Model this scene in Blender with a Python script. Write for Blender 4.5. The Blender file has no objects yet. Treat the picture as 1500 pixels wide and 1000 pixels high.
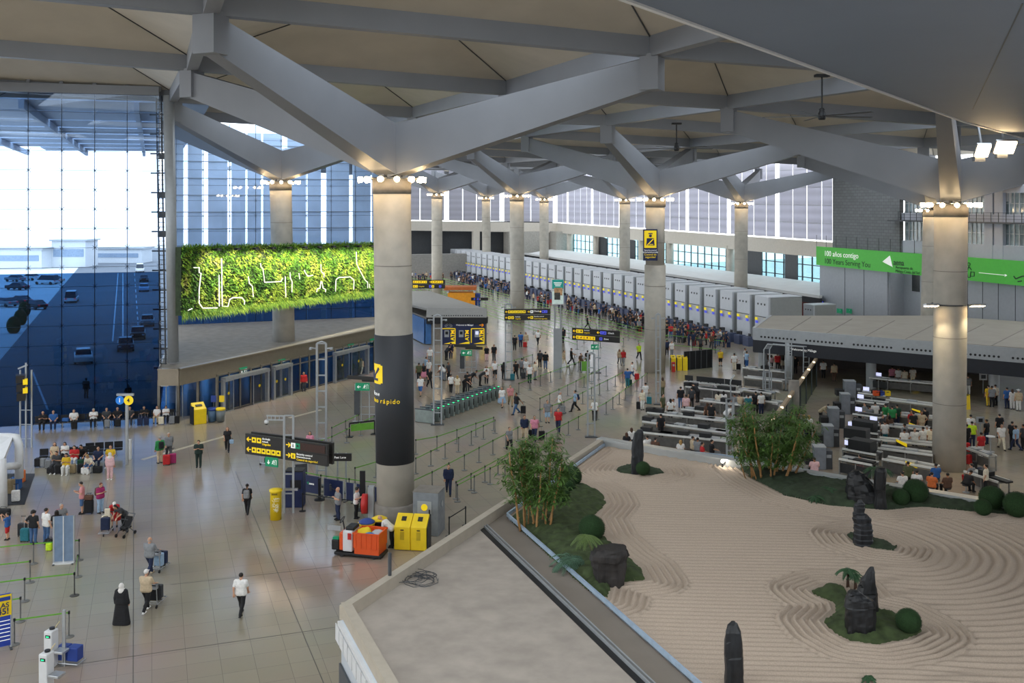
import bpy, bmesh, math, random
import numpy as np
from mathutils import Vector, Matrix, noise as mnoise
random.seed(11)
S = bpy.context.scene
COL = S.collection
R = math.radians
CAMZ, FPX, CX, HY = 17.0, 1450.0, 750.0, 298.0
# ---------------------------------------------------------------- placing helpers
def P(x, y, d):                       # point seen at pixel x,y at distance d along the view axis
    return Vector(((x-CX)/FPX*d, d, CAMZ-(y-HY)/FPX*d))
def F(x, y, z=0.0):                   # point of the horizontal plane z seen at pixel x,y
    d = (CAMZ-z)*FPX/(y-HY)
    return Vector(((x-CX)/FPX*d, d, z))
def ppm(y, z=0.0): return (y-HY)/(CAMZ-z)    # pixels per metre on that plane
I_ = Vector((.94, .342, 0)).normalized()     # the two axes of the hall's grid
J_ = Vector((-.342, .94, 0)).normalized()
K_ = Vector((0, 0, 1))
ANG = math.atan2(I_.y, I_.x)
# ---------------------------------------------------------------- materials
MATS = {}
def srgb(c):
    if isinstance(c, str):
        c = c.lstrip('#'); c = [int(c[i:i+2], 16)/255 for i in (0, 2, 4)]
    return tuple((v/12.92 if v <= .04045 else ((v+.055)/1.055)**2.4) for v in c)
def mat(name, c, rough=.6, metal=0, var=.12, scale=3.0, bump=0.0, spec=.5, emit=0, coords='Object', stretch=None):
    if name in MATS: return MATS[name]
    m = bpy.data.materials.new(name); m.use_nodes = True
    nt = m.node_tree; b = nt.nodes['Principled BSDF']
    c = srgb(c)
    b.inputs['Roughness'].default_value = rough; b.inputs['Metallic'].default_value = metal
    b.inputs['Specular IOR Level'].default_value = spec
    tc = nt.nodes.new('ShaderNodeTexCoord'); nz = nt.nodes.new('ShaderNodeTexNoise')
    nz.inputs['Scale'].default_value = scale; nz.inputs['Detail'].default_value = 5
    if stretch:
        mp = nt.nodes.new('ShaderNodeMapping'); mp.inputs['Scale'].default_value = stretch; nt.links.new(tc.outputs[coords], mp.inputs[0]); nt.links.new(mp.outputs[0], nz.inputs['Vector'])
    else: nt.links.new(tc.outputs[coords], nz.inputs['Vector'])
    cr = nt.nodes.new('ShaderNodeValToRGB')
    cr.color_ramp.elements[0].position = .3; cr.color_ramp.elements[1].position = .7
    cr.color_ramp.elements[0].color = (*[v*(1-var) for v in c], 1)
    cr.color_ramp.elements[1].color = (*[min(1, v*(1+var)) for v in c], 1)
    nt.links.new(nz.outputs['Fac'], cr.inputs['Fac']); nt.links.new(cr.outputs['Color'], b.inputs['Base Color'])
    if bump:
        bp = nt.nodes.new('ShaderNodeBump'); bp.inputs['Strength'].default_value = bump
        nt.links.new(nz.outputs['Fac'], bp.inputs['Height']); nt.links.new(bp.outputs['Normal'], b.inputs['Normal'])
    if emit:
        nt.links.new(cr.outputs['Color'], b.inputs['Emission Color']); b.inputs['Emission Strength'].default_value = emit
    MATS[name] = m
    return m
def glass(name, tint, gloss=.12, rough=.02):
    m = bpy.data.materials.new(name); m.use_nodes = True; nt = m.node_tree
    nt.nodes.remove(nt.nodes['Principled BSDF']); out = nt.nodes['Material Output']
    tr = nt.nodes.new('ShaderNodeBsdfTransparent'); gl = nt.nodes.new('ShaderNodeBsdfGlossy'); mx = nt.nodes.new('ShaderNodeMixShader')
    tc = nt.nodes.new('ShaderNodeTexCoord'); nz = nt.nodes.new('ShaderNodeTexNoise'); nz.inputs['Scale'].default_value = .35
    cr = nt.nodes.new('ShaderNodeValToRGB')
    cr.color_ramp.elements[0].color = (*[v*.88 for v in tint], 1); cr.color_ramp.elements[1].color = (*tint, 1)
    nt.links.new(tc.outputs['Object'], nz.inputs['Vector']); nt.links.new(nz.outputs['Fac'], cr.inputs['Fac'])
    nt.links.new(cr.outputs['Color'], tr.inputs['Color'])
    gl.inputs['Roughness'].default_value = rough; mx.inputs['Fac'].default_value = gloss
    nt.links.new(tr.outputs[0], mx.inputs[1]); nt.links.new(gl.outputs[0], mx.inputs[2]); nt.links.new(mx.outputs[0], out.inputs[0])
    MATS[name] = m; return m
def lamp_mat(name, c, s):
    m = bpy.data.materials.new(name); m.use_nodes = True; b = m.node_tree.nodes['Principled BSDF']
    b.inputs['Base Color'].default_value = (*srgb(c), 1); b.inputs['Emission Color'].default_value = (*srgb(c), 1)
    b.inputs['Emission Strength'].default_value = s; MATS[name] = m; return m
# ---------------------------------------------------------------- mesh building
class MB:
    def __init__(s): s.v = []; s.f = []
    def add(s, vs, fs):
        n = len(s.v); s.v += [tuple(v) for v in vs]; s.f += [tuple(i+n for i in f) for f in fs]; return s
    def hexa(s, p):                   # 8 corners: bottom ring then top ring
        return s.add(p, [(3,2,1,0), (4,5,6,7), (0,1,5,4), (1,2,6,5), (2,3,7,6), (3,0,4,7)])
    def box(s, c, d, ax=None, ay=None, az=None):   # centre, full sizes, axes
        ax = ax or Vector((1,0,0)); ay = ay or Vector((0,1,0)); az = az or Vector((0,0,1)); c = Vector(c)
        x, y, z = ax*d[0]/2, ay*d[1]/2, az*d[2]/2
        return s.hexa([c-x-y-z, c+x-y-z, c+x+y-z, c-x+y-z, c-x-y+z, c+x-y+z, c+x+y+z, c-x+y+z])
    def bar(s, a, b, w, h, up=K_):    # rectangular bar from a to b
        a, b = Vector(a), Vector(b); d = (b-a); L = d.length
        if L < 1e-6: return s
        d /= L; side = d.cross(up)
        if side.length < 1e-4: side = d.cross(Vector((1,0,0)))
        side.normalize(); u = side.cross(d)
        return s.box((a+b)/2, (L, w, h), d, side, u)
    def prism(s, poly, z0, z1):
        n = len(poly); v = [(p[0], p[1], z0) for p in poly]+[(p[0], p[1], z1) for p in poly]
        a = sum(poly[i][0]*poly[(i+1)%n][1]-poly[(i+1)%n][0]*poly[i][1] for i in range(n))
        if a < 0: v = [(p[0], p[1], z0) for p in poly[::-1]]+[(p[0], p[1], z1) for p in poly[::-1]]
        return s.add(v, [tuple(range(n))[::-1], tuple(range(n, 2*n))]+[(i, (i+1)%n, (i+1)%n+n, i+n) for i in range(n)])
    def tube(s, pts, rad, n=10, cap=True):
        pts = [Vector(p) for p in pts]; m = len(pts)
        rad = [rad]*m if not hasattr(rad, '__len__') else rad
        vs = []; prev = None
        for k, p in enumerate(pts):
            t = (pts[min(k+1, m-1)]-pts[max(k-1, 0)]).normalized()
            if prev is None:
                a = t.cross(K_);
                if a.length < .05: a = t.cross(Vector((0, 1, 0)))
            else: a = prev-t*prev.dot(t)
            a.normalize(); prev = a; b = t.cross(a)
            vs += [p+(a*math.cos(2*math.pi*i/n)+b*math.sin(2*math.pi*i/n))*rad[k] for i in range(n)]
        fs = [(k*n+i, k*n+(i+1)%n, (k+1)*n+(i+1)%n, (k+1)*n+i) for k in range(m-1) for i in range(n)]
        if cap: fs += [tuple(range(n))[::-1], tuple((m-1)*n+i for i in range(n))]
        return s.add(vs, fs)
    def lathe(s, prof, c=(0,0,0), n=24):   # profile [(r,z)...]
        c = Vector(c); vs = []
        for r, z in prof: vs += [c+Vector((r*math.cos(2*math.pi*i/n), r*math.sin(2*math.pi*i/n), z)) for i in range(n)]
        m = len(prof)
        fs = [(k*n+i, k*n+(i+1)%n, (k+1)*n+(i+1)%n, (k+1)*n+i) for k in range(m-1) for i in range(n)]
        fs += [tuple(range(n))[::-1], tuple((m-1)*n+i for i in range(n))]
        return s.add(vs, fs)
    def ball(s, c, r, n=12, m=8):
        r = r if hasattr(r, '__len__') else (r, r, r); c = Vector(c)
        pr = [(math.sin(math.pi*k/m), -math.cos(math.pi*k/m)) for k in range(m+1)]
        vs = []
        for a, z in pr: vs += [c+Vector((a*r[0]*math.cos(2*math.pi*i/n), a*r[1]*math.sin(2*math.pi*i/n), z*r[2])) for i in range(n)]
        fs = [(k*n+i, k*n+(i+1)%n, (k+1)*n+(i+1)%n, (k+1)*n+i) for k in range(m) for i in range(n)]
        return s.add(vs, fs)
    def mesh(s, name, smooth=False):
        me = bpy.data.meshes.new(name); me.from_pydata(s.v, [], s.f); me.update()
        if smooth: me.polygons.foreach_set('use_smooth', [True]*len(me.polygons))
        return me
    def build(s, name, m, parent=None, smooth=False, bevel=0, world=False):
        me = s.mesh(name, smooth)
        o = link(name, me, m, parent)
        if bevel:
            b = o.modifiers.new('bevel', 'BEVEL'); b.width = bevel; b.segments = 2; b.limit_method = 'ANGLE'
        if parent is not None and world: o.matrix_parent_inverse = parent_matrix(parent).inverted()
        return o
def parent_matrix(o):
    m = o.matrix_basis.copy()
    return m if o.parent is None else parent_matrix(o.parent) @ o.matrix_parent_inverse @ m
def link(name, me, m=None, parent=None):
    o = bpy.data.objects.new(name, me); COL.objects.link(o)
    if m is not None and me is not None:
        for q in (m if isinstance(m, (list, tuple)) else [m]): me.materials.append(q)
    if parent is not None: o.parent = parent
    return o
def tag(o, label, cat, group=None, kind=None):
    o['label'] = label; o['category'] = cat
    if group: o['group'] = group
    if kind: o['kind'] = kind
    return o
def thing(name, label, cat, loc=(0,0,0), rz=0, group=None):
    o = bpy.data.objects.new(name, None); COL.objects.link(o); o.empty_display_size = .2
    o.location = loc; o.rotation_euler.z = rz
    return tag(o, label, cat, group)
def struct(o): o['kind'] = 'structure'; return o
def copy_tree(o, parent=None, kids=None):
    if kids is None:
        kids = {}
        for q in bpy.data.objects:
            if q.parent: kids.setdefault(q.parent.name, []).append(q)
    c = o.copy(); COL.objects.link(c); c.parent = parent
    for ch in kids.get(o.name, []): copy_tree(ch, c, kids)
    return c
def kids_of(o):
    d = {}
    def rec(q):
        d[q.name] = list(q.children)
        for c in q.children: rec(c)
    rec(o); return d
def dup(proto, loc, rz=0, label=None, group=None, scale=None, kids=None):
    c = copy_tree(proto, None, kids if kids is not None else kids_of(proto))
    c.location = loc; c.rotation_euler.z = rz
    if label: c['label'] = label
    if group: c['group'] = group
    if scale: c.scale = (scale,)*3
    return c
FONT_CACHE = {}
def text(s, size, m, parent, loc, right, up, name='lettering', align='LEFT', depth=.01, bold=0):
    key = (s, align, bold)
    if key not in FONT_CACHE:
        cu = bpy.data.curves.new('t', 'FONT'); cu.body = s; cu.size = 1; cu.align_x = align; cu.align_y = 'CENTER'
        cu.extrude = .01; cu.offset = bold
        to = bpy.data.objects.new('t', cu); COL.objects.link(to)
        dg = bpy.context.evaluated_depsgraph_get(); me = bpy.data.meshes.new_from_object(to.evaluated_get(dg))
        bpy.data.objects.remove(to); FONT_CACHE[key] = me
    me = FONT_CACHE[key].copy(); me.materials.clear()
    o = link(name, me, m, parent)
    r = Vector(right).normalized(); u = Vector(up).normalized(); n = r.cross(u)
    M = Matrix((r*size, u*size, n*depth/.01)).transposed().to_4x4(); M.translation = Vector(loc)
    o.matrix_basis = M
    return o
# ---------------------------------------------------------------- palette
M_conc = mat('column concrete', '#b4aea2', .75, var=.10, scale=1.2, bump=.05)
M_concd = mat('stained concrete', '#847e76', .8, var=.16, scale=2.5, bump=.1)
M_steel = mat('grey painted steel', '#7f8288', .5, var=.05, scale=.4)
M_panel = mat('beige roof panels', '#bdb6a9', .7, var=.06, scale=.5)
M_soff = mat('grey blue soffit', '#717c8d', .6, var=.04, scale=.3)
M_white = mat('white paint', '#d9dadb', .5, var=.04)
M_lgrey = mat('light grey metal', '#a9adb0', .4, .2, var=.05)
M_alu = mat('brushed aluminium', '#b9bcc0', .32, .75, var=.08, scale=6)
M_dgrey = mat('dark grey metal', '#4b4e52', .5, .2, var=.08)
M_black = mat('black plastic', '#17181b', .5, var=.2)
M_navy = mat('navy panel', '#202c56', .45, var=.08)
M_slate = mat('charcoal wrap', '#33363b', .55, var=.05, scale=.8)
M_yel = mat('signal yellow', '#f2cf1a', .45, var=.05)
M_yelg = mat('yellow sign face', '#f5d21c', .5, var=.02, emit=.35)
M_signw = mat('white sign face', '#f2f2ee', .5, var=.02, emit=.35)
M_signb = mat('black sign panel', '#2a2826', .5, var=.05)
M_green = mat('green exit sign', '#12855c', .5, var=.04, emit=.25)
M_belt = mat('green belt', '#6aa83a', .6, var=.08)
M_beltb = mat('black belt', '#22242a', .6, var=.08)
M_red = mat('red enamel', '#c02a26', .4, var=.08)
M_blue = mat('blue plastic', '#24408f', .45, var=.08)
M_orange = mat('orange plastic', '#e2571f', .45, var=.06)
M_screen = lamp_mat('lit blue screen', '#4a52c8', .55)
M_scry = lamp_mat('lit yellow screen', '#e8d21e', .45)
M_scrw = lamp_mat('lit pale screen', '#c9cdf0', 1.0)
M_gled = lamp_mat('green led', '#22d884', 1.6)
M_rled = lamp_mat('red tail lamp', '#ff2030', 2.5)
M_flood = lamp_mat('warm floodlight', '#ffdca6', 34)
M_spot = lamp_mat('white garden spot', '#fff1dc', 25)
# ---------------------------------------------------------------- camera, world
cam = bpy.data.cameras.new('camera'); co = bpy.data.objects.new('camera', cam); COL.objects.link(co)
co.location = (0, 0, CAMZ); co.rotation_euler = (R(90), 0, 0)
cam.sensor_width = 36; cam.lens = 36*FPX/1500; cam.shift_y = -(500-HY)/1500; cam.shift_x = 0
cam.clip_end = 2000; cam.clip_start = .1
S.camera = co
w = bpy.data.worlds.new('sky'); S.world = w; w.use_nodes = True
nt = w.node_tree; bg = nt.nodes['Background']
sky = nt.nodes.new('ShaderNodeTexSky'); sky.sky_type = 'HOSEK_WILKIE'; sky.turbidity = 6; sky.ground_albedo = .4
sky.sun_direction = Vector((-.35, -.35, .85)).normalized()
mixw = nt.nodes.new('ShaderNodeMix'); mixw.data_type = 'RGBA'; mixw.inputs[0].default_value = .8
nt.links.new(sky.outputs[0], mixw.inputs[6]); mixw.inputs[7].default_value = (.93, .97, 1.0, 1)
nt.links.new(mixw.outputs[2], bg.inputs[0]); bg.inputs[1].default_value = 4.2
S.view_settings.view_transform = 'Standard'; S.view_settings.look = 'None'
S.view_settings.gamma = 1; S.view_settings.use_curve_mapping = False
S.view_settings.exposure = 0.0
S.cycles.use_denoising = True
S.cycles.max_bounces = 8; S.cycles.diffuse_bounces = 5; S.cycles.glossy_bounces = 3; S.cycles.transparent_max_bounces = 12
S.cycles.sample_clamp_indirect = 2.5; S.cycles.caustics_reflective = False; S.cycles.caustics_refractive = False
# ================================================================ FLOOR
def floor_material():
    m = bpy.data.materials.new('polished floor tiles'); m.use_nodes = True; nt = m.node_tree; b = nt.nodes['Principled BSDF']
    tc = nt.nodes.new('ShaderNodeTexCoord'); mp = nt.nodes.new('ShaderNodeMapping'); mp.inputs['Rotation'].default_value[2] = -ANG
    br = nt.nodes.new('ShaderNodeTexBrick'); br.offset = 0; br.inputs['Scale'].default_value = 1
    br.inputs['Brick Width'].default_value = 1.2; br.inputs['Row Height'].default_value = 1.2; br.inputs['Mortar Size'].default_value = .008
    br.inputs['Color1'].default_value = (*srgb('#ab9f8d'), 1); br.inputs['Color2'].default_value = (*srgb('#a69a88'), 1); br.inputs['Mortar'].default_value = (*srgb('#857c71'), 1)
    nz = nt.nodes.new('ShaderNodeTexNoise'); nz.inputs['Scale'].default_value = .12; nz.inputs['Detail'].default_value = 6
    mx = nt.nodes.new('ShaderNodeMix'); mx.data_type = 'RGBA'; mx.blend_type = 'MULTIPLY'; mx.inputs[0].default_value = .35
    nt.links.new(tc.outputs['Object'], mp.inputs[0]); nt.links.new(mp.outputs[0], br.inputs[0]); nt.links.new(mp.outputs[0], nz.inputs[0])
    nt.links.new(br.outputs['Color'], mx.inputs[6]); nt.links.new(nz.outputs['Color'], mx.inputs[7]); nt.links.new(mx.outputs[2], b.inputs['Base Color'])
    b.inputs['Roughness'].default_value = .17; b.inputs['Specular IOR Level'].default_value = .6
    MATS['floor'] = m; return m
# outline of the hall: back along the glass walls and the far walls
GL1a, GL1b = F(-60, 628), F(233, 612)
GL2a, GL2b = P(258, 300, 104.5), P(556, 300, 112)
fl = [(-85, -45), (80, -45), (80, 150), (50, 150), (12, 262), (-32, 239), (-15.4, 112.8), (GL2b.x, GL2b.y), (GL2a.x-1, GL2a.y), (GL1b.x, GL1b.y), (GL1a.x, GL1a.y), (GL1a.x-25, GL1a.y-9), (-85, 60)]
struct(MB().prism([(x, y) for x, y in fl], -.3, 0).build('floor', floor_material()))
inlay = MB()
a, b_ = F(208, 673), F(336, 637); d = (b_-a).normalized()
for k, (p, q) in enumerate([(a, b_), (F(424, 612), F(470, 600))]): inlay.bar(p+Vector((0,0,.001)), q+Vector((0,0,.001)), .35, .01)
struct(inlay.build('trim_1', mat('cream inlay', '#c9bca2', .3)))
# expansion joint that runs across the tiles
ej = MB()
ej.bar(F(196, 640), F(195, 1010), .03, .006); ej.bar(F(60, 980), F(500, 917), .04, .006); ej.bar(F(250, 856), F(520, 826), .035, .006); ej.bar(F(345, 690), F(474, 1000), .03, .006)
struct(ej.build('trim_2', mat('dark joint filler', '#55504a', .6)))
# ================================================================ COLUMNS
def zring(X): return 18.15-.036*X
def znode(X): return 24.15-.036*X
CDEF = {  # key: (px top, px foot, depth, ring y, foot z, label)
 'A': (574, 580, 52.8, 263, 0, 'large concrete tree column with charcoal wrap in the centre foreground'),
 'R': (1393, 1390, 63.5, 300, 0, 'large concrete tree column beyond the right edge of the zen garden'),
 'C': (960, 959, 100, 292, 0, 'concrete tree column carrying the yellow and navy security sign'),
 'L': (411, 416, 92.5, 267, 4.0, 'concrete tree column standing behind the green living wall'),
 'D': (757, 758, 142, 287, 0, 'concrete tree column behind the black hanging sign, left of the teal poster'),
 'E': (640, 640, 182, 285, 0, 'slim far concrete tree column right of the foreground wrapped column'),
 'Q': (1366, 1361, 113, 308, 0, 'concrete tree column just left of the large right foreground column'),
 'F': (1086, 1085, 152, 298, 0, 'concrete tree column left of the grey brick wall, behind the counters'),
 'G': (915, 915, 185, 293, 0, 'far concrete tree column just left of the one with the security sign'),
 'H': (797, 797, 218, 292, 0, 'far concrete tree column just right of the middle one by the teal poster'),
 'N': (712, 713, 232, 290, 0, 'farthest slim concrete tree column in the left of the back'),
}
TREES = {}
DIRS = {'near': (-1, -1), 'right': (1, -1), 'left': (-1, 1), 'back': (1, 1)}
def ramp_conc():
    return M_conc
def make_tree(key):
    xt, xf, d, yr, z0, lab = CDEF[key]
    top = P(xt, yr, d); foot = Vector(((xf-CX)/FPX*d, d, z0)); zr = top.z
    t = thing('tree_column', lab, 'column', foot)
    ax = top-foot
    sh = MB(); r = 1.0
    wide = key == 'C'
    n = 40
    if wide:
        k = .62
        m_ = ax*k
        sh.tube([(0,0,0), m_], 1.06, n); sh.tube([m_, ax], .95, n)
    else: sh.tube([(0,0,0), ax*.33, ax*.66, ax], r, n)
    sh.build('shaft', M_conc, t, True)
    jb = MB()
    for q in (.25, .5, .75): jb.tube([ax*q-K_*.02, ax*q+K_*.02], r+.012+(.06 if wide else 0), 40, False)
    jb.build('formwork_joint', M_concd, t)
    MB().tube([ax-K_*.75, ax+K_*.05], r+.03, 40).build('collar', M_concd, t, True)
    # four arms
    tips = {}
    for dn, (a, b) in DIRS.items():
        hd = (I_*a+J_*b).normalized(); e = foot+I_*10*a+J_*10*b; e.z = znode(e.x)
        tips[dn] = e.copy()
        s = hd.cross(K_).normalized(); end = e-foot
        b0 = ax+K_*.1+hd*.1; w0, w1 = .62, .36
        p0, p1 = b0, b0+K_*2.7; q0, q1 = end-K_*1.55, end-K_*.02
        sb = hd*.55
        mb = MB(); mb.hexa([p0-s*w0, p0+s*w0, q0+s*w1, q0-s*w1, p1-s*w0, p1+s*w0, q1+s*w1, q1-s*w1])
        mb.box(end-K_*.72, (.9, 1.1, 1.7), hd, s)
        mb.build('arm', M_steel, t)
    # ring of floodlights
    rg = MB(); rg.tube([ax+Vector((1.55*math.cos(a), 1.55*math.sin(a), .05)) for a in [2*math.pi*i/24 for i in range(25)]], .05, 6)
    for i in range(8):
        a = 2*math.pi*i/8; v = Vector((math.cos(a), math.sin(a), 0)); rg.bar(ax+v*.9+K_*.05, ax+v*1.75+K_*.05, .06, .06)
    rg.build('lamp_ring', M_dgrey, t)
    TREES[key] = (foot, top, tips, t)
def add_lamps(key):
    foot, top, tips, t = TREES[key]; ax = top-foot; n = 13 if foot.y < 125 else 11
    for i in range(n):
        a = 2*math.pi*(i+.3)/n; v = Vector((math.cos(a), math.sin(a), 0)); c = ax+v*1.72
        if i == 0:
            o = MB().tube([(-.12, 0, 0), (.1, 0, -.02)], [.13, .15], 12).build('floodlight', M_flood, t); add_lamps.me = o.data
        else: o = link('floodlight', add_lamps.me, None, t)
        o.location = c; o.rotation_euler.z = a
for k in CDEF: make_tree(k); add_lamps(k)
# ================================================================ ROOF: beams and folded panels
def vt(p, a, b):   # virtual tree corners outside the picture
    e = {}
    for dn, (i, j) in DIRS.items():
        q = p+I_*10*i+J_*10*j; q.z = znode(q.x); e[dn] = q
    return e
gi, gj = Vector((34.6, 12.5, 0)), Vector((-14.7, 40.5, 0))
A0 = TREES['A'][0].copy(); A0.z = 0
GRID = {}
names = {(0,0): 'A', (1,0): 'R', (0,1): 'L', (1,1): 'C', (1,2): 'D', (1,3): 'E', (2,1): 'Q', (2,2): 'F', (2,3): 'G', (2,4): 'H'}
for i in range(-2, 4):
    for j in range(-1, 7):
        if (i, j) in names: GRID[i, j] = TREES[names[i, j]][2]
        else:
            p = A0+gi*i+gj*j
            if (i, j) == (1, 4): p = TREES['E'][0]+gj
            GRID[i, j] = vt(p, 10, 10)
def inside(p):     # roofed part of the plan
    a = (p-A0).dot(I_); b = (p-A0).dot(J_)
    if a < -32 and b > 22: return False
    if a < 8 and b > 62: return False
    return b < 260 and a < 74
BD, BW = 1.15, .62
beams = []; nb = 0
def beam(p, q):
    global nb
    m_ = (p+q)/2
    if not inside(m_): return
    if p.y < 8 and q.y < 8: return
    nb += 1
    o = MB().bar(p+K_*BD/2, q+K_*BD/2, BW, BD).build('trim_%d' % (nb+10), M_steel); struct(o)
for (i, j), g in GRID.items():
    beam(g['near'], g['right']); beam(g['left'], g['back']); beam(g['near'], g['left']); beam(g['right'], g['back'])
    if (i+1, j) in GRID: h = GRID[i+1, j]; beam(g['right'], h['near']); beam(g['back'], h['left'])
    if (i, j+1) in GRID: h = GRID[i, j+1]; beam(g['left'], h['near']); beam(g['back'], h['right'])
panel = MB(); sky_p = MB(); hips = MB()
def pyramid(a, b, c, d, up, sky_side=True):   # a-b is the near (-J) edge, then counter-clockwise
    m_ = (a+b+c+d)/4
    if not inside(m_) or m_.y < 14: return
    q = [v+K_*(BD-.25) for v in (a, b, c, d)]; ap = m_+K_*(BD+up)
    # flat apex so that the four slopes meet in a small lantern
    top = [ap+(v-ap)*.16 for v in q]
    for t_ in top: t_.z = ap.z
    for k in range(4):
        u, v = q[k], q[(k+1) % 4]; tv, tu = top[(k+1) % 4], top[k]
        (sky_p if (k == 0 and sky_side) else panel).add([u, v, tv, tu], [(0, 1, 2, 3)])
        hips.bar(u-K_*.1, tu-K_*.1, .05, .05)
    panel.add(top, [(0, 1, 2, 3)])
for (i, j), g in GRID.items():
    pyramid(g['near'], g['right'], g['back'], g['left'], 2.6)
    if (i+1, j) in GRID: h = GRID[i+1, j]; pyramid(g['right'], h['near'], h['left'], g['back'], 2.4)
    if (i, j+1) in GRID:
        h = GRID[i, j+1]; pyramid(g['left'], g['back'], h['right'], h['near'], 2.6)
        if (i+1, j) in GRID and (i+1, j+1) in GRID:
            e, f_ = GRID[i+1, j], GRID[i+1, j+1]; pyramid(g['back'], e['left'], f_['near'], h['right'], 2.6)
pm = panel.build('ceiling', M_panel); struct(pm)
so = pm.modifiers.new('thick', 'SOLIDIFY'); so.thickness = .12; so.offset = 0
struct(sky_p.build('window_5', glass('frosted skylight', (.85, .9, .95), .05, .3)))
struct(hips.build('trim_5', M_dgrey))
# big soffit slab at the upper right
hs = 21.0
e = [P(860, -24, 4*FPX/322), P(1415, 178, 4*FPX/120), P(1560, 218, 4*FPX/80)]
sl = [(v.x, v.y) for v in e]+[(62, 70), (62, 6), (0, 6)]
o = MB().prism(sl, hs, hs+.55).build('ceiling_soffit', M_soff); struct(o)
ed = MB()
for p, q in zip(e, e[1:]): ed.bar(Vector((p.x-.05, p.y+.05, hs+.2)), Vector((q.x-.05, q.y+.05, hs+.2)), .12, .5)
struct(ed.build('trim_6', M_white))
sj = MB(); sj.bar(P(1498, 5, 4*FPX/293), P(1425, 160, 4*FPX/138), .03, .02); struct(sj.build('trim_7', M_dgrey))
# ================================================================ GLASS WALLS
def glass_wall(tag_n, a, b, ztop, zsplit, rows, cols, up_m, lo_m, zbot=0.0):
    a = Vector((a.x, a.y, 0)); b = Vector((b.x, b.y, 0)); d = b-a; n = d.normalized().cross(K_)
    w_ = thing_struct('window_%d' % tag_n)
    for nm, z0, z1, mm in (('upper_glazing', zsplit, ztop, up_m), ('lower_glazing', zbot, zsplit, lo_m)):
        q = MB(); q.box((a+b)/2+K_*(z0+z1)/2, (d.length, .03, z1-z0), d.normalized(), n); q.build(nm, mm, w_)
    fr = MB()
    for k in range(cols+1):
        p = a+d*k/cols; fr.bar(p+K_*zbot-n*.08, p+K_*ztop-n*.08, .05, .08, n)
    for k in range(rows+1):
        z = zbot+(ztop-zbot)*k/rows; fr.bar(a+K_*z-n*.02, b+K_*z-n*.02, .03, .03)
    fr.build('mullions', M_dgrey, w_)
    sp = MB()
    for k in range(cols+1):
        for r_ in range(1, rows):
            c = a+d*k/cols+K_*(zbot+(ztop-zbot)*r_/rows)-n*.16
            for s1, s2 in ((1, 1), (1, -1)):
                e1 = (d.normalized()*s1+K_*s2)*.17; sp.bar(c-e1, c+e1, .04, .04, n)
    sp.build('spider_fixing', M_alu, w_)
    return w_
def thing_struct(name):
    o = bpy.data.objects.new(name, None); COL.objects.link(o); o['kind'] = 'structure'; return o
G_up = glass('pale blue glass', (.78, .88, 1.0), .05)
G_lo = glass('deep blue glass', (.19, .34, .54), .035)
G_cl = glass('clear glass', (.78, .85, .9), .08)
glass_wall(1, GL1a, GL1b, 25.6, 11.6, 17, 6, G_up, G_lo)
glass_wall(2, GL2a, GL2b, 25.5, 11.0, 13, 8, G_up, G_lo, 4.2)
hd = MB(); hd.bar(GL1a+K_*25.9, GL1b+K_*25.9, .5, .7)
for k in range(7):
    p = GL1a+(GL1b-GL1a)*k/6; hd.bar(p+K_*25.9, p+K_*27.4, .15, .3)
hd.bar(GL1a+K_*26.9, GL1b+K_*26.9, .3, .5); struct(hd.build('trim_8', M_steel))
# return between the two glass walls
MBr = MB(); q0, q1 = GL1b, GL2a
n_ = (q1-q0).normalized()
MBr.box((q0+q1)/2+K_*15-K_*(q0+q1).z/2, ((q1-q0).length-3, .06, 21), n_, n_.cross(K_)); struct(MBr.build('window_3', G_up))
# service ladder and edge pole at the corner
lp = thing('service_mast', 'tall grey pole with caged ladder at the corner of the blue glass wall', 'mast', F(252, 606) )
lb = F(252, 606)
MB().tube([P(254, 530, 79)-lb, P(247, 140, 79)-lb], .42, 20).build('pole', M_lgrey, lp, True)
ld = MB()
for xa, xb in ((229, 236), (236, 243)):
    ld.tube([P(xb, 560, 79)-lb, P(xa, 140, 79)-lb], .07, 6)
ld.build('ladder_rail', M_dgrey, lp)
rn = MB()
for k in range(60):
    y = 146+k*6.9; o_ = (y-140)/420*7; rn.bar(P(229+o_, y, 79)-lb, P(238+o_, y, 79)-lb, .05, .05)
rn.build('rung', M_dgrey, lp)
pl = MB()
for k in range(14):
    y = 168+k*28.5; o_ = (y-140)/420*7; pl.bar(P(219+o_, y, 79)-lb, P(246+o_, y, 79)-lb, .12, .12)
    if k in (2, 4, 5, 6): pl.box(P(234+o_, y+4, 79)-lb, (.6, .3, .45))
pl.build('bracket', M_dgrey, lp)
# ================================================================ LEDGE OVER THE DOORS + DOOR WALL
lz = 4.2
l0, l1 = F(232, 541, lz), F(262, 541, lz); l2 = F(556, 480, lz); l3 = Vector((GL2b.x, GL2b.y, lz)); l4 = Vector((GL2a.x, GL2a.y, lz))
led = [(v.x, v.y) for v in (l0, l1, l2, l3, l4)]
struct(MB().prism(led, lz-.35, lz-.02).build('wall_ledge', mat('dusty ledge concrete', '#8d8579', .85, var=.15, scale=1.2)))
fa = MB()
for p, q in ((l0, l1), (l1, l2), (l2, l3)):
    fa.bar(p-K_*.62, q-K_*.62, .12, 1.25); fa.bar(p+K_*.03, q+K_*.03, .5, .1)
fa.bar(l0-K_*.62, l4-K_*.62, .12, 1.25)
struct(fa.build('trim_9', mat('bronze grey fascia', '#8c8170', .35, .4, var=.05)))

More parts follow.
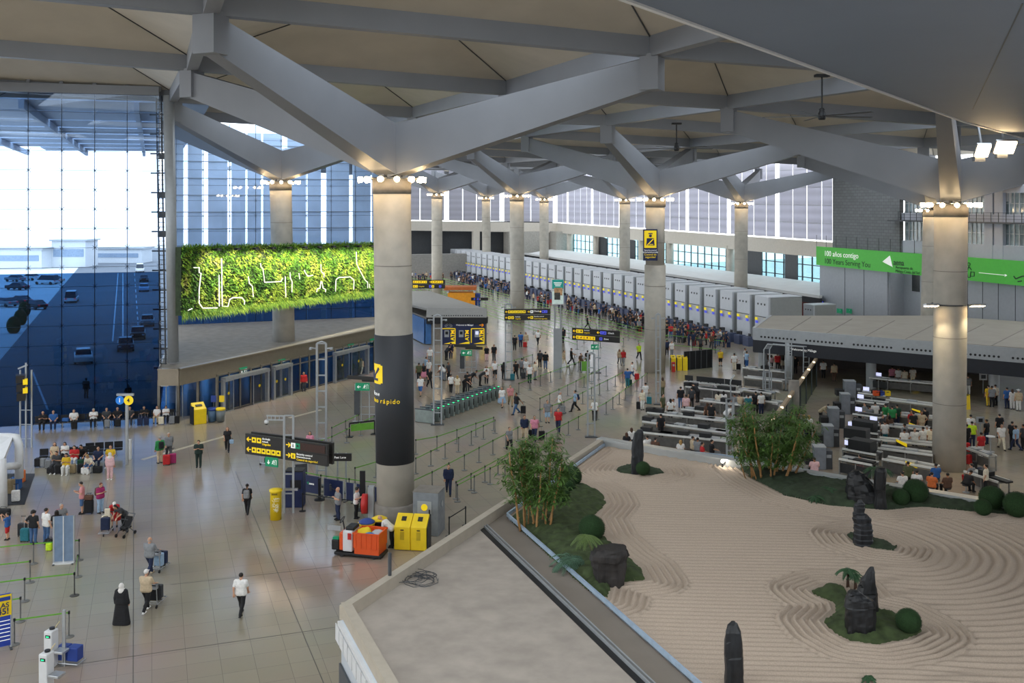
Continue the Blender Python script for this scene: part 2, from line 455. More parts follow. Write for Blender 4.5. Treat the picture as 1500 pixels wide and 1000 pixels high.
# unseen walls and slab added around the viewpoint to hold back daylight
M_block = mat('grey light block wall', '#8f9093', .7, var=.05)
o = MB().box((20, -45, 13), (120, .4, 26)).build('wall_front_light_block', M_block); struct(o)
o = MB().box((-85, 10, 6), (.4, 110, 12)).build('wall_left_light_block', M_block); struct(o)  # unseen, height set by how much daylight enters from the left
o = MB().box((80, 20, 13), (.4, 130, 26)).build('wall_side_light_block', M_block); struct(o)  # unseen, full height to cut daylight from the right
o = MB().box((-45, -20, 26.2), (80, 48, .3)).build('ceiling_rear_light_block', M_panel); struct(o)  # unseen slab, added and trimmed to darken the foreground
# ================================================================ DOOR WALL UNDER THE LEDGE
D0, D1 = F(318, 606), F(558, 541)
M_dark = mat('dark glazing backing', '#1d2a44', .3, var=.2)
M_frame = mat('bronze door frame', '#7d766c', .4, .5)
dd = (D1-D0); du = dd.normalized(); dn = du.cross(K_)
gw = thing_struct('window_4')
MB().box((D0+D1)/2+K_*1.5, (dd.length, .04, 3), du, dn).build('glazing', G_lo, gw)
MB().box((GL1b+D0)/2+K_*1.5, ((D0-GL1b).length, .04, 3), (D0-GL1b).normalized(), dn).build('glazing', G_lo, gw)
mu = MB()
for k in range(19):
    p = D0+dd*k/18; mu.bar(p+dn*.05, p+dn*.05+K_*3.2, .14, .12, dn)
for z in (.1, 2.55, 3.1): mu.bar(D0+K_*z, D1+K_*z, .1, .1)
for k in range(4):
    p = GL1b+(D0-GL1b)*k/3; mu.bar(p, p+K_*3, .2, .2)
mu.build('mullions', M_frame, gw)
def door(n, xa, xb, label):
    ta = (xa-318)/(558-318); 
    a = None
    for k in range(2000):          # walk along the wall until the pixel column is met
        q = D0+dd*k/2000
        x = CX+q.x/q.y*FPX
        if a is None and x >= xa: a = q.copy()
        if x >= xb: b = q.copy(); break
    else: b = D1.copy()
    e = thing_struct('door_%d' % n); o_ = dn*.35
    fr = MB()
    for p in (a, b): fr.bar(p+o_, p+o_+K_*2.75, .22, .3, dn)
    fr.bar(a+o_+K_*2.75, b+o_+K_*2.75, .55, .28); fr.build('door_frame', M_alu, e)
    for s in (.02, .52):
        lf = MB(); p, q = a+(b-a)*(s+.02), a+(b-a)*(s+.44)
        if s > .5 and n == 1: p, q = a+(b-a)*.7, a+(b-a)*.98
        if s < .5 and n == 1: p, q = a+(b-a)*.03, a+(b-a)*.25
        for r_ in (p, q): lf.bar(r_+o_*.6, r_+o_*.6+K_*2.5, .07, .06, dn)
        for z in (.05, 2.5): lf.bar(p+o_*.6+K_*z, q+o_*.6+K_*z, .06, .07)
        l_ = lf.build('door_leaf', M_alu, e)
        MB().box((p+q)/2+o_*.6+K_*1.27, ((q-p).length, .02, 2.4), du, dn).build('door_pane', G_cl, l_)
        MB().tube([(p+q)/2+o_*.6+dn*.02+K_*1.5, (p+q)/2+o_*.6+dn*.03+K_*1.5], .13, 14).build('warning_disc', M_yel, l_)
    return a, b
door(1, 322, 387, ''); door(2, 396, 421, ''); door(3, 486, 534, '')
def flat_sign(parent, c, w_, h_, right, m, name='sign_face', t=.06):
    n = right.cross(K_)
    return MB().box(c, (w_, t, h_), right, n).build(name, m, parent)
def running_man(parent, c, right, s, m, arrow='left'):   # pictogram of an exit sign
    n = right.cross(K_).normalized(); c = c+n*.045
    g = MB(); q = lambda x, z: c+right*x*s+K_*z*s
    sg = -1 if arrow == 'left' else 1
    ax = sg*.55
    if arrow == 'down':
        g.bar(q(-.5, .3), q(-.5, -.15), .12*s, .02, n); g.bar(q(-.72, -.02), q(-.5, -.3), .1*s, .02, n); g.bar(q(-.28, -.02), q(-.5, -.3), .1*s, .02, n)
    else:
        g.bar(q(-.85, 0), q(-.3, 0), .12*s, .02, n); g.bar(q(-.85, 0), q(-.62, .22), .1*s, .02, n); g.bar(q(-.85, 0), q(-.62, -.22), .1*s, .02, n)
    g.ball(q(.42, .3), .08*s, 8, 6); g.bar(q(.4, .2), q(.3, -.05), .12*s, .02, n); g.bar(q(.3, -.05), q(.45, -.3), .09*s, .02, n)
    g.bar(q(.3, -.05), q(.1, -.25), .09*s, .02, n); g.bar(q(.4, .18), q(.18, .08), .07*s, .02, n); g.bar(q(.4, .18), q(.55, .0), .07*s, .02, n)
    for a, b in (((.68, .36), (.68, -.36)), ((.68, .36), (.95, .36)), ((.95, .36), (.95, -.36))): g.bar(q(*a), q(*b), .05*s, .02, n)
    return g.build('pictogram', m, parent)
for k, (x, y, lb) in enumerate(((354, 543, 'green exit sign on the bronze fascia above the left sliding door'), (411, 531, 'green exit sign on the fascia above the double glass door'),
                (512, 508, 'green exit sign on the fascia above the far sliding door'), (544, 500, 'green exit sign on the fascia nearest the wrapped column'))):
    p = F(x, y, 3.55)
    lo, hi = l1.copy(), l2.copy(); t_ = 0
    for q in range(1001):
        c = lo+(hi-lo)*q/1000
        if CX+c.x/c.y*FPX >= x: break
    c.z = 3.6; r_ = (l2-l1).normalized(); c += r_.cross(K_)*.14; c.z = CAMZ-(y-HY)/FPX*c.y
    e = thing('exit_sign', lb, 'sign', c, group='exit signs over the doors')
    flat_sign(e, Vector(), .95, .6, r_, M_green); running_man(e, Vector(), r_, .42, M_signw, 'down')
# ================================================================ FAR WALLS
W0, W1, W2 = Vector((48.9, 148.8, 0)), Vector((11.5, 252, 0)), Vector((-29, 237.3, 0))
M_band = mat('cream concrete band', '#cdc6ba', .7, var=.04)
def transl(name, c):
    m = bpy.data.materials.new(name); m.use_nodes = True; nt = m.node_tree; nt.nodes.remove(nt.nodes['Principled BSDF'])
    out = nt.nodes['Material Output']; a = nt.nodes.new('ShaderNodeBsdfTranslucent'); b = nt.nodes.new('ShaderNodeBsdfDiffuse'); mx = nt.nodes.new('ShaderNodeMixShader')
    tc = nt.nodes.new('ShaderNodeTexCoord'); wv = nt.nodes.new('ShaderNodeTexWave'); wv.bands_direction = 'Z'; wv.inputs['Scale'].default_value = .22; wv.inputs['Distortion'].default_value = .3
    cr = nt.nodes.new('ShaderNodeValToRGB'); cr.color_ramp.elements[0].color = (*[v*.9 for v in srgb(c)], 1); cr.color_ramp.elements[1].color = (*srgb(c), 1)
    nt.links.new(tc.outputs['Object'], wv.inputs[0]); nt.links.new(wv.outputs['Fac'], cr.inputs[0])
    for s in (a, b): nt.links.new(cr.outputs[0], s.inputs[0])
    mx.inputs[0].default_value = .45; nt.links.new(a.outputs[0], mx.inputs[1]); nt.links.new(b.outputs[0], mx.inputs[2]); nt.links.new(mx.outputs[0], out.inputs[0])
    return m
M_tr = transl('frosted wall panels', '#c9c9d2')
def quadz(mb, a, b, za0, za1, zb0, zb1, th=.3):
    d = (b-a).normalized(); n = d.cross(K_)*th/2
    mb.hexa([a-n+K_*za0, b-n+K_*zb0, b+n+K_*zb0, a+n+K_*za0, a-n+K_*za1, b-n+K_*zb1, b+n+K_*zb1, a+n+K_*za1])
def lerp(a, b, t): return a+(b-a)*t
def frosted(n, a, b, za, zb, h, count, gap_every, gap=.5):
    e = thing_struct('window_%d' % n); pn = MB(); fr = MB()
    for k in range(count):
        g = .32 if k % gap_every == 0 else .03
        t0, t1 = (k+g)/count, (k+1-.02)/count
        quadz(pn, lerp(a, b, t0), lerp(a, b, t1), lerp(za, zb, t0)+.25, lerp(za, zb, t0)+h, lerp(za, zb, t1)+.25, lerp(za, zb, t1)+h, .06)
        for q in range(1, 5): fr.bar(lerp(a, b, t0)+K_*(lerp(za, zb, t0)+h*q/5), lerp(a, b, t1)+K_*(lerp(za, zb, t1)+h*q/5), .1, .06)
    pn.build('frosted_pane', M_tr, e); fr.build('glazing_bar', M_lgrey, e)
frosted(6, W0, W1, 11.1, 12.0, 14, 30, 4)
frosted(7, W1, W2, 12.05, 12.9, 14, 12, 4)
bm_ = MB(); quadz(bm_, W0, W1, 8.7, 11.1, 9.6, 12.0, 1.0); struct(bm_.build('wall_back', M_band))
bm_ = MB(); quadz(bm_, W1, W2, 9.6, 12.05, 10.6, 12.9, 1.0); struct(bm_.build('wall_end', M_band))
# lower glazing of the back wall with pillars
e = thing_struct('window_8'); fr = MB(); pi_ = MB(); dk = MB()
G_aq = glass('aqua glass', (.62, .8, .85), .06)
q = MB(); quadz(q, W0+I_*1.2, W1+I_*1.2, 0, 8.8, 0, 9.8, .05); q.build('lower_glazing', G_aq, e)
for k in range(45):
    p = lerp(W0, W1, k/44)+I_*1.1; fr.bar(p, p+K_*9.6, .22, .2)
for z in (5.2, 7.2): fr.bar(W0+I_*1.1+K_*z, W1+I_*1.1+K_*(z+.8), .12, .14)
fr.build('mullions', M_dgrey, e)
for t in (.02, .27, .47, .58, .79, .93): pi_.tube([lerp(W0, W1, t)+I_*.2, lerp(W0, W1, t)+I_*.2+K_*9.5], .75, 16)
pi_.build('pillar', M_conc, e, True)
for t0, t1 in ((.19, .235), (.62, .66), (.75, .79), (.1, .13)): quadz(dk, lerp(W0, W1, t0)+I_*.9, lerp(W0, W1, t1)+I_*.9, 0, 9, 0, 9.6, .2)
dk.build('dark_panel', M_dgrey, e)
# recess of the end wall
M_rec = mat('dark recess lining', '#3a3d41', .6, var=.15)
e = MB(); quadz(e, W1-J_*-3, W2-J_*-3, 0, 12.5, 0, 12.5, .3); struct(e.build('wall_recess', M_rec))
e = MB()
for x in (697, 747, 640):
    for k in range(400):
        p = lerp(W1, W2, k/400)
        if CX+p.x/p.y*FPX <= x: break
    e.box(p+K_*5.2, (1.7, 1.2, 10.4), I_, J_)
struct(e.build('trim_30', M_band))
e = MB(); p = P(772, 330, 249); e.box((p.x-1, p.y, 5), (9, 4, 10), I_, J_); e.box((12.5, 250, 5), (5, 5, 10), I_, J_); struct(e.build('wall_lobby', mat('pale lobby wall', '#a8a49c', .6)))
e = MB(); p = P(664, 330, 230); e.box((p.x-8, p.y, 2.6), (26, 3, 5.2), I_, J_); struct(e.build('wall_low', mat('grey low partition', '#8f8d88', .6)))
# outside ground behind the windows so that the horizon reads as a pale apron
struct(MB().prism([(54, 150), (250, 150), (250, 420), (16, 258)], -.4, -.05).build('floor_apron', mat('pale apron', '#b9bcbc', .8)))
# ================================================================ RIGHT-HAND OFFICE WALL
B0 = Vector((43.9, 140.5, 0)); bd = -J_
def B(x):        # point of the wall line under pixel column x
    k = (x-CX)/FPX; t = (k*B0.y-B0.x)/(bd.x-k*bd.y); return B0+bd*t
def Bz(x, y): p = B(x); return CAMZ-(y-HY)/FPX*p.y
bn = bd.cross(K_)*-1; bn = -I_
M_brick = mat('grey fine brick', '#77797a', .8, var=.1, scale=9, bump=.1)
def brick_mat():
    m = M_brick; nt = m.node_tree; b = nt.nodes['Principled BSDF']
    tc = nt.nodes.new('ShaderNodeTexCoord'); mp = nt.nodes.new('ShaderNodeMapping'); mp.inputs['Rotation'].default_value = (R(90), 0, R(90))
    mp.vector_type = 'TEXTURE'
    br = nt.nodes.new('ShaderNodeTexBrick'); br.inputs['Scale'].default_value = 1; br.inputs['Brick Width'].default_value = .8; br.inputs['Row Height'].default_value = .4; br.inputs['Mortar Size'].default_value = .03
    br.inputs['Color1'].default_value = (*srgb('#7d8082'), 1); br.inputs['Color2'].default_value = (*srgb('#75787a'), 1); br.inputs['Mortar'].default_value = (*srgb('#66686a'), 1)
    nt.links.new(tc.outputs['Object'], mp.inputs[0]); nt.links.new(mp.outputs[0], br.inputs[0]); nt.links.new(br.outputs['Color'], b.inputs['Base Color'])
brick_mat()
q = MB(); quadz(q, B(1218)+I_*.5, B(1316)+I_*.5, 9, 25, 9, 25, .6); struct(q.build('wall_right', M_brick))
q = MB(); quadz(q, W0, B(1218)+I_*.5, 0, 25, 0, 25, .4); struct(q.build('wall_return', M_brick))
M_cp = mat('pale grey cladding', '#a3a8af', .5, var=.04)
q = MB(); quadz(q, B(1203), B(1302), 0, 9, 0, 9, .5); quadz(q, B(1290)+I_*2.5, B(1420)+I_*2.5, 0, 9.5, 0, 9.5, .5); quadz(q, B(1350), B(1620), 0, 9, 0, 9, .5); quadz(q, B(1302), B(1302)+I_*4, 0, 9.2, 0, 9.2, .4); quadz(q, B(1203), W0+J_*.5, 0, 9, 0, 9, .3)
struct(q.build('wall_cladding', M_cp))
q = MB()
for x in (1240, 1268, 1420, 1442, 1465, 1490): p = B(x)-I_*.27; q.bar(p, p+K_*8.5, .06, .03, I_)
struct(q.build('trim_31', M_dgrey))
# dark window in the setback
q = MB(); p0, p1 = B(1316)+I_*2.2, B(1346)+I_*2.2; quadz(q, p0, p1, 5.8, 8.4, 5.8, 8.4, .1); struct(q.build('window_9', mat('dark window pane', '#34383a', .2)))
# upper facade: two storeys of windows with white bands
M_facw = mat('white facade bands', '#b9bdc9', .5, var=.03)
fa = thing_struct('window_10'); bands = MB(); pan = MB(); mu = MB(); blinds = MB()
za, zb, zc, zd, ze = 12.3, 15.0, 15.9, 18.2, 19.6
quadz(bands, B(1316)+I_*.8, B(1640)+I_*.8, zb-.2, zc-.1, zb-.2, zc-.1, .6); quadz(bands, B(1316)+I_*.8, B(1640)+I_*.8, zd, zd+4, zd, zd+4, .6); quadz(bands, B(1316)+I_*.8, B(1640)+I_*.8, 9, za, 9, za, .6)
for x in (1443, 1458, 1520, 1535, 1600):
    p = B(x)+I_*.7; bands.bar(p+K_*9, p+K_*20, 1.2, .5, I_)
bands.build('facade_band', M_facw, fa)
quadz(pan, B(1316)+I_*1.2, B(1640)+I_*1.2, za, zd, za, zd, .08)
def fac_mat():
    m = mat('office glazing with painted reflections', '#93a3a8', .12, 0, var=.45, scale=.9, spec=.8)  # pane colour brightened to stand in for bluish reflections
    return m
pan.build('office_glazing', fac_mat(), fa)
for k in range(46):
    p = lerp(B(1316), B(1640), k/45)+I_*1.1; mu.bar(p+K_*za, p+K_*zd, .1, .1, I_)
for z in (za+1.3, zc+1.1): mu.bar(B(1316)+I_*1.1+K_*z, B(1640)+I_*1.1+K_*z, .06, .06)
mu.build('mullions', M_white, fa)
for k in range(70):
    if random.random() < .75:
        t0 = (k+.1)/70; p, q_ = lerp(B(1316), B(1640), t0)+I_*1.12, lerp(B(1316), B(1640), t0+.011)+I_*1.12
        z = za if random.random() < .6 else zc; h = random.uniform(.7, 2)
        quadz(blinds, p, q_, zc-.9-h*.2 if z == za else zd-h, zb-.2 if z == za else zd, zc-.9-h*.2 if z == za else zd-h, zb-.2 if z == za else zd, .05)
blinds.build('roller_blind', M_white, fa)
rl = MB()
for z in (zb+.25, zb+.6, zb+.95): rl.bar(B(1316)+K_*z, B(1640)+K_*z, .04, .04)
for k in range(30): p = lerp(B(1316), B(1640), k/29); rl.bar(p+K_*(zb-.2), p+K_*(zb+1), .06, .06)
quadz(rl, B(1308)-I_*.1, B(1640)-I_*.1, zb-.25, zb-.1, zb-.25, zb-.1, 1.6)
rl.build('balcony_rail', M_dgrey, fa)
# green anniversary banner
M_ban = mat('banner green', '#54b948', .6, var=.03, emit=.12)
M_ink = mat('dark ink', '#26402c', .6)
bo = B(1203)-I_*.8; ban = thing('banner', 'long green banner reading 100 años contigo along the grey right wall', 'banner', bo)
p0, p1 = B(1203)-I_*.8, B(1640)-I_*.8
z0a, z0b = CAMZ-(387.5-HY)/FPX*B(1203).y, CAMZ-(360.5-HY)/FPX*B(1203).y
z1a, z1b = CAMZ-(417.6-HY)/FPX*B(1500).y, CAMZ-(381.6-HY)/FPX*B(1500).y
sl_a = (z1a-z0a)/(B(1500)-B(1203)).length; sl_b = (z1b-z0b)/(B(1500)-B(1203)).length; L_ = (p1-p0).length
q = MB(); quadz(q, p0-bo, p1-bo, z0a, z0b, z0a+sl_a*L_, z0b+sl_b*L_, .12); q.build('banner_sheet', M_ban, ban)
hk = MB()
for k in range(14): t = k/13*.6; p = lerp(p0, p1, t)-bo; z = z0b+sl_b*L_*t; hk.bar(p+K_*z, p+K_*(z+1.6), .05, .05)
hk.build('hanger', M_dgrey, ban)
def bt(s, x, y, px, m, bold=0):
    p = B(x)-I_*.9-bo; z = CAMZ-(y-HY)/FPX*B(x).y
    dr = (bd+K_*(sl_a+sl_b)/2).normalized()
    text(s, px/FPX*B(x).y*1.25, m, ban, (p.x, p.y, z), dr, K_, bold=bold)
bt('100 años contigo', 1215, 371, 8.6, M_signw); bt('100 Years Serving You', 1215, 382, 8.6, M_ink)
bt('aena', 1317, 384, 9.5, M_ink, .01); bt('Aeropuerto de', 1320, 391, 4.6, M_ink); bt('Málaga-Costa del Sol', 1320, 396.5, 4.6, M_ink)
lg = MB(); q_ = lambda x, y: (lambda p: Vector((p.x, p.y, CAMZ-(y-HY)/FPX*B(x).y)))(B(x)-I_*.9-bo)
for tri in (((1312, 374), (1301, 383), (1310, 384)), ((1312, 374), (1310, 384), (1316, 391)), ((1310, 384), (1302, 383.5), (1315, 390))):
    v = [q_(*t) for t in tri]; lg.add(v+[x+I_*-.03 for x in v], [(0, 1, 2), (5, 4, 3), (0, 3, 4, 1), (1, 4, 5, 2), (2, 5, 3, 0)])
lg.build('logo', M_signw, ban)
tv = MB()      # traveller, arrow and plane outline
for a_, b_ in (((1428, 390), (1425, 397)), ((1425, 397), (1427, 406)), ((1427, 406), (1430, 406)), ((1430, 406), (1431, 397)), ((1428, 390), (1432, 395)), ((1432, 398), (1436, 398)), ((1436, 398), (1436, 404)), ((1436, 404), (1431, 404))): tv.bar(q_(*a_), q_(*b_), .08, .05, I_)
tv.tube([q_(1428+2*math.cos(a), 386.5+2.2*math.sin(a)) for a in [i*.5236 for i in range(13)]], .04, 5)
for a_, b_ in (((1497, 408), (1507, 404)), ((1497, 408), (1494, 404)), ((1500, 412), (1506, 411)), ((1507, 404), (1512, 404))): tv.bar(q_(*a_), q_(*b_), .12, .05, I_)
tv.build('pictogram', M_ink, ban)
ar = MB(); ar.bar(q_(1443, 399), q_(1484, 403), .06, .05, I_); ar.bar(q_(1481, 401.5), q_(1484, 403), .06, .05, I_); ar.bar(q_(1481, 404.5), q_(1484, 403), .06, .05, I_); ar.build('arrow', M_signw, ban)
# ================================================================ LONG KIOSK IN FRONT OF THE BACK WALL
k0, k1 = Vector((43.2, 138.5, 0)), Vector((3.0, 232, 0))
e = thing('retail_block', 'long low white roofed shop block with dark fascia under the back windows', 'building', k0)
M_roofw = mat('white flat roofing', '#cfd0cf', .6, var=.05, scale=.6)
M_maroon = mat('maroon shopfront', '#6b2326', .5)
W0k, W1k = W0-I_*1, W1-I_*1
q = MB(); zz = [3.7, 4.7, 5.3, 5.0]; vv = [v-k0 for v in (k0, W0k, W1k, k1)]; q.hexa([v+K_*z for v, z in zip(vv, zz)]+[v+K_*(z+.2) for v, z in zip(vv, zz)]); q.build('roof', M_roofw, e)
q = MB(); quadz(q, Vector(), k1-k0, 3.75, 4.15, 5.05, 5.45, .5); q.build('parapet', M_roofw, e)
q = MB(); quadz(q, I_*.1, k1-k0+I_*.1, 2.9, 3.75, 3.9, 5.05, .3); q.build('fascia', mat('dark fascia', '#23262e', .5), e)
q = MB(); quadz(q, I_*1.2, k1-k0+I_*1.2, 0, 3.0, 0, 4.0, .3); q.build('shopfront', M_maroon, e)
# ================================================================ LARGE FLAT-ROOF BLOCK AT THE RIGHT
c = [Vector((23.2, 95, 0)), Vector((49, 77.5, 0)), Vector((62, 92, 0)), Vector((45, 105.6, 0)), Vector((27.6, 105.6, 0))]
e = thing('food_hall', 'flat roofed block with perforated grey fascia and black sign band, right', 'building', c[0])
def cc(v): return v-c[0]
M_rf = mat('grey roof felt', '#a29b90', .85, var=.06, scale=.5)
q = MB(); q.prism([(cc(v).x, cc(v).y) for v in c], 4.85, 5.05); q.build('roof', M_rf, e)
q = MB(); out = (c[1]-c[0]).normalized().cross(K_)
quadz(q, cc(c[0])+out*.0, cc(c[1])+out*.0, 3.95, 5.1, 3.75, 4.95, .25); quadz(q, cc(c[4]), cc(c[0]), 4.0, 5.1, 4.0, 5.1, .25); q.build('fascia', M_lgrey, e)
q = MB(); quadz(q, cc(c[0])-out*.05, cc(c[1])-out*.05, 2.75, 3.95, 2.55, 3.75, .25); quadz(q, cc(c[4])+I_*.05, cc(c[0])+I_*.05, 2.8, 4.0, 2.8, 4.0, .25); q.build('sign_band', M_navy if False else mat('black sign band', '#161a24', .45), e)
q = MB(); du_ = (c[1]-c[0]).normalized(); Lf = (c[1]-c[0]).length
for k in range(86):
    if k % 12 in (10, 11): continue
    p = cc(c[0])+du_*(.8+k*.36)+out*.13+K_*(4.3-.2*k/86); q.tube([p, p+out*.03], .1, 10)
q.build('vent_hole', M_black, e)
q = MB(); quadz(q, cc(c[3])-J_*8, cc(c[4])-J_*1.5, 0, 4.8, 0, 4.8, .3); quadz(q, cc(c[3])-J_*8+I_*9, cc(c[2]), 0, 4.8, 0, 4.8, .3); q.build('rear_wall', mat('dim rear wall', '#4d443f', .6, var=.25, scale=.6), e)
q = MB()
for k in (0, .33, .66, 1): p = lerp(cc(c[0]), cc(c[1]), k)-out*2.5; q.tube([p, p+K_*4.8], .45, 20)
q.build('column', M_lgrey, e)
text('Welcome to Málaga', .3, M_signw, e, cc(c[0])+du_*3.6+out*.1+K_*3.35, du_, K_)
seam = MB()
for k in range(1, 9): seam.bar(cc(lerp(c[0], c[1], k/9))+K_*5.06, cc(lerp(c[4], c[2], k/9))+K_*5.06, .06, .03)
seam.build('roof_seam', M_concd, e)
# ================================================================ SHOP ROOF WITH THE ZEN GARDEN
PZ, RZ, SZ = 4.6, 4.2, 4.25
pw, pn, pe_ = F(500, 885, PZ), F(880, 641, PZ), F(1490, 738, PZ)
pe = pn+(pe_-pn)*1.45; ps = pw+(F(565, 1000, PZ)-pw).normalized()*14
M_screed = mat('stained screed', '#aca297', .85, var=.13, scale=1.3, bump=.1)
M_walk = mat('brown grey walkway', '#857b70', .7, var=.08, scale=.8)
foot = [(v.x, v.y) for v in (pw, pn, pe, Vector((30, 8, 0)), ps)]
ins = lambda p, q, d: (q-p).normalized().cross(K_)*d
struct(MB().prism(foot, 0.02, RZ).build('wall_shop', mat('white shop wall', '#c3cad2', .4, var=.03)))
# screed roof, walkway, channel, sand bed as thin layers
ca, cb = F(700, 764, RZ), F(948, 1002, RZ); wa, wb = F(743, 758, SZ), F(1016, 1001, SZ)
cb2 = ca+(cb-ca)*1.25; wb2 = wa+(wb-wa)*1.3
sc = [pw+Vector((.2, -.2, 0)), F(690, 764, RZ), ca, cb2, ps]
struct(MB().prism([(v.x, v.y) for v in sc], RZ, RZ+.02).build('floor_screed', M_screed))
cn = F(886, 654, SZ); ce = F(1060, 671, SZ); ce2 = F(1500, 751, SZ); ce3 = ce2+(ce2-ce)*.35
wk = [ca, F(690, 764, RZ), pn, pe, ce3, ce2, ce, cn, wa, wb2, cb2]
struct(MB().prism([(v.x, v.y) for v in wk], RZ, RZ+.03).build('floor_walkway', M_walk))
ch = MB(); pd = (cb2-ca).normalized(); ps_ = pd.cross(K_)
ch.bar(ca+K_*.02+ps_*.15, cb2+K_*.02+ps_*.15, .2, .05); struct(ch.build('trim_40', M_black))
ch = MB(); ch.bar(ca+K_*.05-ps_*.0, cb2+K_*.05-ps_*.0, .05, .12); ch.bar(ca+K_*.05-ps_*.14, cb2+K_*.05-ps_*.14, .05, .1); struct(ch.build('trim_41', M_lgrey))
# parapets
M_cap = mat('stone parapet cap', '#b4aa9a', .7, var=.06)
pr = MB()
for p, q in ((pw, pn), (pw, ps)):
    n_ = ins(p, q, .16)*(1 if (p, q) == (pw, pn) else -1)
    pr.bar(p+n_-K_*(.2 if q is pn else .206)-(q-p).normalized()*.12, q+n_-K_*(.2 if q is pn else .206), .3, .44)
struct(pr.build('trim_42', M_cap))
pr = MB(); n_ = ins(pn, pe, .2); pr.bar(pn+n_-K_*.28, pe+n_-K_*.28, .34, .5); pr.bar(pn+n_+K_*.0, pe+n_+K_*.0, .5, .1)
struct(pr.build('trim_43', mat('pale metal coping', '#c4c8c8', .3, .4, var=.03)))
pr = MB(); n2 = ins(pw, ps, -.03)
for k in range(24):
    p = pw+(ps-pw)*(.0+k/24.)
    pr.box(p-n2*4-K_*.9, (.03, .5, .5), n2.normalized(), (ps-pw).normalized())
pr.bar(pw-n2*2-K_*.55, ps-n2*2-K_*.55, .12, .12); struct(pr.build('trim_44', M_white))
pr = MB(); pr.bar(pw-n2*1.5-K_*3, ps-n2*1.5-K_*3, .06, 2.4); struct(pr.build('trim_45', M_dgrey))
# pale edging strip
eg = MB()
for p, q in ((wa, wb2), (wa, cn), (cn, ce), (ce, ce2)): eg.bar(p+K_*.13, q+K_*.13, .07, .14)
struct(eg.build('trim_46', mat('pale edging', '#b9cfe6', .35, .3)))
# ---------------------------------------------------------------- raked sand
ISL = {
 'i1': [(788+112*0, 688), (900, 690), (905, 684), (925, 681), (950, 683), (972, 688), (976, 694), (955, 698), (930, 697), (908, 694)],
 'i2': [(743, 760), (800, 812), (855, 862), (893, 882), (900, 857), (953, 852), (940, 830), (919, 816), (886, 786), (873, 759), (892, 738), (886, 724), (862, 711), (846, 709), (825, 700)],
 'i3': [(1078, 685), (1101, 703), (1147, 727), (1212, 742), (1260, 746), (1298, 749), (1350, 744), (1423, 751), (1510, 758), (1560, 766), (1560, 762), (1500, 753), (1300, 714), (1085, 677)],
 'i4': [(1237, 784), (1255, 781), (1290, 789), (1318, 802), (1312, 809), (1282, 806), (1248, 796)],
 'i5': [(1183, 866), (1208, 857), (1236, 858), (1262, 888), (1284, 892), (1312, 898), (1352, 920), (1358, 927), (1332, 940), (1288, 947), (1244, 943), (1216, 928), (1202, 912), (1220, 896), (1216, 884), (1196, 876)],
}
ISL['i1'] = ISL['i1'][1:]
IW = {k: np.array([F(x, y, SZ)[:2] for x, y in v]) for k, v in ISL.items()}
def seg_dist(px, py, poly, closed=True):
    d = np.full(px.shape, 1e9); n = len(poly)
    for i in range(n if closed else n-1):
        a, b = poly[i], poly[(i+1) % n]; ab = b-a; L = (ab**2).sum()+1e-9
        t = np.clip(((px-a[0])*ab[0]+(py-a[1])*ab[1])/L, 0, 1)
        d = np.minimum(d, np.hypot(px-a[0]-t*ab[0], py-a[1]-t*ab[1]))
    return d
def in_poly(px, py, poly):
    r = np.zeros(px.shape, bool); n = len(poly)
    for i in range(n):
        a, b = poly[i], poly[(i+1) % n]
        c = ((a[1] > py) != (b[1] > py)) & (px < (b[0]-a[0])*(py-a[1])/(b[1]-a[1]+1e-12)+a[0]); r ^= c
    return r
sand_poly = np.array([(v.x, v.y) for v in (wa, cn, ce, ce2, ce3, Vector((22, 18, 0)), wb2)])
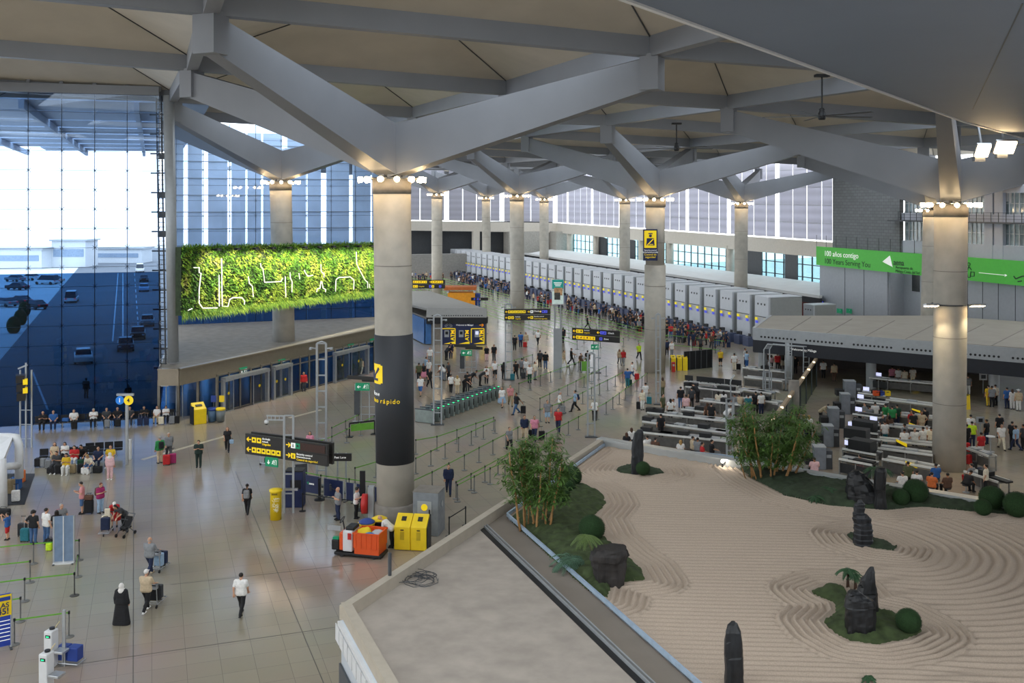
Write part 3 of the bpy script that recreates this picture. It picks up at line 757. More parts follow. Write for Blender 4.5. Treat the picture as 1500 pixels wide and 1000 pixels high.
def make_sand():
    x0, x1, y0, y1 = -1.0, 23.5, 23.5, 54.5; st = .047
    xs = np.arange(x0, x1, st); ys = np.arange(y0, y1, st); X, Y = np.meshgrid(xs, ys)
    dmin = np.full(X.shape, 1e9)
    for k, p in IW.items():
        d = seg_dist(X, Y, p)
        d = np.where(in_poly(X, Y, p), 0, d)
        if k == 'i4': d4 = d.copy()
        dmin = np.minimum(dmin, d)
    db = seg_dist(X, Y, sand_poly[:5], False)
    lam = .235
    dm = np.minimum(dmin, db+.55)
    wob = .35*np.sin(X*.32+.5)+.25*np.sin(Y*.21+X*.11)
    base = Y+.10*X+wob*.5
    fan = d4*.9
    wf = 1/(1+np.exp(-(X-13.6-(Y-40)*.1)*1.3))
    hb = np.sin(2*np.pi*base/.3)*(1-wf)+1.6*np.sin(2*np.pi*fan/.36)*wf
    wd = 1.3
    wt = 1/(1+np.exp((dm-wd)*16))
    hc = np.sin(2*np.pi*dm/lam)
    h = (hb*.034*(1-wt)+hc*.055*wt)
    g = np.random.RandomState(3).rand(*X.shape)
    h += (g-.5)*.008
    ok = in_poly(X, Y, sand_poly)
    ny, nx = X.shape; idx = -np.ones(X.shape, int)
    face = ok[:-1, :-1] & ok[1:, :-1] & ok[:-1, 1:] & ok[1:, 1:]
    use = np.zeros(X.shape, bool); use[:-1, :-1] |= face; use[1:, :-1] |= face; use[:-1, 1:] |= face; use[1:, 1:] |= face
    idx[use] = np.arange(use.sum())
    V = np.stack([X[use], Y[use], SZ+.03+h[use]], 1)
    a = idx[:-1, :-1][face]; b = idx[:-1, 1:][face]; c = idx[1:, 1:][face]; d = idx[1:, :-1][face]
    Fc = np.stack([a, b, c, d], 1)
    me = bpy.data.meshes.new('raked_sand'); me.vertices.add(len(V)); me.vertices.foreach_set('co', V.ravel())
    me.loops.add(Fc.size); me.loops.foreach_set('vertex_index', Fc.ravel().astype(np.int32))
    me.polygons.add(len(Fc)); me.polygons.foreach_set('loop_start', np.arange(0, Fc.size, 4, dtype=np.int32)); me.polygons.foreach_set('loop_total', np.full(len(Fc), 4, np.int32))
    me.polygons.foreach_set('use_smooth', np.ones(len(Fc), bool)); me.update(); me.validate()
    o = link('raked_sand', me, mat('pale raked sand', '#bcaa98', .9, var=.12, scale=30))
    tag(o, 'pale sand of the zen garden raked into curving furrows', 'sand', kind='stuff')
make_sand()
# ---------------------------------------------------------------- moss islands
M_moss = mat('moss', '#3f4c2b', .95, var=.35, scale=3.5, bump=.4)
M_mossd = mat('dark moss', '#36432f', .95, var=.3, scale=3.5, bump=.4)
def moss(key, label, m, top=.28):
    poly = IW[key]; x0, y0 = poly.min(0)-.3; x1, y1 = poly.max(0)+.3; st = max(.07, (x1-x0)/150)
    X, Y = np.meshgrid(np.arange(x0, x1, st), np.arange(y0, y1, st))
    d = np.where(in_poly(X, Y, poly), 1, -1)*seg_dist(X, Y, poly)
    rs = np.random.RandomState(5)
    wr = np.array([mnoise.fractal(Vector((x*1.3, y*1.3, 7)), 1, 2, 4) for x, y in zip(X.ravel(), Y.ravel())]).reshape(X.shape)
    d2 = d-.1+wr*.07
    h = np.where(d2 > 0, top*(1-np.exp(-np.maximum(d2, 0)*2.2)), -.12)+np.where(d2 > 0, (np.abs(wr)*.16+(rs.rand(*X.shape)-.5)*.03), 0)
    ok = d2 > -.09; face = ok[:-1, :-1] & ok[1:, :-1] & ok[:-1, 1:] & ok[1:, 1:]
    idx = -np.ones(X.shape, int); use = np.zeros(X.shape, bool)
    use[:-1, :-1] |= face; use[1:, :-1] |= face; use[:-1, 1:] |= face; use[1:, 1:] |= face
    idx[use] = np.arange(use.sum()); V = np.stack([X[use], Y[use], SZ+.03+h[use]], 1)
    Fc = np.stack([idx[:-1, :-1][face], idx[:-1, 1:][face], idx[1:, 1:][face], idx[1:, :-1][face]], 1)
    me = bpy.data.meshes.new('moss'); me.from_pydata(V.tolist(), [], Fc.tolist()); me.polygons.foreach_set('use_smooth', np.ones(len(Fc), bool))
    tag(link('moss_island', me, m), label, 'moss bed')
moss('i1', 'small round moss island around the tall thin rock at the garden end', M_mossd, .2)
moss('i2', 'long moss bed along the left walkway with bamboo and cut rock', M_moss, .3)
moss('i3', 'long dark moss strip along the far coping under bamboo and bushes', M_mossd, .3)
moss('i4', 'narrow moss island at the foot of the stacked layered rock', M_mossd, .18)
moss('i5', 'curving moss island with two black rocks, palm and round bush', M_moss, .3)
# ---------------------------------------------------------------- rocks
M_rock = mat('black slate rock', '#18191b', .45, var=.7, scale=3, bump=.8, stretch=(2.5, 2.5, .5))
M_rockg = mat('grey slate rock', '#26282c', .5, var=.6, scale=3, bump=.8, stretch=(2.5, 2.5, .6))
M_rockb = mat('brown black rock', '#2b2725', .7, var=.5, scale=3, bump=.9, stretch=(2.5, 2.5, .5))
def rock(xl, xr, yt, yb, label, m, prof, depth=.8, seed=0, strat=0, lean=0, base=SZ+.1):
    # prof: list of (height fraction, half-width fraction, x offset fraction)
    f = F((xl+xr)/2, yb, base); s = ppm(yb, base); W_, H_ = (xr-xl)/s, (yb-yt)/s
    n = 22; vs = []; rows = 40
    hs_ = [p[0] for p in prof]
    for r in range(rows+1):
        t = r/rows; w_ = np.interp(t, hs_, [p[1] for p in prof])*W_/2; ox = np.interp(t, hs_, [p[2] for p in prof])*W_
        for i in range(n):
            a = 2*math.pi*i/n; ca_, sa_ = math.cos(a), math.sin(a)
            sq = 1/max(abs(ca_), abs(sa_))**.55          # squarish plan
            v = Vector((ca_*w_*sq+ox, sa_*w_*depth*sq, t*H_))
            nv = v*2.3+Vector((seed*7.3, seed, 0))
            k = mnoise.fractal(Vector((nv.x, nv.y, nv.z*.55)), 1, 2, 4)*.16+ mnoise.cell(Vector((nv.x*1.5, nv.y*1.5, nv.z*.5)))*.1
            if strat: k += .13*((t*strat+seed*.3) % 1-.5)
            v.x += ca_*k*W_*.55; v.y += sa_*k*W_*.55*depth
            if t < .97: v.z += mnoise.noise(nv*1.3)*.05*H_*t
            vs.append(v)
    fs = [(k*n+i, k*n+(i+1) % n, (k+1)*n+(i+1) % n, (k+1)*n+i) for k in range(rows) for i in range(n)]
    fs += [tuple(range(n))[::-1], tuple(rows*n+i for i in range(n))]
    mb = MB(); mb.add(vs, fs); o = mb.build('garden_rock', m); o.location = f-K_*.12; o.rotation_euler.z = lean
    tag(o, label, 'rock'); return o
mono = [(0, 1, 0), (.5, .95, .0), (.8, .8, .03), (.95, .5, .05), (1, .25, .05)]
rock(925, 943, 625, 692, 'tall thin black rock standing at the far garden end', M_rockg, [(0, 1, 0), (.7, .9, .02), (.93, .75, .05), (1, .3, .18)], .6, 1)
rock(867, 919, 796, 851, 'broad dark cut boulder on the left moss bed beside the fern', M_rockb, [(0, .85, 0), (.5, .95, .0), (.85, .95, .05), (1, .75, .12)], .8, 2)
rock(1241, 1290, 684, 735, 'largest craggy black rock leaning on the far moss strip', M_rock, [(0, 1, .05), (.35, .95, .0), (.7, .6, -.12), (.9, .42, -.2), (1, .2, -.22)], .7, 3)
rock(1281, 1300, 680, 742, 'slim black rock pillar right of the craggy rock on the far strip', M_rock, [(0, 1, 0), (.6, .85, -.08), (.9, .85, -.05), (1, .5, 0)], .8, 4)
rock(1250, 1276, 727, 795, 'layered dark rock on the narrow moss island in mid garden', M_rockg, [(0, 1, .05), (.4, 1, .03), (.62, .9, -.02), (.74, .5, -.18), (.9, .5, -.15), (1, .25, -.15)], .75, 5, strat=9)
rock(1254, 1287, 824, 905, 'tall pointed black rock behind the palm island boulder', M_rock, [(0, .9, 0), (.45, .85, 0), (.75, .65, .07), (.92, .42, .14), (1, .12, .22)], .65, 6)
rock(1238, 1280, 858, 926, 'grey topped black boulder in front on the palm island', M_rock, [(0, 1, 0), (.6, 1, 0), (.82, .9, -.02), (.95, .45, -.12), (1, .2, -.15)], .7, 7)
rock(1061, 1088, 903, 1003, 'black pointed standing rock cut off by the bottom of the picture', M_rock, [(0, 1, 0), (.6, .98, 0), (.85, .85, -.02), (.95, .55, -.04), (1, .25, -.02)], .8, 8)
# ---------------------------------------------------------------- clipped bushes
M_bush = mat('clipped box foliage', '#24401c', .9, var=.45, scale=14, bump=.5)
def bush_mesh():
    rs = random.Random(4); mb = MB(); mb.ball((0, 0, .72), (.93, .93, .9), 28, 18)
    for k in range(3800):
        z = rs.uniform(-.75, 1); a = rs.uniform(0, 6.283); q = math.sqrt(1-z*z); n_ = Vector((q*math.cos(a), q*math.sin(a), z))
        c = Vector((0, 0, .72))+Vector((n_.x*.97, n_.y*.97, n_.z*.94)); t_ = n_.cross(Vector((rs.random(), rs.random(), rs.random()))).normalized(); u = n_.cross(t_)
        d_ = (t_+n_*rs.uniform(.0, .7)).normalized(); s = rs.uniform(.025, .05)
        mb.add([c-u*s*.5, c+d_*s*1.2, c+u*s*.5, c-d_*s*.3], [(0, 1, 2, 3)])
    return mb.mesh('box_ball')
BUSH = bush_mesh()
for x, yc, r_, lab in ((942, 687, 11, 'small round clipped bush at the foot of the tall thin rock'), (836, 699, 17, 'round clipped bush farthest of three behind the left bamboo'),
        (829, 712, 15, 'round clipped bush, middle of three behind the left bamboo'), (819, 727, 17, 'round clipped bush nearest of three behind the left bamboo'),
        (867, 775, 20, 'round clipped bush above the fern and cut boulder'), (1320, 729, 13, 'smaller round bush right of the craggy far rocks'),
        (1341, 721, 19, 'larger round bush right of the craggy far rocks'), (1453, 731, 19, 'large round bush on the far strip left of the frame edge'),
        (1440, 744, 13, 'small round bush in front of the large one at far right'), (1490, 741, 20, 'round bush cut by the right frame edge'), (1331, 911, 19, 'round clipped bush on the palm island')):
    f = F(x, yc+r_*.62, SZ+.15); s = ppm(yc+r_*.62, SZ+.15); o = link('clipped_bush', BUSH, M_bush if not BUSH.materials else None); o.location = f; o.scale = (r_/s,)*3; o.rotation_euler.z = x
    tag(o, lab, 'bush')
# ---------------------------------------------------------------- bamboo, palms, fern
M_cane = mat('bamboo cane', '#a97f4f', .6, var=.25, scale=3); M_leaf = mat('bamboo leaf', '#4f6f2e', .6, var=.4, scale=5); M_palm = mat('palm leaf', '#2f5230', .55, var=.3, scale=5)
M_fern = mat('fern leaf', '#4f7058', .6, var=.3, scale=5); M_trunk = mat('brown trunk', '#4a3428', .8, var=.3)
def leaf(mb, c, d, up, L, w_):
    d = d.normalized(); s = d.cross(up);
    if s.length < .01: s = d.cross(Vector((1, 0, 0)))
    s.normalize(); n_ = s.cross(d)
    mb.add([c, c+d*L*.45+s*w_, c+d*L-n_*L*.12, c+d*L*.45-s*w_, c+d*L*.45+n_*w_*.3], [(0, 1, 4), (1, 2, 4), (2, 3, 4), (3, 0, 4)])
def bamboo(name, label, f, canes, H_, spread, seed, lean=Vector()):
    rs = random.Random(seed); t = thing('bamboo_clump', label, 'bamboo', f); lv = MB()
    for k in range(canes):
        a = rs.uniform(0, 6.28); b0 = Vector((math.cos(a), math.sin(a)*.6, 0))*rs.uniform(.05, spread*.45); h = H_*rs.uniform(.65, 1)
        tip = b0+Vector((math.cos(a)*rs.uniform(.1, .5)*spread, math.sin(a)*rs.uniform(.1, .5)*spread, h))+lean*rs.random()
        pts = [b0+(tip-b0)*(q/6)+Vector((math.sin(q*1.7+k), math.cos(q*1.3+k), 0))*.03 for q in range(7)]
        c = MB(); rad = rs.uniform(.028, .055); c.tube(pts, [rad*(1-.6*q/6) for q in range(7)], 7)
        for q in range(1, 12):
            p = b0+(tip-b0)*q/12; c.tube([p-K_*.012, p+K_*.012], rad*1.12*(1-.05*q), 7)
        c.build('cane', M_cane, t, True)
        for q in range(40):
            u = rs.uniform(.33, 1.03); p = b0+(tip-b0)*u; a2 = rs.uniform(0, 6.28); bd_ = Vector((math.cos(a2), math.sin(a2), rs.uniform(-.1, .6))); bl = rs.uniform(.2, .75)*(1.25-u*.5)
            e_ = p+bd_*bl
            for w_ in range(9):
                p2 = p+(e_-p)*rs.uniform(.35, 1.05); a3 = rs.uniform(0, 6.28)
                leaf(lv, p2, Vector((math.cos(a3), math.sin(a3), rs.uniform(-.7, .35))), K_, rs.uniform(.2, .42), rs.uniform(.024, .045))
    lv.build('foliage', M_leaf, t); return t
f = F(785, 776, SZ); s = ppm(776, SZ)
bamboo('b', 'tall bamboo clump on the left moss bed by the hall floor', f, 11, 148/s, 1.5, 3, Vector((.4, 0, 0)))
f = F(1126, 702, SZ); s = ppm(702, SZ)
bamboo('b', 'wide bamboo clump on the far strip before the security lanes', f, 22, 106/s, 2.5, 8)
def palm(label, f, trunk, frond, n, seed, m=None, rise=.5, lean=0.0):
    rs = random.Random(seed); t = thing('palm', label, 'palm', f); tp = Vector((lean, 0, trunk))
    MB().tube([Vector(), Vector((lean*.3, 0, trunk*.5)), tp], [.06, .045, .035], 8).build('trunk', M_trunk, t, True)
    lv = MB()
    for k in range(n):
        a = 2*math.pi*k/n+rs.uniform(-.2, .2); r0 = rs.uniform(.2, 1.0)*rise; p = tp.copy(); d = Vector((math.cos(a), math.sin(a), r0)).normalized(); pts = [p.copy()]
        for q in range(7): d.z -= .2; d.normalize(); p = p+d*frond/7; pts.append(p.copy())
        lv.tube(pts, [.012]*7+[.004], 4)
        for q in range(1, 8):
            for sgn in (-1, 1):
                for o_ in (0, .5):
                    c = pts[q]+(pts[max(0, q-1)]-pts[q])*o_; dd_ = (pts[q]-pts[q-1]).normalized(); sd = dd_.cross(K_).normalized()*sgn
                    leaf(lv, c, sd+dd_*.7-K_*.25, K_, frond*.34*(1.1-q/9), .018)
    lv.build('fronds', m or M_palm, t); return t
f = F(1242, 862, SZ); s = ppm(862, SZ); palm('small palm on the island beside the pointed black rock', f, 28/s, 20/s, 15, 1)
f = F(1253, 864, SZ); palm('smallest palm right against the pointed black rock', f, 22/s, 15/s, 12, 2)
f = F(1286, 733, SZ); s = ppm(733, SZ); palm('palm rising between the two craggy far rocks', f, 48/s, 24/s, 18, 3)
f = F(1226, 728, SZ); palm('leaning dwarf palm left of the craggy far rock', f, 14/s, 20/s, 9, 4, lean=-.35)
f = F(1196, 736, SZ); palm('low dwarf palm at the front of the far moss strip', f, 9/s, 16/s, 10, 5)
f = F(1186, 716, SZ); palm('low dwarf palm beside the far bamboo clump', f, 8/s, 18/s, 10, 6)
f = F(845, 832, SZ); s = ppm(832, SZ)
palm('feathery blue green fern left of the cut boulder', f, 14/s, 38/s, 20, 7, M_fern, .7, -.2)
f = F(878, 848, SZ); t = palm('brown stemmed cycad in front of the cut boulder', f, 62/s, 27/s, 16, 8, mat('cycad leaf', '#5b7038', .6, var=.3), .35, -.45)
# small spike plant at the bottom edge and garden spotlights
f = F(1272, 998, SZ); palm('tiny green sprout in the sand at the bottom edge', f, .12, .3, 7, 9)
def garden_spot(x, y, label):
    f = F(x, y+5, SZ); t = thing('garden_spotlight', label, 'spotlight', f, group='garden spotlights')
    MB().tube([(0, 0, 0), (0, 0, .22)], .025, 8).build('stake', M_black, t)
    MB().tube([(0, .06, .26), (0, -.06, .3)], [.07, .09], 14).build('housing', M_black, t)
    MB().tube([(0, -.062, .3), (0, -.075, .302)], .08, 14).build('lens', M_spot, t)
    l = bpy.data.lights.new('garden_spotlight', 'POINT'); l.energy = 14; l.color = (1, .9, .75); l.shadow_soft_size = .06
    lo_ = bpy.data.objects.new('bulb', l); COL.objects.link(lo_); lo_.parent = t; lo_.location = (0, -.16, .34)
garden_spot(1058, 679, 'lit garden spotlight in the sand at the far coping'); garden_spot(1300, 714, 'lit garden spotlight beside the slim black rock pillar')
# tangle of cable and short post on the screed
f = F(610, 850, RZ+.03); s = ppm(850, RZ); rs = random.Random(2); cb_ = MB()
for k in range(9):
    c = Vector((rs.uniform(-.4, .4), rs.uniform(-.5, .5), 0)); r_ = rs.uniform(.25, .6); n = 22
    cb_.tube([c+Vector((r_*math.cos(i*6.283/n*1.1)*rs.uniform(.9, 1.1), r_*math.sin(i*6.283/n*1.1)*rs.uniform(.9, 1.1), .02+.012*k)) for i in range(n)], .011, 5)
o = cb_.build('cable_tangle', M_dgrey); o.location = f; tag(o, 'tangled coil of thin dark cable on the bare screed roof', 'cable')
f = F(571, 860, RZ+.02); t = thing('pipe_stub', 'dark upright pipe stub at the inner face of the stone parapet', 'pipe', f)
MB().tube([(0, 0, 0), (0, 0, 1.15)], .06, 12).build('pipe', M_dgrey, t); MB().tube([(0, 0, 0), (.15, 0, .1)], .05, 10).build('elbow', M_alu, t); MB().tube([(0, 0, .3), (0, 0, .36)], .08, 12).build('clamp', M_alu, t)
f = F(840, 672, RZ+.03); o = MB().tube([(0, 0, 0), (0, 0, .015)], .35, 24).build('drain_cover', M_dgrey); o.location = f; tag(o, 'round drain cover in the walkway by the garden corner', 'drain')
# ================================================================ PEOPLE
def capsule(mb, a, ra, b, rb, n=10):
    a, b = Vector(a), Vector(b)
    L = (b-a).length; k = max(2, int(L/(min(ra, rb)*.55))+1)
    if L > 1e-5: mb.tube([a, b], [ra, rb], n)
    mb.ball(a, ra, n, 7); mb.ball(b, rb, n, 7)
def blob(name, mb, voxel, smooth=2, extra=None):
    me = mb.mesh('tmp'); o = bpy.data.objects.new('tmp', me); COL.objects.link(o)
    m = o.modifiers.new('r', 'REMESH'); m.mode = 'VOXEL'; m.voxel_size = voxel; m.use_smooth_shade = True
    if smooth: s = o.modifiers.new('s', 'SMOOTH'); s.iterations = smooth; s.factor = .5
    dg = bpy.context.evaluated_depsgraph_get(); r = bpy.data.meshes.new_from_object(o.evaluated_get(dg)); r.name = name
    bpy.data.objects.remove(o); bpy.data.meshes.remove(me)
    r.polygons.foreach_set('use_smooth', [True]*len(r.polygons))
    return r
V = Vector
def pose_joints(pose, fem=False):
    j = {}
    sh = .175 if fem else .2; hp = .10 if fem else .09
    pel = V((0, 0, .93)); lean = V((0, 0, 0)); hips = {s: V((s*hp, 0, .9)) for s in (-1, 1)}
    kn = {s: V((s*.095, -.015, .5)) for s in (-1, 1)}; an = {s: V((s*.10, .02, .08)) for s in (-1, 1)}
    chest = V((0, .0, 1.28)); sho = {s: V((s*sh, .01, 1.42)) for s in (-1, 1)}
    el = {s: V((s*(sh+.05), .03, 1.14)) for s in (-1, 1)}; wr = {s: V((s*(sh+.055), -.05, .90)) for s in (-1, 1)}
    fing = {s: V((0, -.1, -1)) for s in (-1, 1)}; hd = V((0, -.01, 1.63)); look = V((0, -1, 0))
    if pose in ('walk', 'walkb', 'pull', 'push'):
        f = 1 if pose != 'walkb' else -1
        an[f] = V((f*.08, -.30, .09)); kn[f] = V((f*.085, -.20, .50)); an[-f] = V((-f*.08, .33, .16)); kn[-f] = V((-f*.085, .04, .50))
        el[f] = V((f*(sh+.04), .12, 1.16)); wr[f] = V((f*(sh+.03), .12, .92)); el[-f] = V((-f*(sh+.04), -.04, 1.15)); wr[-f] = V((-f*(sh), -.2, .96))
        hd.y = -.03
    if pose == 'pull': el[1] = V((sh+.06, .16, 1.17)); wr[1] = V((sh+.08, .34, .98)); fing[1] = V((0, .3, -1))
    if pose == 'push':
        for s in (-1, 1): el[s] = V((s*(sh+.05), -.1, 1.17)); wr[s] = V((s*(sh), -.36, 1.07)); fing[s] = V((0, -1, -.2))
    if pose in ('phone', 'sitphone'):
        for s in (-1, 1): el[s] = V((s*(sh+.04), -.02, 1.15)); wr[s] = V((s*.09, -.27, 1.22)); fing[s] = V((-s*.4, -.6, .6))
        look = V((0, -1, -.45)); hd = V((0, -.05, 1.62))
    if pose == 'camera':
        for s in (-1, 1): el[s] = V((s*(sh+.07), -.16, 1.33)); wr[s] = V((s*.12, -.3, 1.55)); fing[s] = V((-s*.5, -.3, .8))
    if pose == 'cross':
        for s in (-1, 1): el[s] = V((s*(sh+.05), -.06, 1.15)); wr[s] = V((-s*.08, -.2, 1.19+s*.03)); fing[s] = V((-s, .1, .1))
    if pose == 'hip':
        el[1] = V((sh+.18, .08, 1.18)); wr[1] = V((.2, -.04, 1.0)); fing[1] = V((-.6, -.6, -.5))
    if pose.startswith('sit'):
        dz = V((0, 0, -.46))
        hips = {s: V((s*hp, .0, .5)) for s in (-1, 1)}; kn = {s: V((s*.13, -.42, .5)) for s in (-1, 1)}; an = {s: V((s*.12, -.40, .08)) for s in (-1, 1)}
        pel = V((0, 0, .53)); chest = chest+dz*.92; sho = {s: v+dz*.92 for s, v in sho.items()}; el = {s: v+dz*.92 for s, v in el.items()}; wr = {s: v+dz*.92 for s, v in wr.items()}; hd = hd+dz*.92
        if pose == 'sit':
            for s in (-1, 1): el[s] = V((s*(sh+.06), -.05, .74)); wr[s] = V((s*.13, -.3, .64)); fing[s] = V((0, -1, -.2))
    if pose in ('lean', 'sitlean'):
        a = R(48 if pose == 'lean' else 30); M = Matrix.Rotation(a, 3, 'X'); o_ = pel
        for d in (sho, el, wr):
            for s in d: d[s] = o_+M@(d[s]-o_)
        chest = o_+M@(chest-o_); hd = o_+M@(hd-o_)+V((0, -.02, .02)); look = V((0, -.8, -.6))
        for s in (-1, 1): wr[s] = sho[s]+V((-s*.03, -.22, -.42)); el[s] = sho[s]+V((s*.05, -.03, -.27)); fing[s] = V((0, -.5, -.8))
    j.update(pel=pel, hips=hips, kn=kn, an=an, chest=chest, sho=sho, el=el, wr=wr, fing=fing, hd=hd, look=look.normalized(), sh=sh)
    return j
def torso(mb, j, g, fem, lo=0.0):
    a, c = j['pel'], (j['sho'][-1]+j['sho'][1])/2
    prof = [(lo, .10, .125), (.2, .095, .12), (.4, .075 if fem else .085, .105 if fem else .115), (.62, .09 if fem else .10, .115), (.8, .11 if fem else .125, .115), (.95, j['sh']-.05, .085), (1.0, j['sh']-.02, .062)]
    ts = np.linspace(lo, 1, 12)
    for t in ts:
        hw = np.interp(t, [p[0] for p in prof], [p[1] for p in prof]); r = np.interp(t, [p[0] for p in prof], [p[2] for p in prof])
        p = a.lerp(c, t)
        if t > .5 and fem: p = p+V((0, -.015, 0))
        capsule(mb, p-V((hw, 0, 0)), r+g, p+V((hw, 0, 0)), r+g, 10)
def hand(mb, w, d, s):
    d = d.normalized(); sd = d.cross(K_)
    if sd.length < .1: sd = V((1, 0, 0))*1
    sd.normalize(); up = sd.cross(d)
    palm = w+d*.08
    capsule(mb, w+sd*.018, .024, palm+sd*.024, .02, 8); capsule(mb, w-sd*.018, .024, palm-sd*.024, .02, 8)
    for k, (o_, L) in enumerate(((-.034, .06), (-.012, .08), (.012, .085), (.034, .07))):
        b = palm+sd*o_*1.1; m_ = b+d*L*.55+up*.004; e = m_+(d*.8-up*.6*1).normalized()*L*.5
        capsule(mb, b, .0105, m_, .0095, 6); capsule(mb, m_, .0095, e, .0085, 6)
    t0 = w+d*.03-sd*.03; t1 = t0-sd*.035+d*.03; capsule(mb, t0, .014, t1, .012, 6); capsule(mb, t1, .012, t1+d*.035, .010, 6)
def head_axes(j):
    f = j['look']; x = V((1, 0, 0)); u = x.cross(f)*-1; u = (u if u.z > 0 else -u)
    return x, f, u
def ell(mb, c, r, x, f, u, n=14, m=10):
    k = len(mb.v); mb.ball((0, 0, 0), 1, n, m); 
    for i in range(k, len(mb.v)):
        v = mb.v[i]; mb.v[i] = tuple(c+x*v[0]*r[0]+f*v[1]*r[1]+u*v[2]*r[2])
def body_mesh(pose, fem):
    j = pose_joints(pose, fem); mb = MB(); torso(mb, j, 0, fem); x, f, u = head_axes(j); h = j['hd']
    nk = (j['sho'][-1]+j['sho'][1])/2
    capsule(mb, nk+V((0, 0, .0)), .062, h-u*.07-f*.015, .055)
    ell(mb, h+u*.03-f*.012, (.076, .096, .095), x, f, u); ell(mb, h-u*.04+f*.018, (.058, .07, .078), x, f, u)
    capsule(mb, h+f*.088+u*.02, .010, h+f*.105-u*.022, .015, 8); capsule(mb, h+f*.083-u*.052-x*.018, .011, h+f*.083-u*.052+x*.018, .011, 8)
    for s in (-1, 1):
        ell(mb, h+x*s*.079+u*.0, (.014, .022, .032), x, f, u, 8, 6); capsule(mb, h+f*.077+u*.043+x*s*.015, .013, h+f*.068+u*.042+x*s*.05, .012, 6)
        capsule(mb, j['sho'][s], .058, j['el'][s], .042); capsule(mb, j['el'][s], .042, j['wr'][s], .027); hand(mb, j['wr'][s], j['fing'][s], s)
        capsule(mb, j['hips'][s], .088, j['kn'][s], .055); capsule(mb, j['kn'][s], .055, j['kn'][s].lerp(j['an'][s], .35)+V((0, .02, 0)), .055); capsule(mb, j['kn'][s].lerp(j['an'][s], .35)+V((0, .02, 0)), .052, j['an'][s], .036)
        capsule(mb, j['an'][s]+V((0, .02, -.035)), .035, j['an'][s]+V((0, -.13, -.05)), .03)
    me = blob('person_body', mb, .0105, 1)
    e = MB()
    for s in (-1, 1): ell(e, h+x*s*.032+f*.076+u*.022, (.012, .011, .009), x, f, u, 8, 6)
    bm = bmesh.new(); bm.from_mesh(me); n0 = len(bm.faces); t = e.mesh('t'); bm.from_mesh(t); bm.faces.ensure_lookup_table()
    for q in bm.faces[n0:]: q.material_index = 1
    bm.to_mesh(me); bm.free(); bpy.data.meshes.remove(t); return me
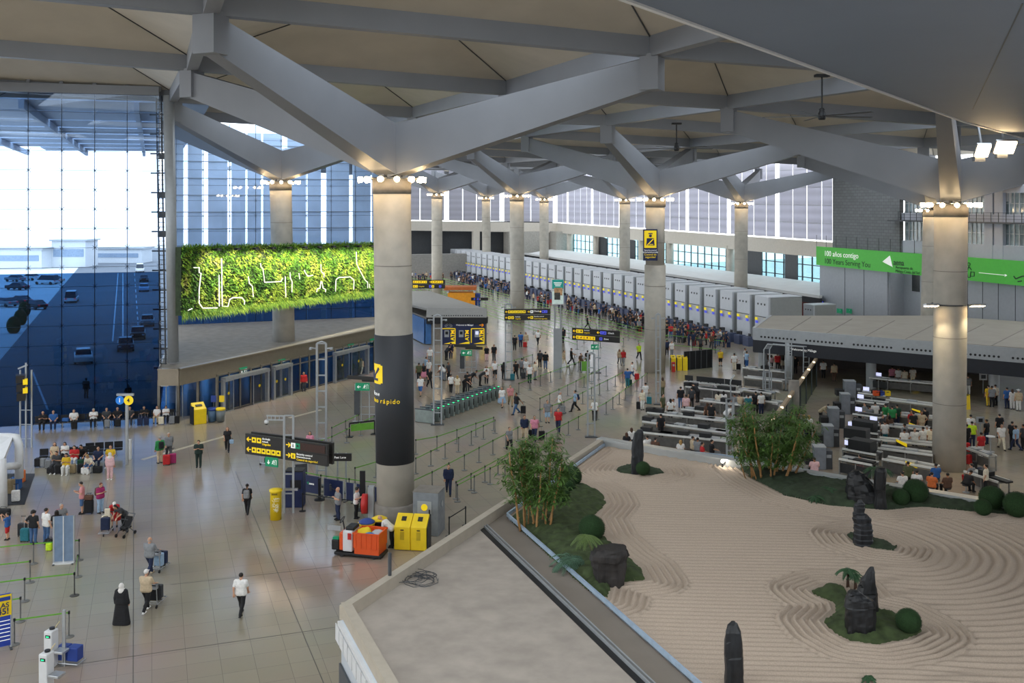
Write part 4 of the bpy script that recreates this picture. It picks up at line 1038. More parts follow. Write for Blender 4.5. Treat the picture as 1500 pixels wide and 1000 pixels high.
def cloth_mesh(kind, pose, fem):
    j = pose_joints(pose, fem); mb = MB(); g = .014
    if kind in ('tee', 'shirt'):
        torso(mb, j, g, fem, .02)
        for s in (-1, 1):
            if kind == 'tee': capsule(mb, j['sho'][s], .068, j['sho'][s].lerp(j['el'][s], .7), .06)
            else: capsule(mb, j['sho'][s], .068, j['el'][s], .056); capsule(mb, j['el'][s], .056, j['wr'][s].lerp(j['el'][s], .08), .042)
    elif kind in ('trousers', 'shorts'):
        for s in (-1, 1):
            hpt = j['hips'][s]; capsule(mb, hpt, .105, j['kn'][s].lerp(hpt, 0), .078 if kind == 'trousers' else .082)
            if kind == 'trousers': cf = j['kn'][s].lerp(j['an'][s], .35)+V((0, .02, 0)); capsule(mb, j['kn'][s], .078, cf, .074); capsule(mb, cf, .074, j['an'][s], .06)
        capsule(mb, j['pel']-V((.085, 0, 0)), .125, j['pel']+V((.085, 0, 0)), .125); c = j['pel'].lerp((j['sho'][-1]+j['sho'][1])/2, .22); capsule(mb, c-V((.08, 0, 0)), .115, c+V((.08, 0, 0)), .115)
    elif kind in ('robe', 'skirt'):
        lo = .06 if kind == 'robe' else .48
        pts = [j['pel']+V((0, 0, .12)), j['pel'], V((0, j['pel'].y*.5, .5)), V((0, 0, lo))]
        for t in np.linspace(0, 1, 14):
            z = (j['pel'].z+.12)*(1-t)+lo*t; w = .1+.08*t; capsule(mb, V((-w, 0, z)), .12+.05*t, V((w, 0, z)), .12+.05*t)
        if kind == 'robe':
            torso(mb, j, .025, fem)
            for s in (-1, 1): capsule(mb, j['sho'][s], .078, j['el'][s], .075); capsule(mb, j['el'][s], .075, j['wr'][s], .08)
    elif kind == 'shoes':
        for s in (-1, 1):
            a = j['an'][s]; capsule(mb, a+V((0, .03, -.035)), .044, a+V((0, -.13, -.045)), .036); mb.box(a+V((0, -.05, -.07)), (.085, .27, .025))
    elif kind.startswith('hair') or kind in ('scarf', 'cap', 'hood', 'hat'):
        x, f, u = head_axes(j); h = j['hd']
        if kind != 'hair_bald': ell(mb, h+u*.045-f*.03, (.086, .096, .092), x, f, u)
        if kind == 'hair_long':
            for t in np.linspace(0, 1, 8): ell(mb, h+u*(.02-.26*t)-f*(.065+.0*t), (.08-.01*t, .045, .05), x, f, u)
            for s in (-1, 1): capsule(mb, h+x*s*.078+u*.03-f*.02, .025, h+x*s*.08-u*.13-f*.04, .025)
        if kind == 'hair_curl':
            rs = random.Random(3)
            for k in range(26): v = V((rs.uniform(-1, 1), rs.uniform(-1, .3), rs.uniform(-.3, 1))).normalized(); ell(mb, h+u*.04-f*.03+x*v.x*.1+f*v.y*.1+u*v.z*.1, (.035,)*3, x, f, u, 8, 6)
        if kind == 'hair_tail': capsule(mb, h-f*.12+u*.06, .035, h-f*.13-u*.14, .02)
        if kind in ('scarf', 'hood'):
            ell(mb, h-f*.02, (.1, .105, .125), x, f, u); capsule(mb, h-u*.1, .095, h-u*.2-V((0, -.01, 0)), .14)
        if kind in ('cap', 'hat'):
            mb.tube([h+u*.075+f*.0, h+u*.088], .115 if kind == 'cap' else .17, 18) if kind == 'hat' else mb.box(h+u*.065+f*.1, (.13, .1, .02), x, f, u)
            ell(mb, h+u*.07-f*.01, (.09, .1, .075), x, f, u)
        if kind == 'hair_bald': 
            for s in (-1, 1): capsule(mb, h+x*s*.072-u*.01-f*.03, .02, h+x*s*.05-u*.02-f*.085, .02)
            capsule(mb, h+x*.05-u*.02-f*.085, .02, h-x*.05-u*.02-f*.085, .02)
    return blob(kind, mb, .014 if kind != 'shoes' else .012, 1)
PM = {}
def pmesh(kind, pose, fem):
    if kind in ('scarf', 'cap', 'hood', 'hat') or kind.startswith('hair') or kind == 'shoes': pass
    k = (kind, pose, fem)
    if k not in PM:
        me = body_mesh(pose, fem) if kind == 'body' else cloth_mesh(kind, pose, fem)
        for _ in range(2 if kind == 'body' else 1): me.materials.append(None) if kind != 'body' else me.materials.append(mat('eye dark', '#20180f', .3) if len(me.materials) else None)
        PM[k] = me
    return PM[k]
CLOTH = {'black': '#1b1b1e', 'white': '#e8e6e2', 'grey': '#85878a', 'navy': '#1f2a48', 'blue': '#2f5f9e', 'jeans': '#42628c', 'red': '#c0282b', 'pink': '#d98aa0', 'rose': '#e3b9bb', 'green': '#2e8a4c',
         'yellow': '#e0b92c', 'beige': '#c7b395', 'khaki': '#9c8a69', 'olive': '#565a3d', 'brown': '#5e4334', 'magenta': '#a02a62', 'lightblue': '#9db8d2', 'teal': '#2b7480', 'neon': '#c9ea2c', 'orange': '#d9733a',
         'darkgrey': '#3c3e42', 'uniform': '#22332e', 'check': '#cf8b8b', 'cream': '#e4d9c2', 'purple': '#55406f', 'dgreen': '#1f4a35'}
def cmat(c): return mat('cloth '+c, CLOTH[c], .85, var=.14, scale=9)
SKIN = [mat('skin light', '#c99a7d', .6, var=.05), mat('skin tan', '#a87555', .6, var=.05), mat('skin brown', '#74492f', .6, var=.05)]
HAIRC = {'dark': mat('hair dark', '#1d1611', .6, var=.3, scale=20), 'brown': mat('hair brown', '#4b2f1d', .6, var=.3, scale=20), 'blond': mat('hair blond', '#b08c53', .6, var=.25, scale=20), 'grey': mat('hair grey', '#a8a4a0', .7, var=.2, scale=20), 'white': mat('white headwear', '#e6e2dc', .8), 'black': mat('black headwear', '#161618', .8), 'red': mat('hair auburn', '#6b341d', .6, var=.3, scale=20)}
def sub(parent, name, me, m):
    o = bpy.data.objects.new(name, me); COL.objects.link(o); o.parent = parent
    o.material_slots[0].link = 'OBJECT'; o.material_slots[0].material = m; return o
PARTN = {'tee': 'shirt', 'shirt': 'long_sleeved_top', 'trousers': 'trousers', 'shorts': 'shorts', 'robe': 'robe', 'skirt': 'skirt', 'shoes': 'shoes', 'scarf': 'headscarf', 'hood': 'hood', 'cap': 'cap', 'hat': 'hat'}
NPEOPLE = 0
def person(loc, pose, face, top, bot, label, hair='hair_short', hc='dark', ttype='tee', btype='trousers', fem=False, h=1.0, skin=0, group=None, shoes='black', rx=0):
    global NPEOPLE; NPEOPLE += 1
    o = bpy.data.objects.new('person', pmesh('body', pose, fem)); COL.objects.link(o)
    o.material_slots[0].link = 'OBJECT'; o.material_slots[0].material = SKIN[skin]
    o.location = loc; o.rotation_euler.z = R(face); s = h*(.95 if fem else 1.0); o.scale = (s*1.12, s*1.1, s)
    tag(o, label, 'person', group)
    if hair: sub(o, PARTN.get(hair, 'hair'), pmesh(hair, pose, fem), HAIRC[hc])
    if btype == 'robe': sub(o, 'robe', pmesh('robe', pose, fem), cmat(top))
    else:
        sub(o, PARTN[ttype], pmesh(ttype, pose, fem), cmat(top)); sub(o, PARTN[btype], pmesh(btype, pose, fem), cmat(bot))
    sub(o, 'shoes', pmesh('shoes', pose, fem), cmat(shoes)); return o
# ---------------------------------------------------------------- luggage
def rbox(name, c, d, m, parent, bev=.03): return MB().box(c, d).build(name, m, parent, bevel=bev)
LUGP = {}
def case_proto():
    t = thing('suitcase', '', 'suitcase', (0, 0, -50))
    b = rbox('shell', (0, 0, .36), (.44, .26, .62), M_black, t, .05)
    g = MB()
    for k in range(5): g.box((-.15+.075*k, 0, .36), (.02, .275, .56))
    g.build('rib', M_black, t)
    q = MB(); q.tube([(-.1, .1, .66), (-.1, .1, .98)], .01, 6); q.tube([(.1, .1, .66), (.1, .1, .98)], .01, 6); q.build('pull_rod', M_alu, t)
    MB().tube([(-.12, .1, .99), (.12, .1, .99)], .018, 8).build('handle', M_black, t)
    for sx in (-1, 1):
        for sy in (-1, 1): MB().tube([(sx*.17-.015, sy*.09, .03), (sx*.17+.015, sy*.09, .03)], .03, 10).build('wheel', M_black, t)
    return t
CASE = case_proto(); CASEK = kids_of(CASE)
LUGM = {}
def luggage(loc, rz, c, label, scale=1.0, group=None, rod=True):
    t = dup(CASE, loc, R(rz), label, group, scale, CASEK); m = cmat(c) if c in CLOTH else c
    for ch in t.children:
        n = ch.name.split('.')[0]
        if n in ('shell', 'rib'):
            ch.material_slots[0].link = 'OBJECT'; ch.material_slots[0].material = m
        if not rod and n in ('pull_rod', 'handle'): ch.location.z -= .3*1; ch.scale.z = 1
    return t
def backpack(person_, c, label, side=1):
    o = person_; M = Matrix.Rotation(o.rotation_euler.z, 3, 'Z'); s = o.scale.z
    t = thing('backpack', label, 'backpack', o.location+M@V((0, .2*side, 1.0))*s, o.rotation_euler.z)
    rbox('pack', (0, .02, .2), (.32, .2, .46), cmat(c), t, .07); rbox('pocket', (0, .13, .12), (.24, .08, .22), cmat(c), t, .03)
    q = MB()
    for sx in (-.1, .1): q.tube([(sx, -.06, .05), (sx*1.1, -.34, .22), (sx, -.26, .42), (sx, -.08, .42)], .016, 6)
    q.build('strap', cmat('darkgrey'), t); return t
def bag(loc, c, label, d=(.5, .28, .28), rz=0):
    t = thing('holdall', label, 'bag', loc, R(rz)); rbox('bag_body', (0, 0, d[2]/2), d, cmat(c), t, .08)
    MB().tube([(-d[0]*.25, 0, d[2]*.95), (-d[0]*.2, 0, d[2]*1.3), (d[0]*.2, 0, d[2]*1.3), (d[0]*.25, 0, d[2]*.95)], .014, 6).build('carry_handle', cmat('darkgrey'), t); return t
def trolley_proto():
    t = thing('luggage_trolley', '', 'trolley', (0, 0, -50))
    q = MB(); q.tube([(-.28, .35, .16), (-.25, -.55, .16), (.25, -.55, .16), (.28, .35, .16)], .02, 8); q.tube([(-.28, .35, .16), (-.28, .42, .98), (.28, .42, .98), (.28, .35, .16)], .02, 8)
    for k in range(5): q.tube([(-.27, .3-.2*k, .16), (.27, .3-.2*k, .16)], .012, 6)
    q.build('frame', M_alu, t); MB().tube([(-.26, .43, .98), (.26, .43, .98)], .028, 8).build('push_bar', M_beltb, t)
    q = MB(); q.box((0, .3, .8), (.5, .2, .02)); q.box((0, .2, .87), (.5, .02, .15)); q.build('basket', M_alu, t)
    for x, y in ((-.27, .38), (.27, .38), (0, -.5)): MB().tube([(x-.02, y, .075), (x+.02, y, .075)], .075, 12).build('wheel', M_black, t)
    return t
TROL = trolley_proto(); TROLK = kids_of(TROL)
# ---------------------------------------------------------------- travellers in the left foreground
def pp(x, y, *a, **k): return person(F(x, y), *a, **k)
pp(353, 901, 'walk', 176, 'white', 'black', 'man in white shirt and black trousers walking away across the left floor', ttype='tee')
o = pp(178, 914, 'stand', 178, 'black', 'black', 'woman in long black robe and white headscarf walking away', 'scarf', 'white', btype='robe', fem=True, shoes='white')
o = pp(214, 896, 'push', 172, 'beige', 'black', 'man in beige shirt and white cap pushing a loaded trolley', 'cap', 'white', shoes='white')
def trolley(o, label, dist=.75, behind=False):
    M = Matrix.Rotation(o.rotation_euler.z, 3, 'Z'); p = o.location+M@V((0, -dist, 0)); return dup(TROL, p, o.rotation_euler.z, label, None, 1, TROLK)
t = trolley(o, 'luggage trolley pushed by the man in the white cap')
def on_trolley(t, items):
    M = Matrix.Rotation(t.rotation_euler.z, 3, 'Z')
    for (dx, dy, z, c, lab, sc, rz) in items: luggage(t.location+M@V((dx, dy, z)), math.degrees(t.rotation_euler.z)+rz, c, lab, sc, None, False)
on_trolley(t, [(0, .05, .18, 'black', 'black suitcase upright on the trolley of the man in the white cap', .95, 0), (0, -.3, .18, 'darkgrey', 'dark grey suitcase at the front of the white capped man\'s trolley', .85, 0)])
o = pp(219, 843, 'push', 168, 'grey', 'navy', 'bald man in grey shirt and navy trousers pushing a trolley', 'hair_bald', 'grey', ttype='shirt', shoes='beige')
t = trolley(o, 'luggage trolley pushed by the bald man in grey')
on_trolley(t, [(-.05, .05, .18, 'lightblue', 'pale blue suitcase on the bald man\'s trolley', .95, 0), (-.05, -.3, .18, 'navy', 'navy suitcase at the front of the bald man\'s trolley', .9, 0)])
o = pp(362, 753, 'walk', 185, 'black', 'black', 'woman in black with grey backpack walking away beside the yellow cylinder bin', 'hair_tail', 'dark', fem=True)
backpack(o, 'grey', 'grey backpack worn by the woman in black near the yellow bin')
pp(291, 684, 'phone', 10, 'uniform', 'uniform', 'man in dark green clothes standing alone mid floor looking down', hair='hair_short')
o = pp(333, 661, 'walk', 15, 'black', 'black', 'auburn haired woman in black walking with a pale bag', 'hair_long', 'red', fem=True)
bag(o.location+V((.32, -.1, .55)), 'lightblue', 'pale blue handbag held by the auburn haired woman', (.3, .14, .3))
o = pp(234, 678, 'stand', 225, 'green', 'beige', 'person in green jacket and beige trousers beside red suitcases', ttype='shirt', hc='grey')
backpack(o, 'black', 'black backpack worn over the green jacket')
o = pp(247, 672, 'pull', 30, 'grey', 'darkgrey', 'grey haired person in grey top behind the red suitcases', hc='grey', ttype='shirt')
luggage(F(244, 681), 10, 'red', 'dark red suitcase in front of the grey haired person'); luggage(F(253, 679), 20, 'magenta', 'burgundy suitcase right of the dark red one')
pp(161, 702, 'stand', 182, 'rose', 'rose', 'person in pale pink tracksuit with white hood seen from behind', 'hood', 'white', ttype='shirt', fem=True, shoes='white')
o = pp(120, 752, 'phone', 290, 'check', 'jeans', 'man in pink checked shirt and denim shorts looking down', btype='shorts')
o = pp(147, 751, 'phone', 60, 'magenta', 'lightblue', 'woman in magenta top and light jeans looking down, backpack on', 'hair_short', 'red', fem=True)
backpack(o, 'brown', 'brown backpack worn by the woman in magenta')
luggage(F(130, 752), 5, 'black', 'large black suitcase between the checked shirt man and magenta woman', 1.1); bag(F(130, 752)+V((0, 0, .75)), 'brown', 'maroon bag lying on top of the large black suitcase')
t = dup(TROL, F(155, 781), R(10), 'luggage trolley loaded with cream suitcases, left foreground', None, 1, TROLK)
on_trolley(t, [(0, -.1, .18, 'navy', 'navy suitcase at the bottom of the cream loaded trolley', 1, 0), (0, .12, .18, 'cream', 'cream suitcase upright on the trolley', 1.05, 0)])
luggage(F(156, 781)+V((0, .1, .85)), 20, 'cream', 'cream cabin case on top of the loaded trolley', .6, None, False)
o = pp(168, 771, 'lean', 20, 'red', 'red', 'woman in red dress with white cap bending beside the cream suitcases', 'cap', 'white', btype='skirt', fem=True)
o = pp(182, 776, 'lean', -30, 'darkgrey', 'black', 'dark haired person in grey bending over a stroller', 'hair_long', 'dark', fem=True)
def stroller(loc, rz, label):
    t = thing('stroller', label, 'stroller', loc, R(rz))
    q = MB()
    for s in (-.24, .24): q.tube([(s, -.4, .1), (s, .1, .55), (s, .42, 1.02)], .016, 6); q.tube([(s, .4, .1), (s, -.1, .5)], .016, 6)
    q.tube([(-.24, .42, 1.02), (.24, .42, 1.02)], .02, 8); q.build('frame', M_dgrey, t)
    rbox('seat', (0, 0, .42), (.4, .45, .1), cmat('black'), t); MB().box((0, .22, .68), (.4, .08, .5), ay=V((0, 1, -.3)).normalized(), az=V((0, .3, 1)).normalized()).build('backrest', cmat('black'), t, bevel=.03)
    MB().tube([(-.22, -.1, .85), (.22, -.1, .85)], .03, 8).build('hood_bow', cmat('darkgrey'), t)
    for x in (-.25, .25):
        for y in (-.4, .4): MB().tube([(x-.02, y, .09), (x+.02, y, .09)], .09, 12).build('wheel', M_black, t)
    return t
stroller(F(184, 784), -20, 'black stroller beside the trolley with cream suitcases')
pp(11, 790, 'camera', 275, 'blue', 'red', 'child in blue shirt and red shorts holding a phone up', btype='shorts', h=.78)
pp(49, 796, 'hip', 178, 'black', 'jeans', 'woman with curly black hair, black top and jeans seen from behind', 'hair_curl', 'dark', fem=True)
pp(68, 795, 'stand', 150, 'white', 'jeans', 'person in white top and jeans left of the blue standing panels')
luggage(F(37, 793), 0, 'teal', 'teal suitcase left of the curly haired woman'); luggage(F(33, 785), 0, 'darkgrey', 'dark suitcase behind the teal one')
bag(F(73, 797), 'black', 'black bag on the floor by the person in white and jeans')
o = pp(90, 775, 'sit', 60, 'grey', 'black', 'person in grey crouched with a red backpack behind the blue panels', hc='grey'); backpack(o, 'red', 'red backpack on the crouched person behind the blue panels').location.z -= .42
pp(83, 783, 'sit', 200, 'black', 'black', 'dark haired person in black crouched just behind the blue panels', 'hair_long', 'dark', fem=True)
bag(F(72, 806), 'neon', 'lime green bag on the floor left of the blue panels', (.3, .25, .4))
# ---------------------------------------------------------------- benches with waiting people
def bench(loc, rz, n, label):
    t = thing('waiting_bench', label, 'bench', loc, rz); w_ = n*.6
    q = MB()
    for k in range(n): q.box((-w_/2+.3+.6*k, 0, .42), (.54, .48, .05)); 
    q.build('seat', M_black, t, bevel=.01)
    q = MB()
    for k in range(n): q.box((-w_/2+.3+.6*k, .25, .68), (.54, .04, .44))
    q.build('backrest', M_black, t, bevel=.01)
    MB().box((0, 0, .37), (w_, .08, .06)).build('beam', M_alu, t)
    for k in range(max(2, n//3+1)):
        x = -w_/2+.4+(w_-.8)*k/max(1, n//3); 
        MB().bar((x, 0, .37), (x, 0, .02), .06, .06).bar((x, -.28, .02), (x, .28, .02), .06, .04).build('leg', M_alu, t)
    return t
gd = (GL1b-GL1a).normalized(); ga = math.atan2(gd.y, gd.x)
def on_glass(x, off):      # floor point a given distance in front of the glass wall
    for k in range(3000):
        p = GL1a+(GL1b-GL1a)*k/2500-gd.cross(K_)*-off
        if CX+p.x/p.y*FPX >= x: return p
for xc in (75, 125, 180, 232): bench(on_glass(xc, 1.5), ga, 4, {75: 'leftmost black bench along the blue glass', 125: 'second black bench from the left along the blue glass', 180: 'third black bench along the blue glass behind the info post', 232: 'rightmost black bench along the blue glass by the ledge'}[xc])
seated = [(63, 'black', 'black', 'bald', 'man in black sitting leftmost on the glass wall benches'), (78, 'blue', 'navy', 'bald', 'man in blue shirt sitting along the glass wall'), (108, 'white', 'black', 'dark', 'person in white sitting behind a black suitcase at the glass wall'),
 (137, 'white', 'black', 'grey', 'grey haired person in white top and black trousers at the glass wall'), (156, 'darkgrey', 'black', 'dark', 'dark dressed person with a grey suitcase at the glass wall'), (172, 'black', 'navy', 'bald', 'bald man in dark jacket sitting behind the info post'),
 (190, 'darkgrey', 'darkgrey', 'dark', 'person in patterned grey sitting right of the info post'), (211, 'black', 'navy', 'dark', 'person in black sitting behind a navy suitcase at the glass wall'), (230, 'white', 'beige', 'brown', 'woman in white top and beige trousers on the glass wall benches'), (243, 'white', 'black', 'dark', 'woman in white top and black trousers rightmost on the glass wall benches')]
for x, tc_, bc, hc, lab in seated:
    fem = 'woman' in lab; person(on_glass(x, 1.55), 'sitphone' if x % 2 else 'sit', math.degrees(ga)+random.uniform(-12, 12), tc_, bc, lab, 'hair_bald' if hc == 'bald' else 'hair_long' if fem else 'hair_short', 'grey' if hc in ('bald', 'grey') else hc, fem=fem)
for x, c, lab in ((109, 'black', 'black suitcase standing before the seated person in white'), (157, 'grey', 'grey suitcase before the dark dressed seated person'), (173, 'black', 'black suitcase before the bald seated man in dark jacket'), (205, 'navy', 'navy suitcase right of the patterned sitter'), (214, 'navy', 'larger navy suitcase near the glass wall'), (236, 'cream', 'white suitcase between the two women in white'), (252, 'grey', 'grey suitcase at the right end of the glass wall benches'), (259, 'black', 'black suitcase at the right end of the glass wall benches')):
    luggage(on_glass(x, 2.5), math.degrees(ga), c, lab, .9)
bag(on_glass(96, 1.6)+V((0, 0, .45)), 'blue', 'blue bag on the bench left of the seated person in white')
cb1, cb2_ = F(118, 668), F(112, 688)
bench(F(100, 676), ga, 6, 'left black bench of the back to back group in mid floor'); bench(F(152, 668), ga, 4, 'right black bench of the back to back group in mid floor')
for x, y, tc_, bc, hair, hc, fem, lab, ps in ((80, 676, 'beige', 'beige', 'hair_long', 'brown', True, 'brown haired woman in beige on the back to back benches', 'sit'), (95, 675, 'white', 'black', 'hair_long', 'dark', True, 'dark haired woman in white with phone on the middle benches', 'sitphone'),
  (109, 682, 'red', 'white', 'hair_short', 'dark', False, 'person in bright red top on the middle benches', 'sitphone'), (123, 677, 'black', 'black', 'hair_short', 'dark', False, 'man in black tee with green lanyard on the middle benches', 'sitlean'), (144, 684, 'navy', 'navy', 'hair_short', 'dark', False, 'person in navy turned away on the middle benches', 'sit'),
  (162, 682, 'yellow', 'black', 'hair_short', 'brown', False, 'person in yellow top behind the pink tracksuit', 'sit'), (83, 691, 'darkgrey', 'darkgrey', 'hair_short', 'dark', False, 'person in dark grey at the left front of the middle benches', 'sitphone'), (97, 693, 'yellow', 'white', 'hair_long', 'dark', True, 'woman in mustard jacket and white trousers on the middle benches', 'sitphone'), (133, 691, 'cream', 'jeans', 'hair_long', 'blond', True, 'blond woman in cream top eating on the middle benches', 'sitlean')):
    pp(x, y, ps, random.uniform(-15, 15), tc_, bc, lab, hair, hc, fem=fem, shoes='white')
for x, y, c, lab, kind in ((55, 684, 'black', 'black suitcase left of the grey bags by the middle benches', 0), (63, 684, 'grey', 'grey suitcase on the left of the middle benches', 0), (71, 686, 'grey', 'second grey suitcase left of the middle benches', 0), (76, 693, 'black', 'black holdall at the left front of the middle benches', 1), (86, 694, 'black', 'black suitcase before the dark grey sitter', 0),
   (107, 693, 'khaki', 'khaki suitcase before the middle benches', 0), (118, 693, 'black', 'black suitcase right of the khaki one', 0), (126, 693, 'white', 'white carrier bag before the middle benches', 1), (143, 692, 'black', 'black backpack shaped holdall right of the blond woman', 1), (118, 686, 'dgreen', 'dark green suitcase behind the khaki one', 0)):
    luggage(F(x, y), random.uniform(-20, 20), c, lab, .85, None, False) if not kind else bag(F(x, y), c, lab, (.55, .4, .4))
# ---------------------------------------------------------------- staff and travellers around the wrapped column
pp(495, 761, 'cross', 300, 'grey', 'navy', 'grey haired man in grey shirt talking beside the navy barrier panels', 'hair_bald', 'grey', ttype='tee')
pp(522, 759, 'phone', 80, 'white', 'black', 'dark haired woman in white blouse talking beside the navy barrier panels', 'hair_curl', 'dark', fem=True)
pp(574, 801, 'lean', -95, 'white', 'black', 'bald man in white shirt bending over the cleaning cart', 'hair_bald', 'grey')
pp(657, 724, 'walk', 5, 'navy', 'navy', 'man in navy jacket and trousers walking right of the wrapped column', ttype='shirt')
pp(454, 668, 'stand', 0, 'pink', 'black', 'woman in pink seen above the black overhead sign', 'hair_long', 'dark', fem=True)
pp(445, 573, 'stand', 20, 'red', 'darkgrey', 'person in red jacket standing before the entrance glazing', ttype='shirt')
pp(498, 549, 'walk', 200, 'white', 'grey', 'person in white just inside the far sliding door'); pp(516, 551, 'walk', 150, 'white', 'pink', 'woman in white top and pink shorts at the far sliding door', 'hair_long', 'dark', btype='shorts', fem=True); pp(529, 549, 'walk', 170, 'beige', 'cream', 'blond woman in beige at the far sliding door', 'hair_long', 'blond', fem=True)
